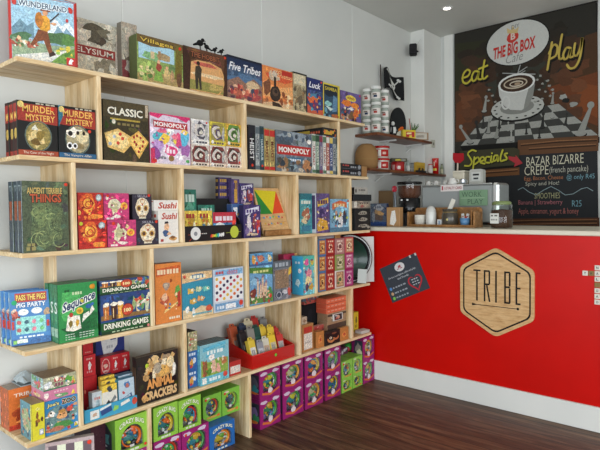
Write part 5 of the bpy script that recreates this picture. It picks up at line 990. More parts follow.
# ---------------------------------------------------------------- red bin of small cartons
t = empty('storage_bin', (.285, 2.237, Z5 + .0005), PI / 2, 'bright red open bin full of small hanging cartons on the fifth board', 'bin')
m = MB(); hw = .178; r = 'c01c16'; pr = [(0, 0), (.25, 0), (.25, .14), (0, .075)]
for s in (-1, 1): m.prism(pr, s * hw, s * (hw - .005), r, plane='yz')
m.box(-hw + .005, hw - .005, 0, .005, 0, .075, r); m.box(-hw + .005, hw - .005, .245, .25, 0, .14, r); m.box(-hw + .005, hw - .005, .005, .245, 0, .004, r)
m.tube([(-hw, -.001, .076), (hw, -.001, .076)], .003, 'd83028'); m.build('bin_body', 'gloss', t)
sticker(t, .01, .045, .009, '6cc83c')
def hang_carton(x, y, h, w, d, c, face, label, tab=True):
    """x across the bin (0 = left), y back from the front"""
    h *= 1.2 if y < .05 else (1.12 if y < .1 else 1.0); w *= 1.04
    m = MB(); m.box(-w / 2, w / 2, 0, d, 0, h, c, .002, {'-x': c})
    w *= 1.0; A = Art(m, (-w / 2, 0, 0), (1, 0, 0), (0, 0, 1), w, h, .2, seed=int(x * 999)); A.r(.12, .06, .88, .7, face).scrib(.25, .45, .75, .6, '8a8c88', 2).b(.5, .25, .2, .12, c)
    pr = [(-w / 2 * .8, h), (w / 2 * .8, h), (w / 2 * .55, h + w * .32), (-w / 2 * .55, h + w * .32)]; m.prism(pr, d * .35, d * .35 + .003, c)
    A2 = Art(m, (-w / 2, d * .35, h), (1, 0, 0), (0, 0, 1), w, w * .32, 0); A2.e(.5, .5, .13, .2, '2a2622')
    o = m.build('hanging_carton', 'printed_card', None, (.285 - y, 2.237 - .178 + x, Z5 + .014), (-.3, 0, PI / 2 - .12 + .1 * math.sin(x * 40))); tag(o, label, 'carton', 'small hanging cartons in the red bin')
for x, y, h, w, d, c, f, l in (
    (.045, .014, .12, .048, .03, 'dcc03c', 'd8dad4', 'yellow carton at the front left corner of the red bin'), (.1, .014, .1, .042, .03, '8a8c94', 'b8bcc0', 'grey carton next to the front left yellow one in the red bin'),
    (.15, .014, .11, .044, .03, 'd0ccb8', 'b89c84', 'cream carton in the front row of the red bin'), (.21, .014, .118, .052, .03, 'e4c42c', 'c0b89c', 'bright yellow carton in the front row of the red bin, right of the cream one'),
    (.275, .02, .11, .045, .03, 'c03028', 'a8a4a0', 'red and grey carton at the front right of the red bin'),
    (.04, .07, .16, .05, .03, '202226', '4a3c34', 'black carton in the second row of the red bin, far left'), (.095, .07, .17, .048, .03, '8c8880', 'a07868', 'grey-brown carton in the second row of the red bin'),
    (.15, .075, .17, .05, .03, '1f4a40', '28685c', 'dark green carton in the second row of the red bin'), (.205, .07, .165, .045, .03, 'dcbc34', 'a8a49c', 'yellow carton in the second row of the red bin, left of two'),
    (.258, .07, .155, .045, .03, 'e0c030', 'c8c0a0', 'yellow carton in the second row of the red bin, right of two'), (.31, .075, .14, .04, .03, 'b82c28', 'c04038', 'red carton in the second row of the red bin, far right'),
    (.035, .14, .205, .055, .03, 'b8522c', 'c8704c', 'rust orange carton at the back left of the red bin'), (.1, .14, .2, .045, .03, '2c3c58', '384a68', 'dark blue carton at the back of the red bin'),
    (.16, .145, .215, .06, .03, 'd4ccac', 'c8c0a0', 'cream carton at the back of the red bin'), (.22, .145, .225, .05, .03, 'b02824', 'c03c34', 'red carton at the back of the red bin, beside the cream one'),
    (.275, .14, .21, .05, .03, '7c7c7c', 'c4c8c8', 'grey carton at the back right of the red bin')):
    hang_carton(x, y, h, w, d, c, f, l)
# ---------------------------------------------------------------- slanted black display tray on the third board
t = empty('display_tray', (.287, 1.802, Z3 + .0005), PI / 2, 'slanted black display tray with two egg shapes on its front, on the third board', 'display tray')
m = MB(); hw = .188; k = '17181a'
m.box(-hw, hw, 0, .004, 0, .078, k); m.box(-hw, hw, .004, .106, 0, .004, k); m.box(-hw, hw, .106, .11, 0, .22, k)
for s in (-1, 1): m.prism([(.004, .004), (.106, .004), (.106, .22), (.004, .078)], s * hw, s * (hw - .004), k, plane='yz')
A = Art(m, (-hw, 0, 0), (1, 0, 0), (0, 0, 1), 2 * hw, .078, 0)
A.line([(.05, .45), (.3, .5)], .006, 'b04a30').e(.17, .52, .085, .42, 'e4e4e0').e(.17, .5, .03, .14, '8a8c90').line([(.1, .2), (.06, .04)], .006, 'd0402c').line([(.7, .45), (.98, .5)], .006, 'a8b83c').e(.86, .5, .08, .42, 'bcc83c').line([(.82, .14), (.8, .02)], .006, 'a8b83c')
for i, c in enumerate(('d8402c', 'e8a02c', 'd8d83c', '6ac85c', '4ab8c8', 'e8e8e4', 'e8e8e4', 'e8e8e4')): A.b(.44 + .03 * i, .3 + .01 * i, .018, .12, c)
A.scrib(.27, .46, .36, .52, 'c8c8c4', 3); m.build('tray', 'printed_card', t)
dt = 'small game packs in the slanted black tray'
zt = Z3 + .005
for a, y0, y1, h, xf, l in (('green_pack', 1.63, 1.74, .26, .22, 'dark green game pack standing at the back of the slanted tray'), ('yellow_pack', 1.625, 1.705, .15, .272, 'yellow game pack at the front left of the slanted tray'),
    ('yellow_pack', 1.709, 1.80, .15, .272, 'yellow and grey game pack in the middle of the slanted tray'), ('blue_red_pack', 1.805, 1.965, .14, .272, 'blue and red game pack at the front right of the slanted tray'),
    ('green_pack', 1.75, 1.86, .18, .22, 'green game pack low at the back of the slanted tray')):
    gbox(a, y0, y1, zt, h, .03, xf, l, dt, name='card_game_box', lean=.02, seed=int(y0 * 1000))
# ---------------------------------------------------------------- wooden triangle game, leaning
t = empty('wooden_game', (.255, 2.321, Z3 + .0005), PI / 2, 'wooden game with green yellow and red triangles, leaning back on the third board', 'board game')
m = MB(); m.box(-.1125, .1125, .0, .02, 0, .035, 'fff', .003); m.build('ledge', 'brown_wood', t)
bd = MB(); W_, Hh = .225, .3
bd.box(-W_ / 2, W_ / 2, 0, .014, 0, Hh, 'fff', .002); o = bd.build('board', 'plywood', t, (0, .008, .005), (-.34, 0, 0))
p = MB(); A = Art(p, (-W_ / 2, 0, 0), (1, 0, 0), (0, 0, 1), W_, Hh, .1)
A.p([(.05, .44), (.5, .44), (.05, .95)], '2f8a3c').p([(.5, .44), (.86, .93), (.05, .95)], 'dcd02c').p([(.5, .44), (.95, .46), (.86, .93)], 'e0502c')
for i, c in enumerate(('4a9ad0', 'd85a4c', '5ab0c8', '6ac070', 'd8b03c', '4a7ac8', 'c84848')): A.b(.14 + .115 * i, .36 + .02 * (i % 2), .035, .022, c); A.b(.14 + .115 * i, .24 - .02 * (i % 2), .03, .02, ('d8a83c', 'c85050', '5aa0c0')[i % 3])
p.build('printed_face', 'matte', o, (0, 0, 0))
# ---------------------------------------------------------------- round green tray, white board, paper
t = empty('round_tray', (.205, 3.10, Z4 + .001), PI / 2 - .59, 'large round dark green tray with a dark rim standing behind the small card games', 'tray')
R0 = .178
m = MB(); m.lathe([(.001, .012, '1c3c30'), (R0 - .034, .012, '1c3c30'), (R0 - .03, 0, '15181a'), (R0 - .018, -.006, '1c1e20'), (R0 - .01, -.006, 'b8bcbc'), (R0, .004, '1a1c1e'), (R0, .02, '1a1c1e'), (.001, .024, '1a1c1e')], '1c3c30', 48, (0, 0, R0), 'y'); m.build('tray_body', 'gloss', t)
m = MB(); m.box(-.15, .142, 0, .006, 0, .33, 'd4d4d0', .001); tag(m.build('white_board', 'matte', None, (.215, 3.165, Z4 + .001), (0, 0, PI / 2 - .59)), 'white board standing behind the round green tray', 'board')
m = MB(); m.box(-.035, .035, 0, .002, 0, .1, 'c4ccc8', .0005); tag(m.build('paper_card', 'matte', None, (.287, 3.135, Z4 + .0055), (-.1, .12, PI / 2 - .5)), 'small pale card leaning in front of the round green tray', 'card')
# ---------------------------------------------------------------- right bay of the fifth board
m = MB(); m.box(-.11, .11, 0, .05, 0, .17, '14151a', .006); A = Art(m, (-.11, 0, 0), (1, 0, 0), (0, 0, 1), .22, .17, .3); A.b(.4, .5, .1, .3, '1c1e26')
m.tube([(.1, -.002, .12), (.112, -.006, .06), (.1, -.008, .0)], .004, '14151a'); tag(m.build('black_case', 'matte', None, (.15, 2.745, .4645), (0, 0, PI / 2)), 'upright black case with a strap in the right bay of the fifth board', 'case')
m = MB(); m.box(-.11, .11, 0, .1, 0, .09, '8a7a68', .003); m.build('card_game_box', 'printed_card', None, (.15, 2.745, .3735), (0, 0, PI / 2)); o = bpy.context.scene.collection.objects[-1]; tag(o, 'low brown box under the black case', 'board game')
for i, (c, c2) in enumerate((('b8564c', '3c5c4c'), ('4c6a7c', 'c8c0b0'))):
    m = MB(); m.box(-.075, .075, 0, .05, 0, .022, c, .002); A = Art(m, (-.075, 0, 0), (1, 0, 0), (0, 0, 1), .15, .022, .2, seed=i); A.s_(9, .05, .1, .95, .9, .05, [c2, 'd8d0c8', 'a83830'])
    tag(m.build('card_game_box', 'printed_card', None, (.15, 2.74 - .01 * i, .6355 + .0225 * i), (0, 0, PI / 2)), ('flat red and green box lying on the black case', 'flat blue-grey box topmost over the black case')[i], 'board game')
m = MB()
for i in range(8): m.box(-.045, .045, -.03, .03, .0025 * i, .0025 * i + .002, 'dad8d2' if i % 2 else 'c8c4bc')
tag(m.build('note_pad', 'matte', None, (.255, 3.185, Z5 + .0005), (0, 0, PI / 2 - .1)), 'white pad of paper lying at the right end of the fifth board', 'paper')
m = MB(); m.box(-.1, .1, -.05, .05, 0, .045, '6a3850', .003); A = Art(m, (-.1, -.05, 0), (1, 0, 0), (0, 0, 1), .2, .045, .3); A.s_(8, .05, .1, .95, .9, .08, ['8a98a8', '4a2c3c', 'c8c8d0'])
tag(m.build('card_game_box', 'printed_card', None, (.115, 3.03, 0.2180 + .001), (0, 0, PI / 2)), 'dusky purple box lying on the small green toy boxes', 'board game')
m = MB(); m.ball(0, 0, .03, .045, .03, .03, '3c9a3c'); m.ball(.02, -.028, .035, .015, .01, .015, 'd8f4f8'); m.ball(.03, -.01, .045, .02, .02, .015, '2c8ab8'); m.ball(-.035, -.01, .02, .018, .02, .018, 'c83c4c')
tag(m.build('toy_ball', 'gloss', None, (.13, 3.19, 0.2180 + .001), (0, 0, PI / 2)), 'green and blue toy on top of the small green toy boxes', 'toy')

# ---------------------------------------------------------------- bird figures on the walker box
def bird(y, k, f, lab):
    m = MB(); zz = 2.1045
    m.ball(0, 0, .026 * k, .014 * k, .008 * k, .011 * k, '101112'); m.ball(.012 * k * f, 0, .038 * k, .007 * k, .006 * k, .007 * k, '101112')
    m.tube([(.017 * k * f, 0, .038 * k), (.026 * k * f, 0, .036 * k)], [.003 * k, .0006], '101112', 6); m.tube([(-.01 * k * f, 0, .022 * k), (-.03 * k * f, 0, .014 * k)], [.006 * k, .003 * k], '101112', 6)
    for s in (-1, 1): m.tube([(0, .003 * s, .018 * k), (.002, .003 * s, 0)], .0016, '101112', 5)
    tag(m.build('bird_figurine', 'matte', None, (.22, y, zz), (0, 0, PI / 2)), lab, 'figurine', 'small black bird figures')
bird(1.7793, 1.45, 1, 'black bird figure, leftmost on the dark brown game box'); bird(1.8223, 1.05, -1, 'black bird figure, second from the left on the dark brown game box')
bird(1.8763, .9, 1, 'black bird figure, second from the right on the dark brown game box'); bird(1.9215, .9, 1, 'black bird figure, rightmost on the dark brown game box')

# ---------------------------------------------------------------- things on the walls
m = MB(); m.box(0, .012, -.05, .05, 0, .49, '141417', .003, {'+x': '1a1a1e'}); tag(m.build('wall_picture', 'gloss', None, (.001, .785, 1.25)), 'edge of a black framed panel on the wall at the far left', 'picture')
# pirate flag: waving cloth, skull and crossed bones
t = empty('pirate_flag', (.03, 3.8057, 2.2300), 0, 'small black pirate flag with skull and crossed bones on the left wall', 'flag')
fl = [(3.8046, 2.2300), (3.8037, 2.4209), (3.7965, 2.4539), (4.1231, 2.3976), (4.1415, 2.1977), (3.8354, 2.2595)]
oy, oz = fl[0]; m = MB(); m.tube([(0, 0, -.02), (0, fl[2][0] - oy, fl[2][1] - oz)], .004, '3c2c22'); m.build('flag_pole', 'matte', t)
def cloth(u, v):
    """u 0..1 along the fly, v 0..1 upward"""
    a = Vector((0, fl[5][0] - oy, fl[5][1] - oz)); b = Vector((0, fl[1][0] - oy, fl[1][1] - oz)); c_ = Vector((0, fl[4][0] - oy, fl[4][1] - oz)); d_ = Vector((0, fl[3][0] - oy, fl[3][1] - oz))
    p = (a * (1 - v) + b * v) * (1 - u) + (c_ * (1 - v) + d_ * v) * u
    wv = math.sin(u * 2 * PI) ; return p + Vector((.012 + .016 * math.sin(u * 7 + v), 0, .018 * wv + .01 * math.sin(u * 9)))
v = [cloth(i / 20, j / 8) for i in range(21) for j in range(9)]
fs = [(i * 9 + j, (i + 1) * 9 + j, (i + 1) * 9 + j + 1, i * 9 + j + 1) for i in range(20) for j in range(8)]
m = MB(); m.add(v, fs, hx('16171a'), True); o = m.build('flag_cloth', 'matte', t); sd = o.modifiers.new('thick', 'SOLIDIFY'); sd.thickness = .001
m = MB()
def onflag(pts, c):
    m.add([cloth(a, b) + Vector((.0022, 0, 0)) for a, b in pts], [tuple(range(len(pts)))], hx(c))
def eo(cx, cy, rx, ry, c, n=14): onflag([(cx + rx * math.cos(2 * PI * i / n), cy + ry * math.sin(2 * PI * i / n)) for i in range(n)], c)
for (a, b), (c_, d_) in (((.2, .86), (.78, .1)), ((.22, .12), (.8, .84))):
    for i in range(6):
        q0 = (a + (c_ - a) * i / 6, b + (d_ - b) * i / 6); q1 = (a + (c_ - a) * (i + 1) / 6, b + (d_ - b) * (i + 1) / 6); onflag([(q0[0] - .03, q0[1]), (q0[0] + .03, q0[1]), (q1[0] + .03, q1[1]), (q1[0] - .03, q1[1])], 'c9cbc8')
    for q in ((a, b), (c_, d_)): eo(q[0] - .03, q[1] + .03, .05, .055, 'c9cbc8', 8); eo(q[0] + .03, q[1] - .03, .05, .055, 'c9cbc8', 8)
sk = MB(); m_, m = m, sk
eo(.5, .56, .16, .2, 'd4d6d2'); onflag([(.4, .28), (.6, .28), (.6, .46), (.4, .46)], 'd4d6d2'); m = m_
m.build('crossed_bones', 'matte', t); 
for q in (0,): sk.build('skull_emblem', 'matte', t, (.001, 0, 0))
ey = MB(); m = ey
eo(.44, .56, .045, .055, '16171a', 8); eo(.57, .56, .045, .055, '16171a', 8); onflag([(.48, .44), (.53, .44), (.505, .5)], '16171a'); ey.build('eye_sockets', 'matte', t, (.002, 0, 0))
# loudspeaker in the ceiling corner
t = empty('wall_speaker', (.075, 4.26, 2.6153), 0, 'small black loudspeaker high in the corner by the boxed column', 'speaker')
m = MB(); m.box(-.033, .033, -.04, .04, 0, .095, '141416', .01); m.build('speaker_cabinet', 'matte', t, (0, 0, 0), (.0, 0, .5))
m = MB(); m.box(-.027, .027, -.044, -.038, .008, .087, '242427', .004); m.lathe([(.001, -.046, '0c0c0d'), (.02, -.0445, '1c1c1e')], '1c1c1e', 20, (0, 0, .035), 'y'); m.build('speaker_grille', 'matte', t, (0, 0, 0), (0, 0, .5))
m = MB(); m.tube([(0, .03, .05), (0, .082, .05)], .008, '1a1a1c'); m.tube([(0, .03, .07), (.02, .06, .12), (.03, .08, .15)], .002, 'c8c8c4'); m.build('bracket', 'matte', t)
# socket on the side of the boxed column
m = MB(); m.box(0, .01, -.035, .035, 0, .07, 'c4c2b4', .002); m.box(.01, .012, -.012, .012, .02, .045, '8a887c', .001); tag(m.build('wall_socket', 'matte', None, (.1365, 4.4968, 1.8171)), 'small beige socket on the side of the boxed column', 'socket')
# downlight
t = empty('ceiling_downlight', (.513, 4.019, H - .001), 0, 'round recessed ceiling lamp, lit, above the red counter', 'lamp')
m = MB(); m.lathe([(.028, -.002), (.03, -.006), (.044, -.005), (.046, 0), (.028, 0)], 'e0e0dc', 28, (0, 0, 0)); m.build('lamp_ring', 'matte', t)
m = MB(); m.lathe([(.0005, -.003), (.02, -.0035), (.0275, -.0015)], 'fff', 20); m.build('bulb', 'lamp_glow', t)

# ---------------------------------------------------------------- floating shelves on the left wall
def fshelf(pts, z, label, brs):
    t = empty('wall_shelf', (.1, 4.0, z), 0, label, 'shelf'); m = MB(); m.prism([(a - .1, b - 4.0) for a, b in pts], 0, .02, 'fff', plane='xy'); m.build('shelf_plank', 'redwood', t)
    for y in brs:
        b = MB(); b.box(-.098, .06, y - 4.008, y - 3.992, -.012, -.0005, 'd8d8d4'); b.prism([(-.098, -.07), (-.09, -.07), (.0, -.0125), (-.012, -.0125), (-.098, -.062)], y - 4.003, y - 3.997, 'd8d8d4'); b.build('bracket', 'matte', t)
fshelf([(.001, 3.471), (.213, 3.471), (.213, 4.341), (.001, 4.341)], 1.83, 'upper reddish brown wall shelf carrying white jars', (3.82, 4.25))
fshelf([(.001, 3.38), (.198, 3.38), (.198, 4.64), (.139, 4.64), (.139, 4.341), (.001, 4.341)], 1.553, 'lower reddish brown wall shelf carrying tubs and tins', (3.75, 4.2))
ZU, ZL = 1.8505, 1.5735
def jar(x, y, z, r, h, label, group, accent):
    t = empty('storage_jar', (x, y, z), 0, label, 'jar', group)
    m = MB(); m.lathe([(.001, 0), (r * .8, 0), (r * .97, h * .08), (r, h * .2), (r, h * .55), (r * .93, h * .68), (r * .74, h * .76), (r * .72, h * .84)], 'aab2a8', 22); m.build('jar_body', 'gloss', t)
    m = MB(); m.lathe([(r * .72, h * .8), (r * .95, h * .805), (r * .98, h * .88), (r * .92, h * .985), (.001, h)], 'ecece8', 22); m.build('jar_lid', 'matte', t)
    m = MB(); m.lathe([(r * 1.01, h * .18), (r * 1.015, h * .2), (r * 1.015, h * .56), (r * 1.0, h * .58)], 'e4dcd6', 14, a0=-2.3, a1=-.1)
    m.lathe([(r * 1.03, h * .26, accent), (r * 1.03, h * .4, accent)], accent, 6, a0=-1.5, a1=-.8); m.lathe([(r * 1.035, h * .42), (r * 1.035, h * .5)], '7a6a60', 6, a0=-1.7, a1=-.9); m.build('jar_label', 'matte', t)
col_ = ((.075, 3.53, 'left column'), (.15, 3.545, 'middle column'), (.15, 3.668, 'right column'))
for i, (x, y, w_) in enumerate(col_):
    for k in range(3): jar(x, y, ZU + (.118 + (0, .004, 0)[i]) * k + .0003, .036 if i != 1 else .039, .117 + (0, .004, 0)[i], 'white jar on the upper wall shelf, %s, %s' % (w_, ('bottom', 'middle', 'top')[k]), 'white jars stacked on the upper wall shelf', ('b04038', 'a85048', '2a3c58')[(i + 2 * k) % 3])
# black round-topped board with an orange foot
m = MB(); w_, h_ = .075, .265
pts = [(-w_, 0), (w_, 0), (w_, h_ * .5)] + [(w_ * math.cos(a), h_ * .5 + h_ * .5 * math.sin(a)) for a in [PI * i / 14 for i in range(1, 14)]] + [(-w_, h_ * .5)]
m.prism(pts, 0, .02, '1b1e1f'); A = Art(m, (-w_, 0, 0), (1, 0, 0), (0, 0, 1), 2 * w_, h_, .2); A.p([(.5, .05), (.95, .05), (.95, .2), (.75, .4), (.5, .32)], 'd8862c').b(.7, .32, .14, .08, 'c85a1c').p([(.3, .02), (.8, .02), (.72, .3), (.4, .2)], 'c8c8bc')
tag(m.build('round_top_board', 'matte', None, (.10, 3.9628, ZU), (0, 0, PI / 2 - .45)), 'black round-topped board with an orange patch on the upper wall shelf', 'board')
t = empty('figurine', (.165, 3.7676, ZU), PI / 2 - .4, 'black and white standing figure in front of the black round-topped board', 'figurine')
m = MB(); m.lathe([(.001, 0), (.02, 0), (.022, .03), (.016, .07), (.008, .085)], '202224', 14); m.ball(0, 0, .1, .015, .014, .018, 'c8c8c4'); m.tube([(-.018, 0, .07), (-.03, -.01, .03)], .006, '8a8c8c', 6); m.tube([(.018, 0, .07), (.03, -.01, .04)], .006, '8a8c8c', 6); m.build('figure_body', 'matte', t)
m = MB(); m.box(-.012, .012, -.024, -.019, .02, .07, 'd8d8d4', .002); m.build('shirt_front', 'matte', t)
def counter_box(name, x0, x1, y, z0, h, d, c, label, fn, cat, rz=0, group=None, mat='printed_card'):
    """a small printed box that faces the camera side (-y)"""
    w = x1 - x0; m = MB(); m.box(-w / 2, w / 2, 0, d, 0, h, c, .0015); A = Art(m, (-w / 2, 0, 0), (1, 0, 0), (0, 0, 1), w, h, .15)
    if fn: fn(A)
    return tag(m.build(name, mat, None, ((x0 + x1) / 2, y, z0), (0, 0, rz)), label, cat, group)
def ubox(name, u0, u1, v, X, z0, h, d, c, label, fn, cat):
    pass
def wbox(name, y0, y1, X, z0, h, d, c, label, fn, cat, group=None, rz=-.5):
    w = y1 - y0; m = MB(); m.box(-w / 2, w / 2, 0, d, 0, h, c, .0015); A = Art(m, (-w / 2, 0, 0), (1, 0, 0), (0, 0, 1), w, h, .15)
    if fn: fn(A)
    return tag(m.build(name, 'printed_card', None, (X, (y0 + y1) / 2, z0), (0, 0, PI / 2 + rz)), label, cat, group)
wbox('tea_box', 3.9566, 4.0818, .17, ZU, .075, .03, 'd8c02c', 'yellow and red packet on the upper wall shelf', lambda A: A.r(.25, .2, .9, .8, 'b82c24').b(.5, .6, .2, .12, 'ecdca0').r(.5, .1, .7, .4, 'e8d048'), 'packet')
m = MB()
for i in range(7):
    a = -.5 + i * .14; m.tube([(0, 0, .03), (.01 * math.sin(i), .02 - .03 * a, .1), (.015 * math.sin(i * 2), .05 - .13 * a, .17 - .02 * (i % 3))], [.003, .006, .002], ('3c6a34', '5a7c3c', '2f5c34')[i % 3], 6)
m.tube([(0, .0, .03), (.0, -.05, .2)], [.004, .003], 'b03a2c', 6); m.lathe([(.001, 0), (.02, 0), (.026, .04), (.022, .04), (.02, .035)], '6a5c44', 14)
tag(m.build('potted_plant', 'matte', None, (.08, 4.2253, ZU)), 'small spiky plant in a pot on the upper wall shelf', 'plant')
wbox('small_picture', 4.0714, 4.2377, .2, ZU, .065, .012, '9a7a5c', 'small framed picture at the right of the upper wall shelf', lambda A: A.r(.1, .1, .9, .9, 'c4beb2').b(.5, .45, .25, .2, '9c9488'), 'picture')
# tubs and tins on the lower shelf
def tub(x, y, z, r, h, label, group):
    t = empty('food_tub', (x, y, z), 0, label, 'tub', group)
    m = MB(); m.lathe([(.001, 0), (r * .93, 0), (r * .97, .01), (r, h * .82)], 'c8c0b4', 28); m.build('tub_body', 'gloss', t)
    m = MB(); m.lathe([(r * 1.0, h * .82), (r * 1.06, h * .82), (r * 1.06, h * .98), (r * .98, h), (.001, h)], 'b8201c', 28); m.build('tub_lid', 'gloss', t, None); t.children[-1]['label'] = 'red lid'
    m = MB(); m.lathe([(r * 1.01, h * .14), (r * 1.03, h * .15), (r * 1.03, h * .68), (r * 1.01, h * .69)], 'b82420', 20, a0=-2.6, a1=-.0); m.lathe([(r * 1.045, h * .16, 'e8e4dc'), (r * 1.045, h * .66, 'e8e4dc')], 'e8e4dc', 4, a0=-1.35, a1=-1.0); m.lathe([(r * 1.045, h * .3, 'e0b8a8'), (r * 1.045, h * .5, 'e0b8a8')], 'd8a898', 4, a0=-.8, a1=-.4); m.build('tub_label', 'gloss', t)
rt = .066
yt = 3.6730
tub(.11, yt, ZL, rt, .092, 'red-lidded clear tub, lower of two on the lower wall shelf', 'red-lidded tubs'); tub(.11, yt, ZL + .0923, rt, .098, 'red-lidded clear tub, upper of two on the lower wall shelf', 'red-lidded tubs')
t = empty('biscuit_tin', (.105, 3.9349, ZL), 0, 'round red tin on the lower wall shelf, right of the tubs', 'tin')
m = MB(); m.lathe([(.001, 0), (.056, 0), (.058, .004), (.058, .07), (.056, .075), (.001, .076)], 'ac1c1c', 28); m.lathe([(.0595, .012, 'd8a8a0'), (.0595, .055, 'd8a8a0')], 'd8a8a0', 4, a0=-1.8, a1=-1.4); m.lathe([(.0595, .02, 'e8d8cc'), (.0595, .045, 'e8d8cc')], 'e8d8cc', 4, a0=-1.0, a1=-.6); m.build('tin_body', 'gloss', t)
m = MB(); m.lathe([(.06, .066), (.06, .0785), (.055, .082), (.001, .083)], '96181a', 28); m.build('tin_lid', 'gloss', t)
wbox('food_packet', 3.8641 , 4.0091, .125, ZL + .0835, .028, .05, '4c4a34', 'dark packet lying on the round red tin', lambda A: A.b(.4, .5, .2, .3, 'c8b83c').r(.6, .2, .9, .8, '8a8c84'), 'packet')
def bottle(x, y, z, r, h, c, label, capc='dadad4', glass=False, group=None, neck=.45, band=None, cat='bottle'):
    t = empty('bottle', (x, y, z), 0, label, cat, group); m = MB()
    m.lathe([(.001, 0), (r * .92, 0), (r, .006), (r, h * .62), (r * neck, h * .8), (r * neck, h * .9)], c, 18); m.build('bottle_body', 'gloss', t)
    m = MB(); m.lathe([(r * neck, h * .9), (r * neck * 1.15, h * .9), (r * neck * 1.15, h), (.001, h)], capc, 16); m.build('bottle_cap', 'gloss', t)
    if band: m = MB(); m.lathe([(r * 1.02, h * .15), (r * 1.02, h * .5)], band, 14, a0=-2.8, a1=.2); m.build('bottle_label', 'matte', t)
    return t
bottle(.12, 4.0826, ZL, .018, .115, 'a8b4ac', 'slim clear bottle beside the round red tin', band='d8d8d0')
bottle(.09, 4.2257, ZL, .028, .09, 'c4c8c4', 'short white jar with a grey cap on the lower wall shelf', '9aa0a0', neck=.8, band='e8e8e4', cat='jar')
wbox('food_packet', 4.1575, 4.3006, .165, ZL, .09, .03, 'c89c2c', 'yellow packet with dark print on the lower wall shelf', lambda A: A.r(0, .7, 1, 1, 'd8b03c').b(.3, .3, .14, .2, '3c2c28').b(.7, .3, .14, .2, '3c2c28'), 'packet', rz=0)
wbox('food_packet', 4.1300, 4.2723, .194, ZL, .018, .03, '20242c', 'flat black packet at the front edge of the lower wall shelf', None, 'packet', rz=0)
bottle(.165, 4.4032, ZL, .02, .085, 'd8ccc8', 'small bottle with a red top, left of the tall red canister', 'c83c2c', neck=.8, band='e0dcd4')
t = empty('snack_canister', (.167, 4.4972, ZL), 0, 'tall red canister on the lower wall shelf', 'canister')
m = MB(); m.lathe([(.001, 0), (.028, 0), (.028, .13)], 'c0201c', 22); m.lathe([(.0288, .03, 'e8c83c'), (.0288, .05, 'e8c83c')], 'e8c83c', 6, a0=-2.2, a1=-.8); m.lathe([(.0288, .07, 'ecdcc0'), (.0288, .11, 'ecdcc0')], 'ecdcc0', 3, a0=-1.7, a1=-1.4); m.build('canister_body', 'gloss', t)
m = MB(); m.lathe([(.028, .13), (.03, .13), (.03, .142), (.001, .143)], 'd83a30', 22); m.build('canister_lid', 'gloss', t)
bottle(.158, 4.6382, ZL, .014, .1, '8a9474', 'slim olive green bottle at the right end of the lower wall shelf', '4a5040', band='c8c4a8')
# basket and parcel at the shelf end
m = MB(); m.lathe([(.001, .0), (.07, .0), (.088, .03), (.09, .08), (.086, .13), (.07, .17), (.04, .195), (.001, .2)], '9a7448', 26)
for k in range(6): rr = .087 - .0035 * abs(k - 2) ** 1.4; m.lathe([(rr, .02 + .024 * k), (rr + .005, .026 + .024 * k), (rr, .032 + .024 * k)], '9c7c4c', 26)
tag(m.build('basket', 'matte', None, (.095, 3.49, ZL + .0005), None), 'domed brown basket standing left of the red-lidded tubs', 'basket')
gbox('cardboard', 3.1034, 3.2596, 1.496, .104, .108, .115, 'open brown cardboard parcel behind the flat black boxes', name='cardboard_box', cat='box')
gbox('cardboard', 3.1703, 3.2360, 1.496, .075, .1, .27, 'small light brown carton at the very end of the second board', name='cardboard_box', cat='box', seed=4)

# ---------------------------------------------------------------- things on the counter
ZC = 1.1325
def cb(name, u0, u1, vt, y, d, c, label, fn=None, cat='box', z0=None, mat='printed_card', rz=0):
    pass
o = gbox('blue_brown_pouch', 0, 0.2622 - 0.1260, ZC, 1.3062 - ZC, .04, 0, 'blue and brown patterned coffee pouch on the counter beside the black stack', name='coffee_pouch', cat='pouch', lean=.0)[0]
o.location = ((0.2622 + 0.1260) / 2, 3.5, ZC); o.rotation_euler = (0, 0, .1)
o = counter_box('menu_holder', 0.2988, 0.4103, 3.45, ZC, 1.2758 - ZC, .05, 'b4895a', 'small wooden box with a shiny white front, left of the grinder', lambda A: A.p([(.25, .12), (.55, .05), (.75, .3), (.65, .85), (.4, .8), (.3, .45)], 'ece8e0'), 'box')
for u0, u1, vt, l, y in ((367.5, 376.8, 189.5, 'left brown cardboard sheet leaning behind the coffee pouch', 3.85), (378.5, 392.3, 190.8, 'right brown cardboard sheet leaning behind the coffee pouch', 3.85)):
    pass
m = MB(); 
for a, b, vt, l in ((-0.0777, -0.0148, 1.4263, 'narrow brown cardboard sheet standing behind the black stack'), (0.0029, 0.1361, 1.4125, 'wide brown cardboard sheet standing behind the coffee pouch')):
    counter_box('cardboard_sheet', a, b, 3.8, ZC, vt - ZC, .012, '8a6c48', l, None, 'cardboard')
# scissors standing in a black holder
t = empty('scissors', (0.3130, 3.54, ZC), 0, 'pair of scissors with a red handle beside the coffee grinder', 'scissors')
m = MB(); zt_ = 1.4451 - ZC
for s, dx in ((-1, -.006), (1, .006)):
    m.tube([(dx + .011 * math.cos(a), 0, zt_ - .03 + .019 * math.sin(a)) for a in [2 * PI * i / 14 for i in range(15)]], .0045, 'b82438', 7)
m.build('handle', 'gloss', t)
m = MB(); m.prism([(-.006, zt_ - .05), (.002, zt_ - .05), (.014, .03), (.012, .0), (.004, .02)], -.002, .002, 'a8acb0'); m.prism([(.006, zt_ - .05), (-.002, zt_ - .05), (.002, .03), (.016, .0), (.02, .02)], .0025, .005, '9a9ea4'); m.build('blades', 'metal', t)
m = MB(); m.box(-.02, .03, .01, .05, 0, .1, '1c1e22', .004); tag(m.build('black_holder', 'matte', None, (0.3130 - .01, 3.545, ZC)), 'black holder behind the red-handled scissors', 'holder')
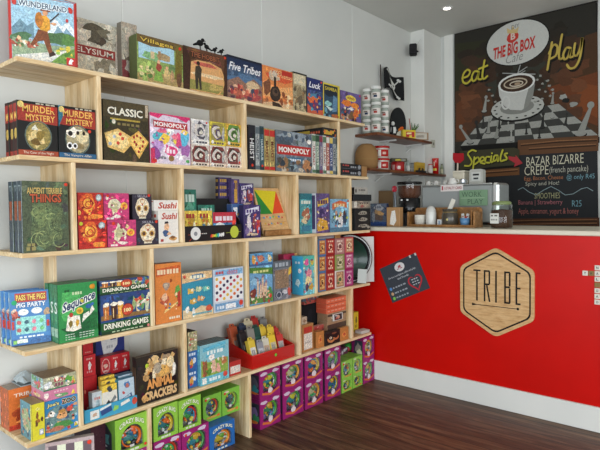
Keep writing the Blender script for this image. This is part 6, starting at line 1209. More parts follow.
# coffee grinder
gx = (0.3508); k_ = (0.4417 - 0.2573) / 2
t = empty('coffee_grinder', (gx, 3.70, ZC), 0, 'coffee grinder with a clear hopper of brown beans on the counter', 'coffee grinder')
zh = 1.3428 - ZC; zl = 1.4633 - ZC; zb = 1.2532 - ZC
m = MB(); m.box(-.052, .052, -.06, .06, 0, zb - .02, '9a9ea2', .01); m.box(-.04, .04, -.1, .06, 0, .012, '8a8e92', .003); m.build('grinder_body', 'metal', t)
m = MB(); m.lathe([(.001, zb - .02), (k_ * .85, zb - .02), (k_ * .88, zb), (k_ * .9, zh), (k_ * .8, zh + .004)], '141416', 26); m.build('grinder_collar', 'gloss', t)
m = MB()
for dx in (-.028, .022): m.box(dx, dx + .014, -k_ * .9 - .003, -k_ * .85, zh - .018, zh - .006, 'e8e8e4', .001)
m.build('buttons', 'matte', t)
m = MB(); m.lathe([(.001, zh + .002), (k_ * .72, zh + .004), (k_ * .93, zh + .03), (k_ * .95, zl - .022), (.001, zl - .02)], '5a3420', 26); o = m.build('coffee_beans', 'matte', t); o['kind'] = 'stuff'
m = MB(); m.lathe([(k_ * .8, zh), (k_ * .98, zh + .03), (k_ * 1.0, zl - .008)], 'fff', 26); m.build('hopper', 'clear_plastic', t)
m = MB(); m.lathe([(k_ * 1.0, zl - .01), (k_ * 1.06, zl - .01), (k_ * 1.06, zl + .002), (k_ * .98, zl + .008), (.001, zl + .009)], '131314', 26); m.build('hopper_lid', 'gloss', t)
# wooden organiser
x0, x1 = 0.4545, 0.9681; zt = 1.2707
t = empty('wooden_organiser', ((x0 + x1) / 2, 3.48, ZC), 0, 'light wooden open organiser on the counter holding cups and pots', 'organiser')
hw = (x1 - x0) / 2; hh = zt - ZC
m = MB(); 
def rr_(w, h, r, x=0): return [(x - w, 0), (x + w, 0)] + [(x + w - r + r * math.cos(a), h - r + r * math.sin(a)) for a in [PI / 2 * i / 5 for i in range(6)]] + [(x - w + r + r * math.cos(a), h - r + r * math.sin(a)) for a in [PI / 2 + PI / 2 * i / 5 for i in range(6)]]
m.prism(rr_(hw, hh, .02), .125, .135, 'fff'); m.build('back_panel', 'brown_wood', t)
for s in (-1, 1): m = MB(); m.box(s * hw, s * (hw - .01), 0, .1248, 0, hh - .03, 'fff', .002); m.build('side_panel', 'brown_wood', t)
m = MB(); m.box(-hw + .0102, hw - .0102, 0, .1248, 0, .008, 'fff', .001); m.box(-hw + .0102, hw - .0102, -.002, .004, .008, .018, 'fff', .001); m.build('bottom_panel', 'brown_wood', t)
m = MB(); m.box(hw - .03, hw - .024, .01, .12, .0082, hh - .02, 'fff', .001); m.build('divider', 'brown_wood', t)
zo = ZC + .0086
m = MB(); rc = (0.5687 - 0.4870) / 2
t = empty('paper_cup_stack', (0.5282, 3.54, zo), 0, 'short stack of white paper cups at the left of the wooden organiser', 'cups')
for i in range(3): m = MB(); m.lathe([(.001, .012 * i), (rc * .85, .012 * i), (rc * .97, .012 * i + .05), (rc * 1.02, .012 * i + .052), (rc * .95, .012 * i + .053), (rc * .8, .012 * i + .01)], 'e4e0d4', 22); m.build('paper_cup', 'matte', t)
rb = (0.6511 - 0.5748) / 2
t = empty('white_bottle', (0.6116, 3.55, zo), 0, 'tall white rounded bottle in the wooden organiser', 'bottle'); hb = 1.2823 - zo
m = MB(); m.lathe([(.001, 0), (rb * .95, 0), (rb, .008), (rb, hb * .6), (rb * .95, hb * .7)], 'dcdcd6', 24); m.build('bottle_body', 'gloss', t)
m = MB(); m.lathe([(rb * .95, hb * .7), (rb * .9, hb * .8), (rb * .65, hb * .93), (rb * .3, hb), (.001, hb)], 'd2d2cc', 24); m.build('bottle_cap', 'gloss', t)
counter_box('name_card', 0.6740, 0.7087, 3.52, zo, .045, .004, 'dcdcd8', 'small white card with a blue mark in the wooden organiser', lambda A: A.r(.3, .2, .7, .8, '8ca0b8'), 'card')
rp = (0.8150 - 0.7000) / 2
t = empty('stoneware_pot', (0.7588, 3.55, zo), 0, 'dark grey-brown stoneware pot holding a folded napkin in the organiser', 'pot'); hp = 1.2595 - zo
m = MB(); m.lathe([(.001, 0), (rp * .85, 0), (rp, .02), (rp * 1.0, hp * .66), (rp * .86, hp * .8), (rp * .92, hp), (rp * .82, hp), (rp * .8, hp * .7), (.001, hp * .6)], '4c463c', 26); m.lathe([(rp * .88, hp * .79, '8a7448'), (rp * .9, hp * .84, '8a7448')], '8a7448', 26); m.build('pot_body', 'gloss', t)
m = MB(); m.lathe([(.0005, -rp * 1.015), (.008, -rp * 1.01)], 'd8cc8c', 10, (0.006, 0, hp * .38), 'y'); m.build('round_sticker', 'matte', t)
m = MB(); m.box(-.015, .015, -.004, .004, 0, .125, 'e2ded2', .002); m.box(-.01, .015, .004, .01, 0, .115, 'd4d0c4', .002); tag(m.build('folded_napkin', 'matte', None, (0.7362, 3.55, zo + hp * .62), (0, .42, 0)), 'folded cream napkin sticking out of the stoneware pot', 'napkin')
rq = (0.9148 - 0.8425) / 2
t = empty('blue_cup', (0.8789, 3.53, zo), 0, 'light blue cup filled with red and white sachets in the organiser', 'cup'); m = MB(); m.lathe([(.001, 0), (rq * .8, 0), (rq, .055), (rq * .92, .055), (rq * .75, .01)], '5c8cb8', 22); m.build('cup_body', 'gloss', t)
for dx, c, a, l in ((-.012, 'c8ccc8', -.2, 'white sachet leaning left in the light blue cup'), (.002, 'b83c38', .1, 'red sachet in the light blue cup'), (.012, 'd0d4d0', .3, 'white sachet leaning right in the light blue cup')):
    m = MB(); m.box(-.01, .01, -.001, .001, 0, .075 if c != 'b83c38' else .055, c, .0004); m.box(-.006, .006, -.0014, -.001, .05 if c != 'b83c38' else .035, .06 if c != 'b83c38' else .045, '9a6c60'); tag(m.build('sachet', 'matte', None, (0.8789 + dx * .6, 3.53 + dx * .2, zo + .012), (0, a * .6, 0)), l, 'sachet', 'sachets in the light blue cup')
# espresso machine
x0, x1 = 0.4460, 1.0421; zm = 1.4407
t = empty('espresso_machine', ((x0 + x1) / 2, 3.72, ZC), 0, 'grey steel espresso machine seen from behind on the counter', 'coffee machine'); hw = (x1 - x0) / 2; hm = zm - ZC
m = MB(); m.box(-hw, hw - .0502, .0, .19, .03, hm - .012, '9a9e9c', .008); m.build('rear_panel', 'matte', t)
m = MB(); m.box(hw - .05, hw, -.01, .2, .02, hm, 'd0d4d4', .018); m.build('side_panel', 'metal', t); t.children[-1]['label'] = 'polished steel side panel'
m = MB(); m.box(-hw, hw - .0502, -.008, .2, hm - .0118, hm, 'c0c4c2', .004); m.build('cup_warmer_tray', 'metal', t)
for dx in (-1, 1): m = MB(); m.lathe([(.001, 0), (.02, 0), (.018, .0298)], '2a2a2c', 12, (dx * (hw - .06), .1, 0)); m.build('foot', 'matte', t)
A_ = lambda u0, v0, u1, v1: None
sx0, sx1 = 0.6085, 0.7851; sz0, sz1 = 1.3890, 1.4384
m = MB(); m.box(0, sx1 - sx0, 0, .002, 0, sz1 - sz0, 'e4dcd8'); A = Art(m, (0, 0, 0), (1, 0, 0), (0, 0, 1), sx1 - sx0, sz1 - sz0, 0); A.r(.05, .2, .12, .8, 'b04850').t('LOYALTY CARD', .18, .3, .95, .7, 'a04a50', .02)
tag(m.build('paper_sign', 'matte', None, (sx0, 3.708, sz0)), 'long white paper sign with red print on the espresso machine', 'sign')
sx0, sx1 = 0.7582, 0.9662; sz0, sz1 = 1.2817, 1.3936
m = MB(); m.box(0, sx1 - sx0, 0, .003, 0, sz1 - sz0, '7c9c7c'); A = Art(m, (0, 0, 0), (1, 0, 0), (0, 0, 1), sx1 - sx0, sz1 - sz0, .1); A.t('WORK', .08, .56, .8, .9, '4c6450', .0).t('PLAY', .3, .1, .85, .42, '4c6450', .0).r(.04, .48, .9, .51, 'a8bca0')
tag(m.build('paper_sign', 'matte', None, (sx0, 3.706, sz0)), 'green sign reading WORK PLAY on the espresso machine', 'sign')
def mug(u, label, s=1):
    x = {0: 0.4298, 1: 0.4985, 2: 0.5741, 3: 0.6765}[u]; my = 3.86 if u < 3 else 3.765
    t = empty('coffee_cup', (x, my, zm + .001), 0, label, 'cup', 'white cups on the espresso machine'); m = MB(); r = .026 * s; h = .036 * s
    m.lathe([(.001, h), (r * .55, h), (r * .62, h - .004), (r * .95, h * .35), (r, 0), (r * .93, 0), (r * .85, h * .3), (.001, h - .006)], 'dedcd6', 24); m.build('cup_body', 'gloss', t)
    m = MB(); m.tube([(r * .8, 0, h * .75), (r * 1.35, 0, h * .65), (r * 1.35, 0, h * .3), (r * .95, 0, h * .25)], .0035, 'dedcd6', 7); m.build('cup_handle', 'gloss', t)
mug(0, 'white coffee cup on the espresso machine, leftmost of four'); mug(1, 'white coffee cup on the espresso machine, second from the left'); mug(2, 'white coffee cup on the espresso machine, third from the left'); mug(3, 'larger white coffee cup on the espresso machine, next to the cream canister', 1.35)
# cream canister with a red spatula, steel jug, card terminal
t = empty('cream_canister', (0.7002, 3.86, zm + .001), 0, 'square cream canister on the espresso machine', 'canister'); hc = 1.5446 - zm
wc = (0.7476 - 0.6561) / 2; m = MB(); m.box(-wc, wc, -wc, wc, 0, hc * .86, 'cfc8b4', .004); m.build('canister_body', 'gloss', t); m = MB(); m.box(-wc * 1.03, wc * 1.03, -wc * 1.03, wc * 1.03, hc * .862, hc, 'd8d2c0', .003); m.build('canister_lid', 'gloss', t)
t = empty('red_spatula', (0.6723, 3.86, zm + hc + .0015), 0, 'red spatula standing over the cream canister', 'spatula'); zq = 1.6903 - zm - hc; zr = 1.6070 - zm - hc
m = MB(); m.tube([(0, 0, 0), (.002, 0, zr + .01)], .006, 'cfc0b0', 8); m.build('handle', 'matte', t)
m = MB(); m.prism([(-.034, zq - .005), (-.036, zr + .03), (-.02, zr + .002), (.02, zr - .004), (.05, zr + .02), (.048, zq - .015), (.0, zq - .012)], -.006, .006, 'a41420'); m.build('blade', 'matte', t, (0, 0, 0)); t.children[-1]['label'] = 'red silicone blade'
t = empty('milk_jug', (0.7476, 3.79, zm + .001), 0, 'tiny steel milk jug beside the cream canister', 'jug'); m = MB(); m.lathe([(.001, 0), (.02, 0), (.024, .015), (.02, .032), (.022, .038), (.018, .034), (.02, .015), (.001, .004)], 'd0d4d8', 20); m.build('jug_body', 'metal', t); m = MB(); m.tube([(.02, 0, .03), (.034, 0, .026), (.034, 0, .012), (.022, 0, .008)], .002, 'c8ccd0', 6); m.build('jug_handle', 'metal', t)
t = empty('card_terminal', (0.8429, 3.8, zm + .001), 0, 'pale grey payment terminal with a dark display on the espresso machine', 'payment terminal'); wt = (0.8937 - 0.7911) / 2; ht = 1.5475 - zm
m = MB(); m.prism(rr_(wt, ht, .018), 0, .05, 'b8b8b0'); m.build('terminal_body', 'gloss', t)
m = MB(); m.box(-wt * .68, wt * .68, -.002, -.0002, ht * .2, ht * .8, 'c8cac4', .001); m.build('face_plate', 'matte', t)
m = MB(); m.box(-wt * .45, wt * .45, -.0035, -.0021, ht * .56, ht * .68, '2c2e30'); m.box(-wt * .35, wt * .35, -.0035, -.0021, ht * .3, ht * .42, '3c3e40'); m.build('display', 'matte', t)
# dark bottles behind, jar in front
bottle(0.9581, 3.97, ZC, .021, 1.4583 - ZC, '17181c', 'dark bottle behind the big glass jar, left of two', '101012', group='dark bottles'); bottle(1.0023, 3.98, ZC, .021, 1.4493 - ZC, '1c1c20', 'dark bottle behind the big glass jar, right of two', '101012', group='dark bottles')
xj = 1.1441; rj = (1.2131 - 1.0760) / 2; hj = 1.3096 - ZC
t = empty('clip_top_jar', (xj, 3.5, ZC), 0, 'large glass jar of brown coffee with a green lid and white label on the counter', 'jar')
m = MB(); m.lathe([(.001, 0), (rj * .94, 0), (rj, .01), (rj, hj * .68), (rj * .8, hj * .8), (rj * .8, hj * .86)], 'fff', 30); m.build('jar_glass', 'glass', t)
m = MB(); m.lathe([(.001, .004), (rj * .92, .004), (rj * .95, .012), (rj * .95, hj * .66), (.001, hj * .7)], '4a2c1a', 26); o = m.build('ground_coffee', 'matte', t); o['kind'] = 'stuff'
m = MB(); m.lathe([(rj * .8, hj * .86), (rj * .88, hj * .86), (rj * .88, hj * .95), (rj * .7, hj), (.001, hj * 1.01)], '7c8c58', 26); m.build('jar_lid', 'gloss', t); t.children[-1]['label'] = 'green lid'
m = MB(); m.tube([(rj * .84, -.01, hj * .9), (rj * 1.02, -.012, hj * .84), (rj * .98, -.012, hj * .72)], .0018, 'c0c4c8', 6); m.tube([(-rj * .9, 0, hj * .84), (0, -rj * .9, hj * .84), (rj * .9, 0, hj * .84)], .0018, 'c0c4c8', 6); m.build('wire_clip', 'metal', t)
m = MB(); m.box(-rj * .72, rj * .1, -rj * 1.04, -rj * 1.02, hj * .18, hj * .55, 'd8d8d0'); A = Art(m, (-rj * .72, -rj * 1.04, hj * .18), (1, 0, 0), (0, 0, 1), rj * .82, hj * .37, 0); A.scrib(.1, .7, .9, .85, '6a6a64', 2).scrib(.1, .3, .9, .45, '8a8a84', 3); m.build('jar_label', 'matte', t); t.children[-1]['label'] = 'white paper label'

# ---------------------------------------------------------------- things on the counter front
# wooden hexagon sign
cxh, czh = 1.174, .735; t = empty('hexagon_sign', (cxh, YC - .0005, czh - .284), 0, 'hexagonal plywood sign reading TRIBE on the red counter front', 'sign')
def hexa(k, r=.03, n=4):
    P = [(0, .284 * k), (.2335 * k, .152 * k), (.2335 * k, -.15 * k), (0, -.282 * k), (-.2335 * k, -.15 * k), (-.2335 * k, .152 * k)]; out = []
    for i in range(6):
        p = Vector(P[i]); a = (Vector(P[i - 1]) - p).normalized(); b = (Vector(P[(i + 1) % 6]) - p).normalized()
        for j in range(n + 1):
            s = j / n; q0 = p + a * r; q1 = p + b * r; out.append(tuple((q0 * (1 - s) ** 2 + p * 2 * s * (1 - s) + q1 * s * s)))
    return out
m = MB(); m.prism([(a, b + .284) for a, b in hexa(1)][::-1], -.012, 0, 'fff'); m.build('sign_board', 'plywood', t)
m = MB(); A = Art(m, (0, -.0121, .284), (1, 0, 0), (0, 0, 1), 1, 1, 0, step=.0001); P1 = hexa(.915); P2 = hexa(.875)
for i in range(len(P1)): j = (i + 1) % len(P1); m.add([A.pt(*q) for q in (P2[i], P2[j], P1[j], P1[i])], [(0, 1, 2, 3)], hx('1a1512'))
for ch, a, b in (('T', 474.1, 481.3), ('R', 484.3, 490.8), ('I', 495.4, 499.4), ('B', 505, 511), ('E', 516.2, 521.4)):
    pass
def let(ch, xa, xb, z0, z1): A.t(ch, xa - cxh, z0 - czh, xb - cxh, z1 - czh, '1a1512', .0)
def bar(xa, za, xb, zb): A.r(xa - cxh, za - czh, xb - cxh, zb - czh, '1a1512', 0)
B_ = .0105
x, zlo, zhi = 0, .672, .872
xs = [1.0300, 1.0777]; mid = sum(xs) / 2; bar(xs[0], zhi - B_, xs[1], zhi); bar(mid - B_ / 2, zlo, mid + B_ / 2, zhi)
xs = [1.0987, 1.1400]; bar(xs[0], zlo, xs[0] + B_, zhi); bar(xs[0], zhi - B_, xs[1] - .004, zhi); bar(xs[1] - B_, .785, xs[1], zhi - .006); bar(xs[0], .777, xs[1] - .004, .777 + B_); A.p([(xs[0] + .014 - cxh, .78 - czh), (xs[0] + .024 - cxh, .78 - czh), (xs[1] + .002 - cxh, zlo - czh), (xs[1] - B_ + .002 - cxh, zlo - czh)][::-1], '1a1512', 0)
xs = [1.1719, 1.1870]; bar(xs[0], zlo, xs[0] + B_, zhi)
xs = [1.2282, 1.2675]; bar(xs[0], zlo, xs[0] + B_, zhi)
for z in (zlo, .77, zhi - B_): bar(xs[0], z, xs[1] - .004, z + B_)
bar(xs[1] - B_, zlo + .006, xs[1], .768); bar(xs[1] - B_, .782, xs[1], zhi - .006)
xs = [1.2978, 1.3278]; bar(xs[0], zlo, xs[0] + B_, zhi)
for z in (zlo, .768, zhi - B_): bar(xs[0], z, xs[1], z + B_)
bar(1.03, .645, 1.31, .649)
A.p([(1.022 - cxh, .638 - czh), (1.05 - cxh, .645 - czh), (1.05 - cxh, .649 - czh), (1.022 - cxh, .656 - czh)], '1a1512', 0); A.e(1.312 - cxh, .647 - czh, .008, .008, '1a1512', 0)
m.build('lettering', 'matte', t)
# tilted poster
pc = (.515, .772); ang = math.radians(24.5); pw, ph = .326, .262
m = MB(); m.box(-pw / 2, pw / 2, -.0015, 0, -ph / 2, ph / 2, '3a4048'); A = Art(m, (-pw / 2, -.0015, -ph / 2), (1, 0, 0), (0, 0, 1), pw, ph, .1)
A.r(.0, .0, 1, 1, '3b4149').e(.5, .83, .13, .12, 'd8d8d8').b(.5, .84, .04, .04, 'b04850').scrib(.42, .78, .58, .8, 'a04a54', 2).t('We love boardgames, coffee and pizza', .12, .6, .86, .67, 'c8ccd0', .0).t('and friends', .34, .52, .64, .58, 'c8ccd0', .0)
for y, c in ((.36, '5a8cc8'), (.22, 'c8a47c'), (.09, '7cc85c')): A.e(.09, y, .035, .045, c); A.scrib(.15, y - .02, .5, y + .02, '9ca4ac', 5)
H_ = [(.74 + .012 * 16 * math.sin(a) ** 3 * .95, .28 + .0165 * (13 * math.cos(a) - 5 * math.cos(2 * a) - 2 * math.cos(3 * a) - math.cos(4 * a)) * .95) for a in [2 * PI * i / 30 for i in range(30)]]
A.p(H_[::-1], 'b8303c').p([(.74 + (a - .74) * .8, .29 + (b - .28) * .8) for a, b in H_][::-1], '3b4149')
for y in (.38, .31, .24): A.scrib(.66, y - .015, .84, y + .01, 'c0c4c8', 3)
A.r(.82, .93, .86, 1, 'c8c8c4').r(.96, .93, 1, 1, 'c8c8c4')
o = m.build('poster', 'matte', None, (pc[0], YC - .0006, pc[1]), (0, -ang, 0)); tag(o, 'dark grey poster with a red heart outline, taped askew on the red counter front', 'poster')
# letter tiles
def tile(x, z, ch, c, label):
    m = MB(); m.box(-.014, .014, -.004, 0, -.014, .014, c, .0015); A = Art(m, (-.014, -.004, -.014), (1, 0, 0), (0, 0, 1), .028, .028, 0)
    if ch: A.t(ch, .3, .25, .7, .75, '3c3c3a', .02)
    tag(m.build('letter_tile', 'matte', None, (x, YC - .0008, z)), label, 'letter tile', 'letter tiles stuck on the counter front')
col_l = ((.927, 'N', 'topmost'), (.895, 'A', 'second from the top'), (.863, 'L', 'third from the top'), (.831, '', 'fourth from the top'), (.799, 'O', 'fifth from the top'), (.767, 'A', 'sixth from the top'), (.735, 'O', 'lowest'))
for z, ch, w_ in col_l: tile(1.742, z, ch, 'dcd8cc' if ch else '8c7448', ('white letter tile, %s of the column at the right edge' if ch else 'brown letter tile, %s of the column at the right edge') % w_)
tile(1.68, .893, 'Y', 'dcd8cc', 'white letter tile standing out furthest left'); tile(1.711, .894, 'A', '8c7448', 'brown letter tile between two white ones')

# ---------------------------------------------------------------- painted mural, chalkboard, specials board
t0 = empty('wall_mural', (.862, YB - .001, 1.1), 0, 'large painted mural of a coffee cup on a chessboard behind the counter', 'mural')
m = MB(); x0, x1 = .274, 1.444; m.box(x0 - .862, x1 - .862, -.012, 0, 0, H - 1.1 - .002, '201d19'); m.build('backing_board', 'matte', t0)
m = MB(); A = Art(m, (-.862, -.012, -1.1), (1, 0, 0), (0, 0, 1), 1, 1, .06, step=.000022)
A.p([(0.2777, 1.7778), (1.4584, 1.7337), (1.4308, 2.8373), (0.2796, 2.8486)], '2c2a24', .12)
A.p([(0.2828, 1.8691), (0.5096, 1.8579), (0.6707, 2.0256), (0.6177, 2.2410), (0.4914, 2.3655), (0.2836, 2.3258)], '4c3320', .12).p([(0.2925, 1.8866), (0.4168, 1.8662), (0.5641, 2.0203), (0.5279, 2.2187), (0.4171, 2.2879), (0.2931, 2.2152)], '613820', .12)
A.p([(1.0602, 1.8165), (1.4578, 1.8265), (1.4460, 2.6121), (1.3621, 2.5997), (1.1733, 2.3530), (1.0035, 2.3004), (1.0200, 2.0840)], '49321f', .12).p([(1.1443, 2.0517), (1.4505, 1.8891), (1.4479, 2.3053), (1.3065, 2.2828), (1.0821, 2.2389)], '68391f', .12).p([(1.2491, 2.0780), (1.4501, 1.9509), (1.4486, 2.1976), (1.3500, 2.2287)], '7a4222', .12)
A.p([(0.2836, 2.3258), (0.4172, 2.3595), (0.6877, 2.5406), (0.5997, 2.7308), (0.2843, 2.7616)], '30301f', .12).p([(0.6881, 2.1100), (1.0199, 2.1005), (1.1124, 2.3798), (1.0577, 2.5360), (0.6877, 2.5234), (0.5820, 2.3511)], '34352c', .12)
A.rnd.seed(7)
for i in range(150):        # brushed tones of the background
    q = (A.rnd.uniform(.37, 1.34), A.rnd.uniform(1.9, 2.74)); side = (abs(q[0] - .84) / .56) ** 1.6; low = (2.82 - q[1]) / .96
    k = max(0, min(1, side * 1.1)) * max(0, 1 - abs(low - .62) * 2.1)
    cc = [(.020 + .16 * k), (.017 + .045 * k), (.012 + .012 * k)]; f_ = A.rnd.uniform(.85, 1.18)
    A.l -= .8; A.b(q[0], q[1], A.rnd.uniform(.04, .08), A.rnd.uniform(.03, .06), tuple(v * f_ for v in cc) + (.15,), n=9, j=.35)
# oval sign
c = (0.8344, 2.6557, 0.2623, 0.1872); A.rnd.seed(4)
def tilt_oval(c, k, colr, sl=.14, mm=.08):
    A.p([(c[0] + c[2] * k * math.cos(a), c[1] + c[3] * k * math.sin(a) + sl * c[2] * k * math.cos(a)) for a in [2 * PI * i / 36 for i in range(36)]], colr, mm)
tilt_oval(c, 1.02, '171613', .0); tilt_oval(c, .98, 'c2c3bd', .0)
s_ = A.map; A.map = lambda x, y: (x, y + .10 * (x - c[0]))
A.t('THE BIG BOX', 0.6352, 2.5671, 0.9867, 2.6682, 'c02820', .03, .1, out='6a6a66', o=.0006).t('Cafe', 0.7436, 2.4996, 0.8859, 2.5755, '8a8b88', .0, .3)
A.b(0.8026, 2.7172, 0.0503, 0.0506, 'c03a30', j=.1).t('B', 0.7841, 2.6916, 0.8235, 2.7464, 'd8c8bc', .03).p([(0.7561, 2.7569), (0.8401, 2.7342), (0.8524, 2.7858), (0.8192, 2.7682), (0.8024, 2.8098), (0.7857, 2.7757), (0.7518, 2.8045)], 'c9b07c').t('DIY', 0.7899, 2.7798, 0.8565, 2.8134, '6a6c68', .0)
for st in ([(0.3512, 2.4870), (0.4032, 2.4914), (0.4243, 2.5256), (0.3962, 2.5486), (0.3607, 2.5168), (0.3559, 2.4570), (0.3938, 2.4282), (0.4406, 2.4582)], [(0.5052, 2.5023), (0.4661, 2.5159), (0.4406, 2.4760), (0.4522, 2.4340), (0.4822, 2.4467), (0.5052, 2.4979), (0.4983, 2.4440), (0.5257, 2.4305)], [(0.5573, 2.5870), (0.5370, 2.4637), (0.5506, 2.4263), (0.5820, 2.4428)], [(0.5052, 2.5265), (0.5820, 2.5344)], [(1.1155, 2.5709), (1.0816, 2.3609)], [(1.0927, 2.4886), (1.1270, 2.5464), (1.1575, 2.5222), (1.1464, 2.4582), (1.1006, 2.4426)], [(1.1910, 2.6091), (1.1691, 2.4699), (1.1768, 2.4185), (1.1993, 2.4243)], [(1.2545, 2.4832), (1.2231, 2.4933), (1.2010, 2.4439), (1.2124, 2.4059), (1.2383, 2.4230), (1.2564, 2.4808), (1.2493, 2.4150), (1.2695, 2.4113)], [(1.2873, 2.5101), (1.2786, 2.4293), (1.3023, 2.4130), (1.3272, 2.4689), (1.3393, 2.5386), (1.3258, 2.4008), (1.2936, 2.3282), (1.2516, 2.3236), (1.2293, 2.3592)]): A.stroke([(a + .012, b - .022) for a, b in st], .019, '12120e')
for st in ([(0.3512, 2.4870), (0.4032, 2.4914), (0.4243, 2.5256), (0.3962, 2.5486), (0.3607, 2.5168), (0.3559, 2.4570), (0.3938, 2.4282), (0.4406, 2.4582)], [(0.5052, 2.5023), (0.4661, 2.5159), (0.4406, 2.4760), (0.4522, 2.4340), (0.4822, 2.4467), (0.5052, 2.4979), (0.4983, 2.4440), (0.5257, 2.4305)], [(0.5573, 2.5870), (0.5370, 2.4637), (0.5506, 2.4263), (0.5820, 2.4428)], [(0.5052, 2.5265), (0.5820, 2.5344)]): A.stroke(st, .017, 'c4b840')
for st in ([(1.1155, 2.5709), (1.0816, 2.3609)], [(1.0927, 2.4886), (1.1270, 2.5464), (1.1575, 2.5222), (1.1464, 2.4582), (1.1006, 2.4426)], [(1.1910, 2.6091), (1.1691, 2.4699), (1.1768, 2.4185), (1.1993, 2.4243)], [(1.2545, 2.4832), (1.2231, 2.4933), (1.2010, 2.4439), (1.2124, 2.4059), (1.2383, 2.4230), (1.2564, 2.4808), (1.2493, 2.4150), (1.2695, 2.4113)], [(1.2873, 2.5101), (1.2786, 2.4293), (1.3023, 2.4130), (1.3272, 2.4689), (1.3393, 2.5386), (1.3258, 2.4008), (1.2936, 2.3282), (1.2516, 2.3236), (1.2293, 2.3592)]): A.stroke(st, .017, 'c0a850')
A.map = None
# steam star
for a, b in (((504, 74), (536, 74)), ((516, 66), (523, 82)), ((508, 80), (530, 68))):
    pass
for q in ([(0.7138, 2.4201), (0.9874, 2.3648)], [(0.8325, 2.3618), (0.8655, 2.4652)], [(0.8491, 2.4010), (0.9228, 2.4382)], [(0.8158, 2.3730), (0.9066, 2.4078)]): A.line(q, .008, '9a9c98')
# chessboard in perspective
BL, BR, TR, TL = [(0.3311, 1.8284), (1.4649, 1.8065), (1.1669, 2.0971), (0.5551, 2.0654)]
def bil(u, v): return tuple((BL[i] * (1 - u) + BR[i] * u) * (1 - v) + (TL[i] * (1 - u) + TR[i] * u) * v for i in (0, 1))
A.p([(0.3311, 1.8238), (1.4649, 1.8027), (1.4652, 1.7563), (0.3598, 1.7715)], '11100e', .2); A.p([BL, BR, TR, TL], '3a3a37', .1)
for i in range(7):
    for j in range(5):
        if (i + j) % 2 == 0: A.l -= .7; A.p([bil(i / 7 + .004, j / 5), bil((i + 1) / 7, j / 5), bil((i + 1) / 7, (j + 1) / 5), bil(i / 7 + .004, (j + 1) / 5)], '94958f', .15)
A.l += 1
# saucer, cup, coffee; tints darkened to carry the dimmer light on this wall
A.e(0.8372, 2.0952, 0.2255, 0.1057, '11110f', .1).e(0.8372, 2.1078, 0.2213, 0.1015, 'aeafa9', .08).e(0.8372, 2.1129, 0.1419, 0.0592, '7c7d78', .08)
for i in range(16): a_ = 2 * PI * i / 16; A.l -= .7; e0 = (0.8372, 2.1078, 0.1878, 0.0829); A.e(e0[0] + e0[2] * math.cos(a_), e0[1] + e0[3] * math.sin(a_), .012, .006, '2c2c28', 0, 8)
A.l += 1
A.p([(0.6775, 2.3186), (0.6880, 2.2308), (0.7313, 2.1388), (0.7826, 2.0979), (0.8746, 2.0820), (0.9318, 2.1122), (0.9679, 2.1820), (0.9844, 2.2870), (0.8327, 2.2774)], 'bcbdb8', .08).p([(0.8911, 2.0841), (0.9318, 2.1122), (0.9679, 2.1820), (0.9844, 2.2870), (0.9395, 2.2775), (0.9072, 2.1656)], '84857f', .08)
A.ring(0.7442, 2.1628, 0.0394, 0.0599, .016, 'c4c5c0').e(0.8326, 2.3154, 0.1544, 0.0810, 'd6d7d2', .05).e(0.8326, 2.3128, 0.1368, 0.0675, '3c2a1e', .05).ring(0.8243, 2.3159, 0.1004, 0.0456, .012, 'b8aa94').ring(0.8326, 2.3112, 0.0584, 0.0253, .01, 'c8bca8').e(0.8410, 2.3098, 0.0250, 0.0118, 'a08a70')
for k_, (bx, by) in enumerate(((490, 90), (493, 96), (489, 101), (496, 101), (538, 80), (543, 84), (548, 82), (540, 90), (546, 92), (551, 96), (543, 99), (550, 104), (536, 104), (553, 88), (492, 108))):
    pass
for q in [(0.5999, 2.2959), (0.6266, 2.2397), (0.5910, 2.2012), (0.6531, 2.1839), (1.0034, 2.3168), (1.0430, 2.2776), (1.0819, 2.2958), (1.0195, 2.2321), (1.0666, 2.2086), (1.1055, 2.1704), (1.0434, 2.1548), (1.0975, 2.2527), (0.9881, 2.1378), (1.1207, 2.2167), (1.0270, 2.3457)]: A.l -= .7; A.b(q[0], q[1], .012, .009, '8f9089')
A.l += 1
# chess pieces
def piece(q, s, lean, c1):
    x, y = q; up = (lean * .09 * s, .13 * s)
    A.e(x, y, .03 * s, .014 * s, '1b1b19', .1).e(x, y + .006 * s, .026 * s, .013 * s, c1, .08)
    A.p([(x - .018 * s, y + .008 * s), (x + .018 * s, y + .008 * s), (x + up[0] + .007 * s, y + up[1]), (x + up[0] - .007 * s, y + up[1])], c1, .08).e(x + up[0], y + up[1] + .01 * s, .016 * s, .017 * s, c1, .08)
for q, s, ln, c_ in zip([(0.4262, 1.8474), (0.5096, 1.8845), (0.5911, 1.9208), (0.6621, 1.8702), (0.7659, 1.9205), (0.5551, 2.1094), (0.6883, 1.9544), (0.9161, 1.8799), (1.0442, 1.9167), (1.2202, 1.9220), (1.1216, 1.9897), (1.3306, 1.8312), (0.5461, 1.9694), (1.1211, 2.1033), (0.7915, 1.8325), (1.0208, 1.8366)], (1.1, 1, .8, .9, .5, .9, .6, .5, .8, .6, .5, 1.6, .7, .6, .6, .5), (-.9, -.3, .1, .2, 0, .2, 0, 0, .1, .2, 0, .5, 0, .1, 0, 0), ('8c8d88', '2a2a28', '888983', '85867f', '92938d', '92938d', '2c2c2a', '2a2a28', '2a2a28', '2f2f2c', '999a94', '8d8e88', '30302d', '8d8e88', '999a94', '2c2c2a')): piece(q, s, ln, c_)
for q, c_ in zip([(1.2042, 2.1481), (1.2230, 2.1135), (1.2785, 2.0781)], ('999a94', '1e1e1c', '92938d')): A.b(q[0], q[1], .03, .02, c_, j=.2)
m.build('painting', 'matte', t0)
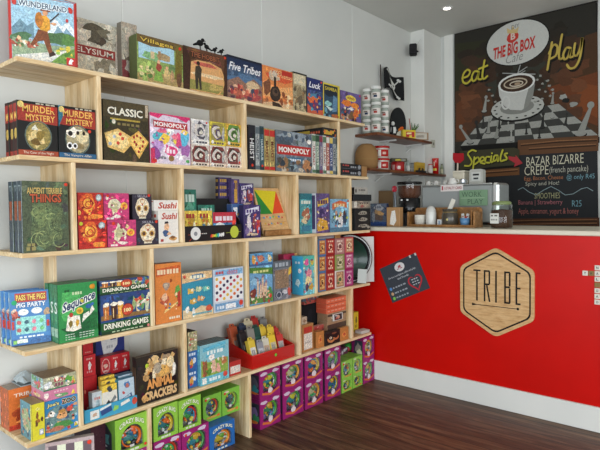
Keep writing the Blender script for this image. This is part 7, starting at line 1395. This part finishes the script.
# chalkboard with painted plank frame
t1 = empty('menu_chalkboard', (1.03, YB - .018, 1.08), 0, 'menu chalkboard with coloured chalk writing in a rough wooden frame', 'chalkboard')
def P3(pts): return [(a - 1.03, b - 1.08) for a, b in pts]
m = MB(); m.prism(P3([(0.5914, 1.1442), (1.4550, 1.1667), (1.4447, 1.7039), (0.8589, 1.7163), (0.8592, 1.5636), (0.5913, 1.5423)])[::-1] if False else P3([(a, b) for a, b in [(0.5914, 1.1353), (0.5913, 1.5423), (0.8592, 1.5636), (0.8588, 1.7248), (1.4516, 1.7072), (1.4620, 1.1590)]]), -.008, 0, '26282a'); m.build('slate_panel', 'matte', t1)
m = MB()
def plank(pts, c): m.prism(P3(pts), -.011, -.0005, c); 
plank([(0.8506, 1.7042), (0.8503, 1.8314), (1.4579, 1.8149), (1.4586, 1.6950)], '5f4029'); plank([(0.5187, 1.5324), (0.5187, 1.5948), (0.8633, 1.6016), (0.8634, 1.5379)], '6a4527'); plank([(0.5914, 1.0732), (0.5914, 1.1619), (1.4688, 1.1785), (1.4693, 1.0967)], '50311f')
A = Art(m, (-1.03, -.011, -1.08), (1, 0, 0), (0, 0, 1), 1, 1, .3, step=.0001)
for q in ([(0.8753, 1.7827), (1.1758, 1.7857), (1.4512, 1.7730)], [(0.9409, 1.7437), (1.2508, 1.7392), (1.4445, 1.7349)], [(0.6183, 1.1267), (1.0231, 1.1435), (1.4551, 1.1511)], [(0.6891, 1.1012), (1.1787, 1.1163), (1.4552, 1.1238)], [(0.5461, 1.5667), (0.6887, 1.5682), (0.8508, 1.5726)]): A.line(q, .008, '2b1b12'); A.line([(a, b + .012) for a, b in q], .006, '8a6242')
m.build('frame_planks', 'matte', t1)
m = MB(); A = Art(m, (-1.03, -.008, -1.08), (1, 0, 0), (0, 0, 1), 1, 1, .1, step=.0001)
A.t('BAZAR BIZARRE', 0.9208, 1.6097, 1.3568, 1.6829, 'c9c5ae', -.006).t('CREPE', 0.9046, 1.5312, 1.0962, 1.6061, 'c9c5ae', -.006).t('(french pancake)', 1.1040, 1.5272, 1.3894, 1.5913, 'b9b8a8', -.006)
A.t('Egg, Bacon, Cheese', 0.9048, 1.4789, 1.2072, 1.5202, 'b5744c', -.006).t('@ only R45', 1.2333, 1.4715, 1.4355, 1.5229, '76a2ae', -.006).t('Spicy and Hot!', 0.9131, 1.4339, 1.1772, 1.4753, 'b9b8a8', -.006).t('SMOOTHIES', 0.9864, 1.3338, 1.1852, 1.3807, 'a8a67c', -.006).t('Banana | Strawberry', 0.8556, 1.2742, 1.2043, 1.3240, 'b06a70', -.006).t('R25', 1.2751, 1.2656, 1.3443, 1.3150, '76a2ae', -.006).t('Apple, cinnamon, yogurt & honey', 0.8558, 1.1936, 1.3230, 1.2554, 'b06a62', -.006)
A.line([(0.8512, 1.4109), (0.8926, 1.4308), (0.9419, 1.3913), (0.9984, 1.3647), (1.0617, 1.4045), (1.1161, 1.4316), (1.1698, 1.4013), (1.2228, 1.3593), (1.2821, 1.3659), (1.3401, 1.4041), (1.3830, 1.4145), (1.4256, 1.3857)], .005, '8a9ea2')
m.build('chalk_writing', 'matte', t1)
t2 = empty('specials_sign', (.54, YB - .0295, 1.6), 0, 'olive board reading Specials in yellow script beside the chalkboard', 'sign')
def P4(pts): return [(a - .54, b - 1.6) for a, b in pts]
m = MB(); m.prism(P4([(0.3357, 1.6092), (0.3359, 1.7779), (0.8253, 1.7699), (0.8629, 1.7499), (0.8632, 1.6228)]), -.012, 0, '3c3a28'); m.build('sign_board', 'matte', t2)
m = MB(); A = Art(m, (-.54, -.012, -1.6), (1, 0, 0), (0, 0, 1), 1, 1, .1, step=.0001)
for dx, dz, tk, cc in ((.006, -.008, .017, '1e1e10'), (0, 0, .015, 'bcb83e')):
    for st in ([(0.4912, 1.7659), (0.4541, 1.7777), (0.4167, 1.7491), (0.4401, 1.7070), (0.4541, 1.6701), (0.4307, 1.6401), (0.3883, 1.6426)], [(0.4773, 1.7133), (0.4634, 1.6022)], [(0.4727, 1.6868), (0.5073, 1.7112), (0.5210, 1.6792), (0.4819, 1.6504)], [(0.5324, 1.6695), (0.5665, 1.6850), (0.5619, 1.7074), (0.5370, 1.7047), (0.5302, 1.6652), (0.5710, 1.6494)], [(0.6136, 1.7060), (0.5845, 1.7059), (0.5777, 1.6644), (0.6136, 1.6555)], [(0.6313, 1.7113), (0.6247, 1.6614), (0.6424, 1.6625)], [(0.6358, 1.7373), (0.6368, 1.7350)], [(0.6842, 1.7141), (0.6579, 1.7116), (0.6491, 1.6686), (0.6754, 1.6777), (0.6863, 1.7096), (0.6886, 1.6638)], [(0.7297, 1.7561), (0.7103, 1.6971), (0.7147, 1.6621), (0.7363, 1.6694)], [(0.7683, 1.7252), (0.7448, 1.7205), (0.7577, 1.6980), (0.7663, 1.6760), (0.7363, 1.6672)]): A.stroke([(a + dx, b + dz) for a, b in st], tk, cc)
m.build('lettering', 'matte', t2)
m = MB(); m.prism(P4([(0.7791, 1.6751), (0.7790, 1.7008), (0.8381, 1.6881), (0.8380, 1.7051), (0.8963, 1.6334), (0.8257, 1.6080), (0.8340, 1.6373)]), -.018, -.0125, 'a8343a'); m.build('arrow', 'matte', t2); t2.children[-1]['label'] = 'red arrow'

# ---------------------------------------------------------------- camera and light
cam = bpy.data.cameras.new('camera'); co = bpy.data.objects.new('camera', cam); C.objects.link(co); S.camera = co
R_, U_, F_ = (0.752369, 0.658650, -0.011020), (-0.012925, 0.031486, 0.999421), (-0.658615, 0.751791, -0.032202)
M = Matrix(((R_[0], U_[0], -F_[0], 2.4559), (R_[1], U_[1], -F_[1], 0), (R_[2], U_[2], -F_[2], 1.28), (0, 0, 0, 1)))
co.matrix_world = M; cam.sensor_width = 36; cam.lens = 36 * 535.040 / 600; cam.clip_start = .05
def area(name, loc, rot, sx, sy, e, c=(1, 1, 1)):
    l = bpy.data.lights.new(name, 'AREA'); l.shape = 'RECTANGLE'; l.size = sx; l.size_y = sy; l.energy = e; l.color = c
    o = bpy.data.objects.new(name, l); C.objects.link(o); o.location = loc; o.rotation_euler = rot; return o
# daylight comes in through the open shop front behind the camera
area('shop_front_daylight', (2.6, -2.1, 1.1), (math.radians(90), 0, 0), 4.4, 1.8, 112, (.88, .95, 1))
area('side_fill_light', (5.05, .5, 1.15), (0, math.radians(90), 0), 1.7, 3.6, 105, (.95, .98, 1))  # unseen area light added on the right to brighten left wall and shelf bays
sp = bpy.data.lights.new('downlight_spot', 'SPOT'); sp.energy = 5; sp.spot_size = 1.9; sp.spot_blend = .8; sp.color = (1, .93, .82); sp.shadow_soft_size = .03
so = bpy.data.objects.new('downlight_spot', sp); C.objects.link(so); so.location = (.513, 4.019, H - .02)
w = bpy.data.worlds.new('world'); S.world = w; w.use_nodes = True; bg = w.node_tree.nodes['Background']; bg.inputs[0].default_value = (.82, .9, 1, 1); bg.inputs[1].default_value = 1.15
S.view_settings.view_transform = 'Standard'; S.view_settings.look = 'None'; S.view_settings.gamma = 1; S.view_settings.exposure = -.12; S.view_settings.use_curve_mapping = False
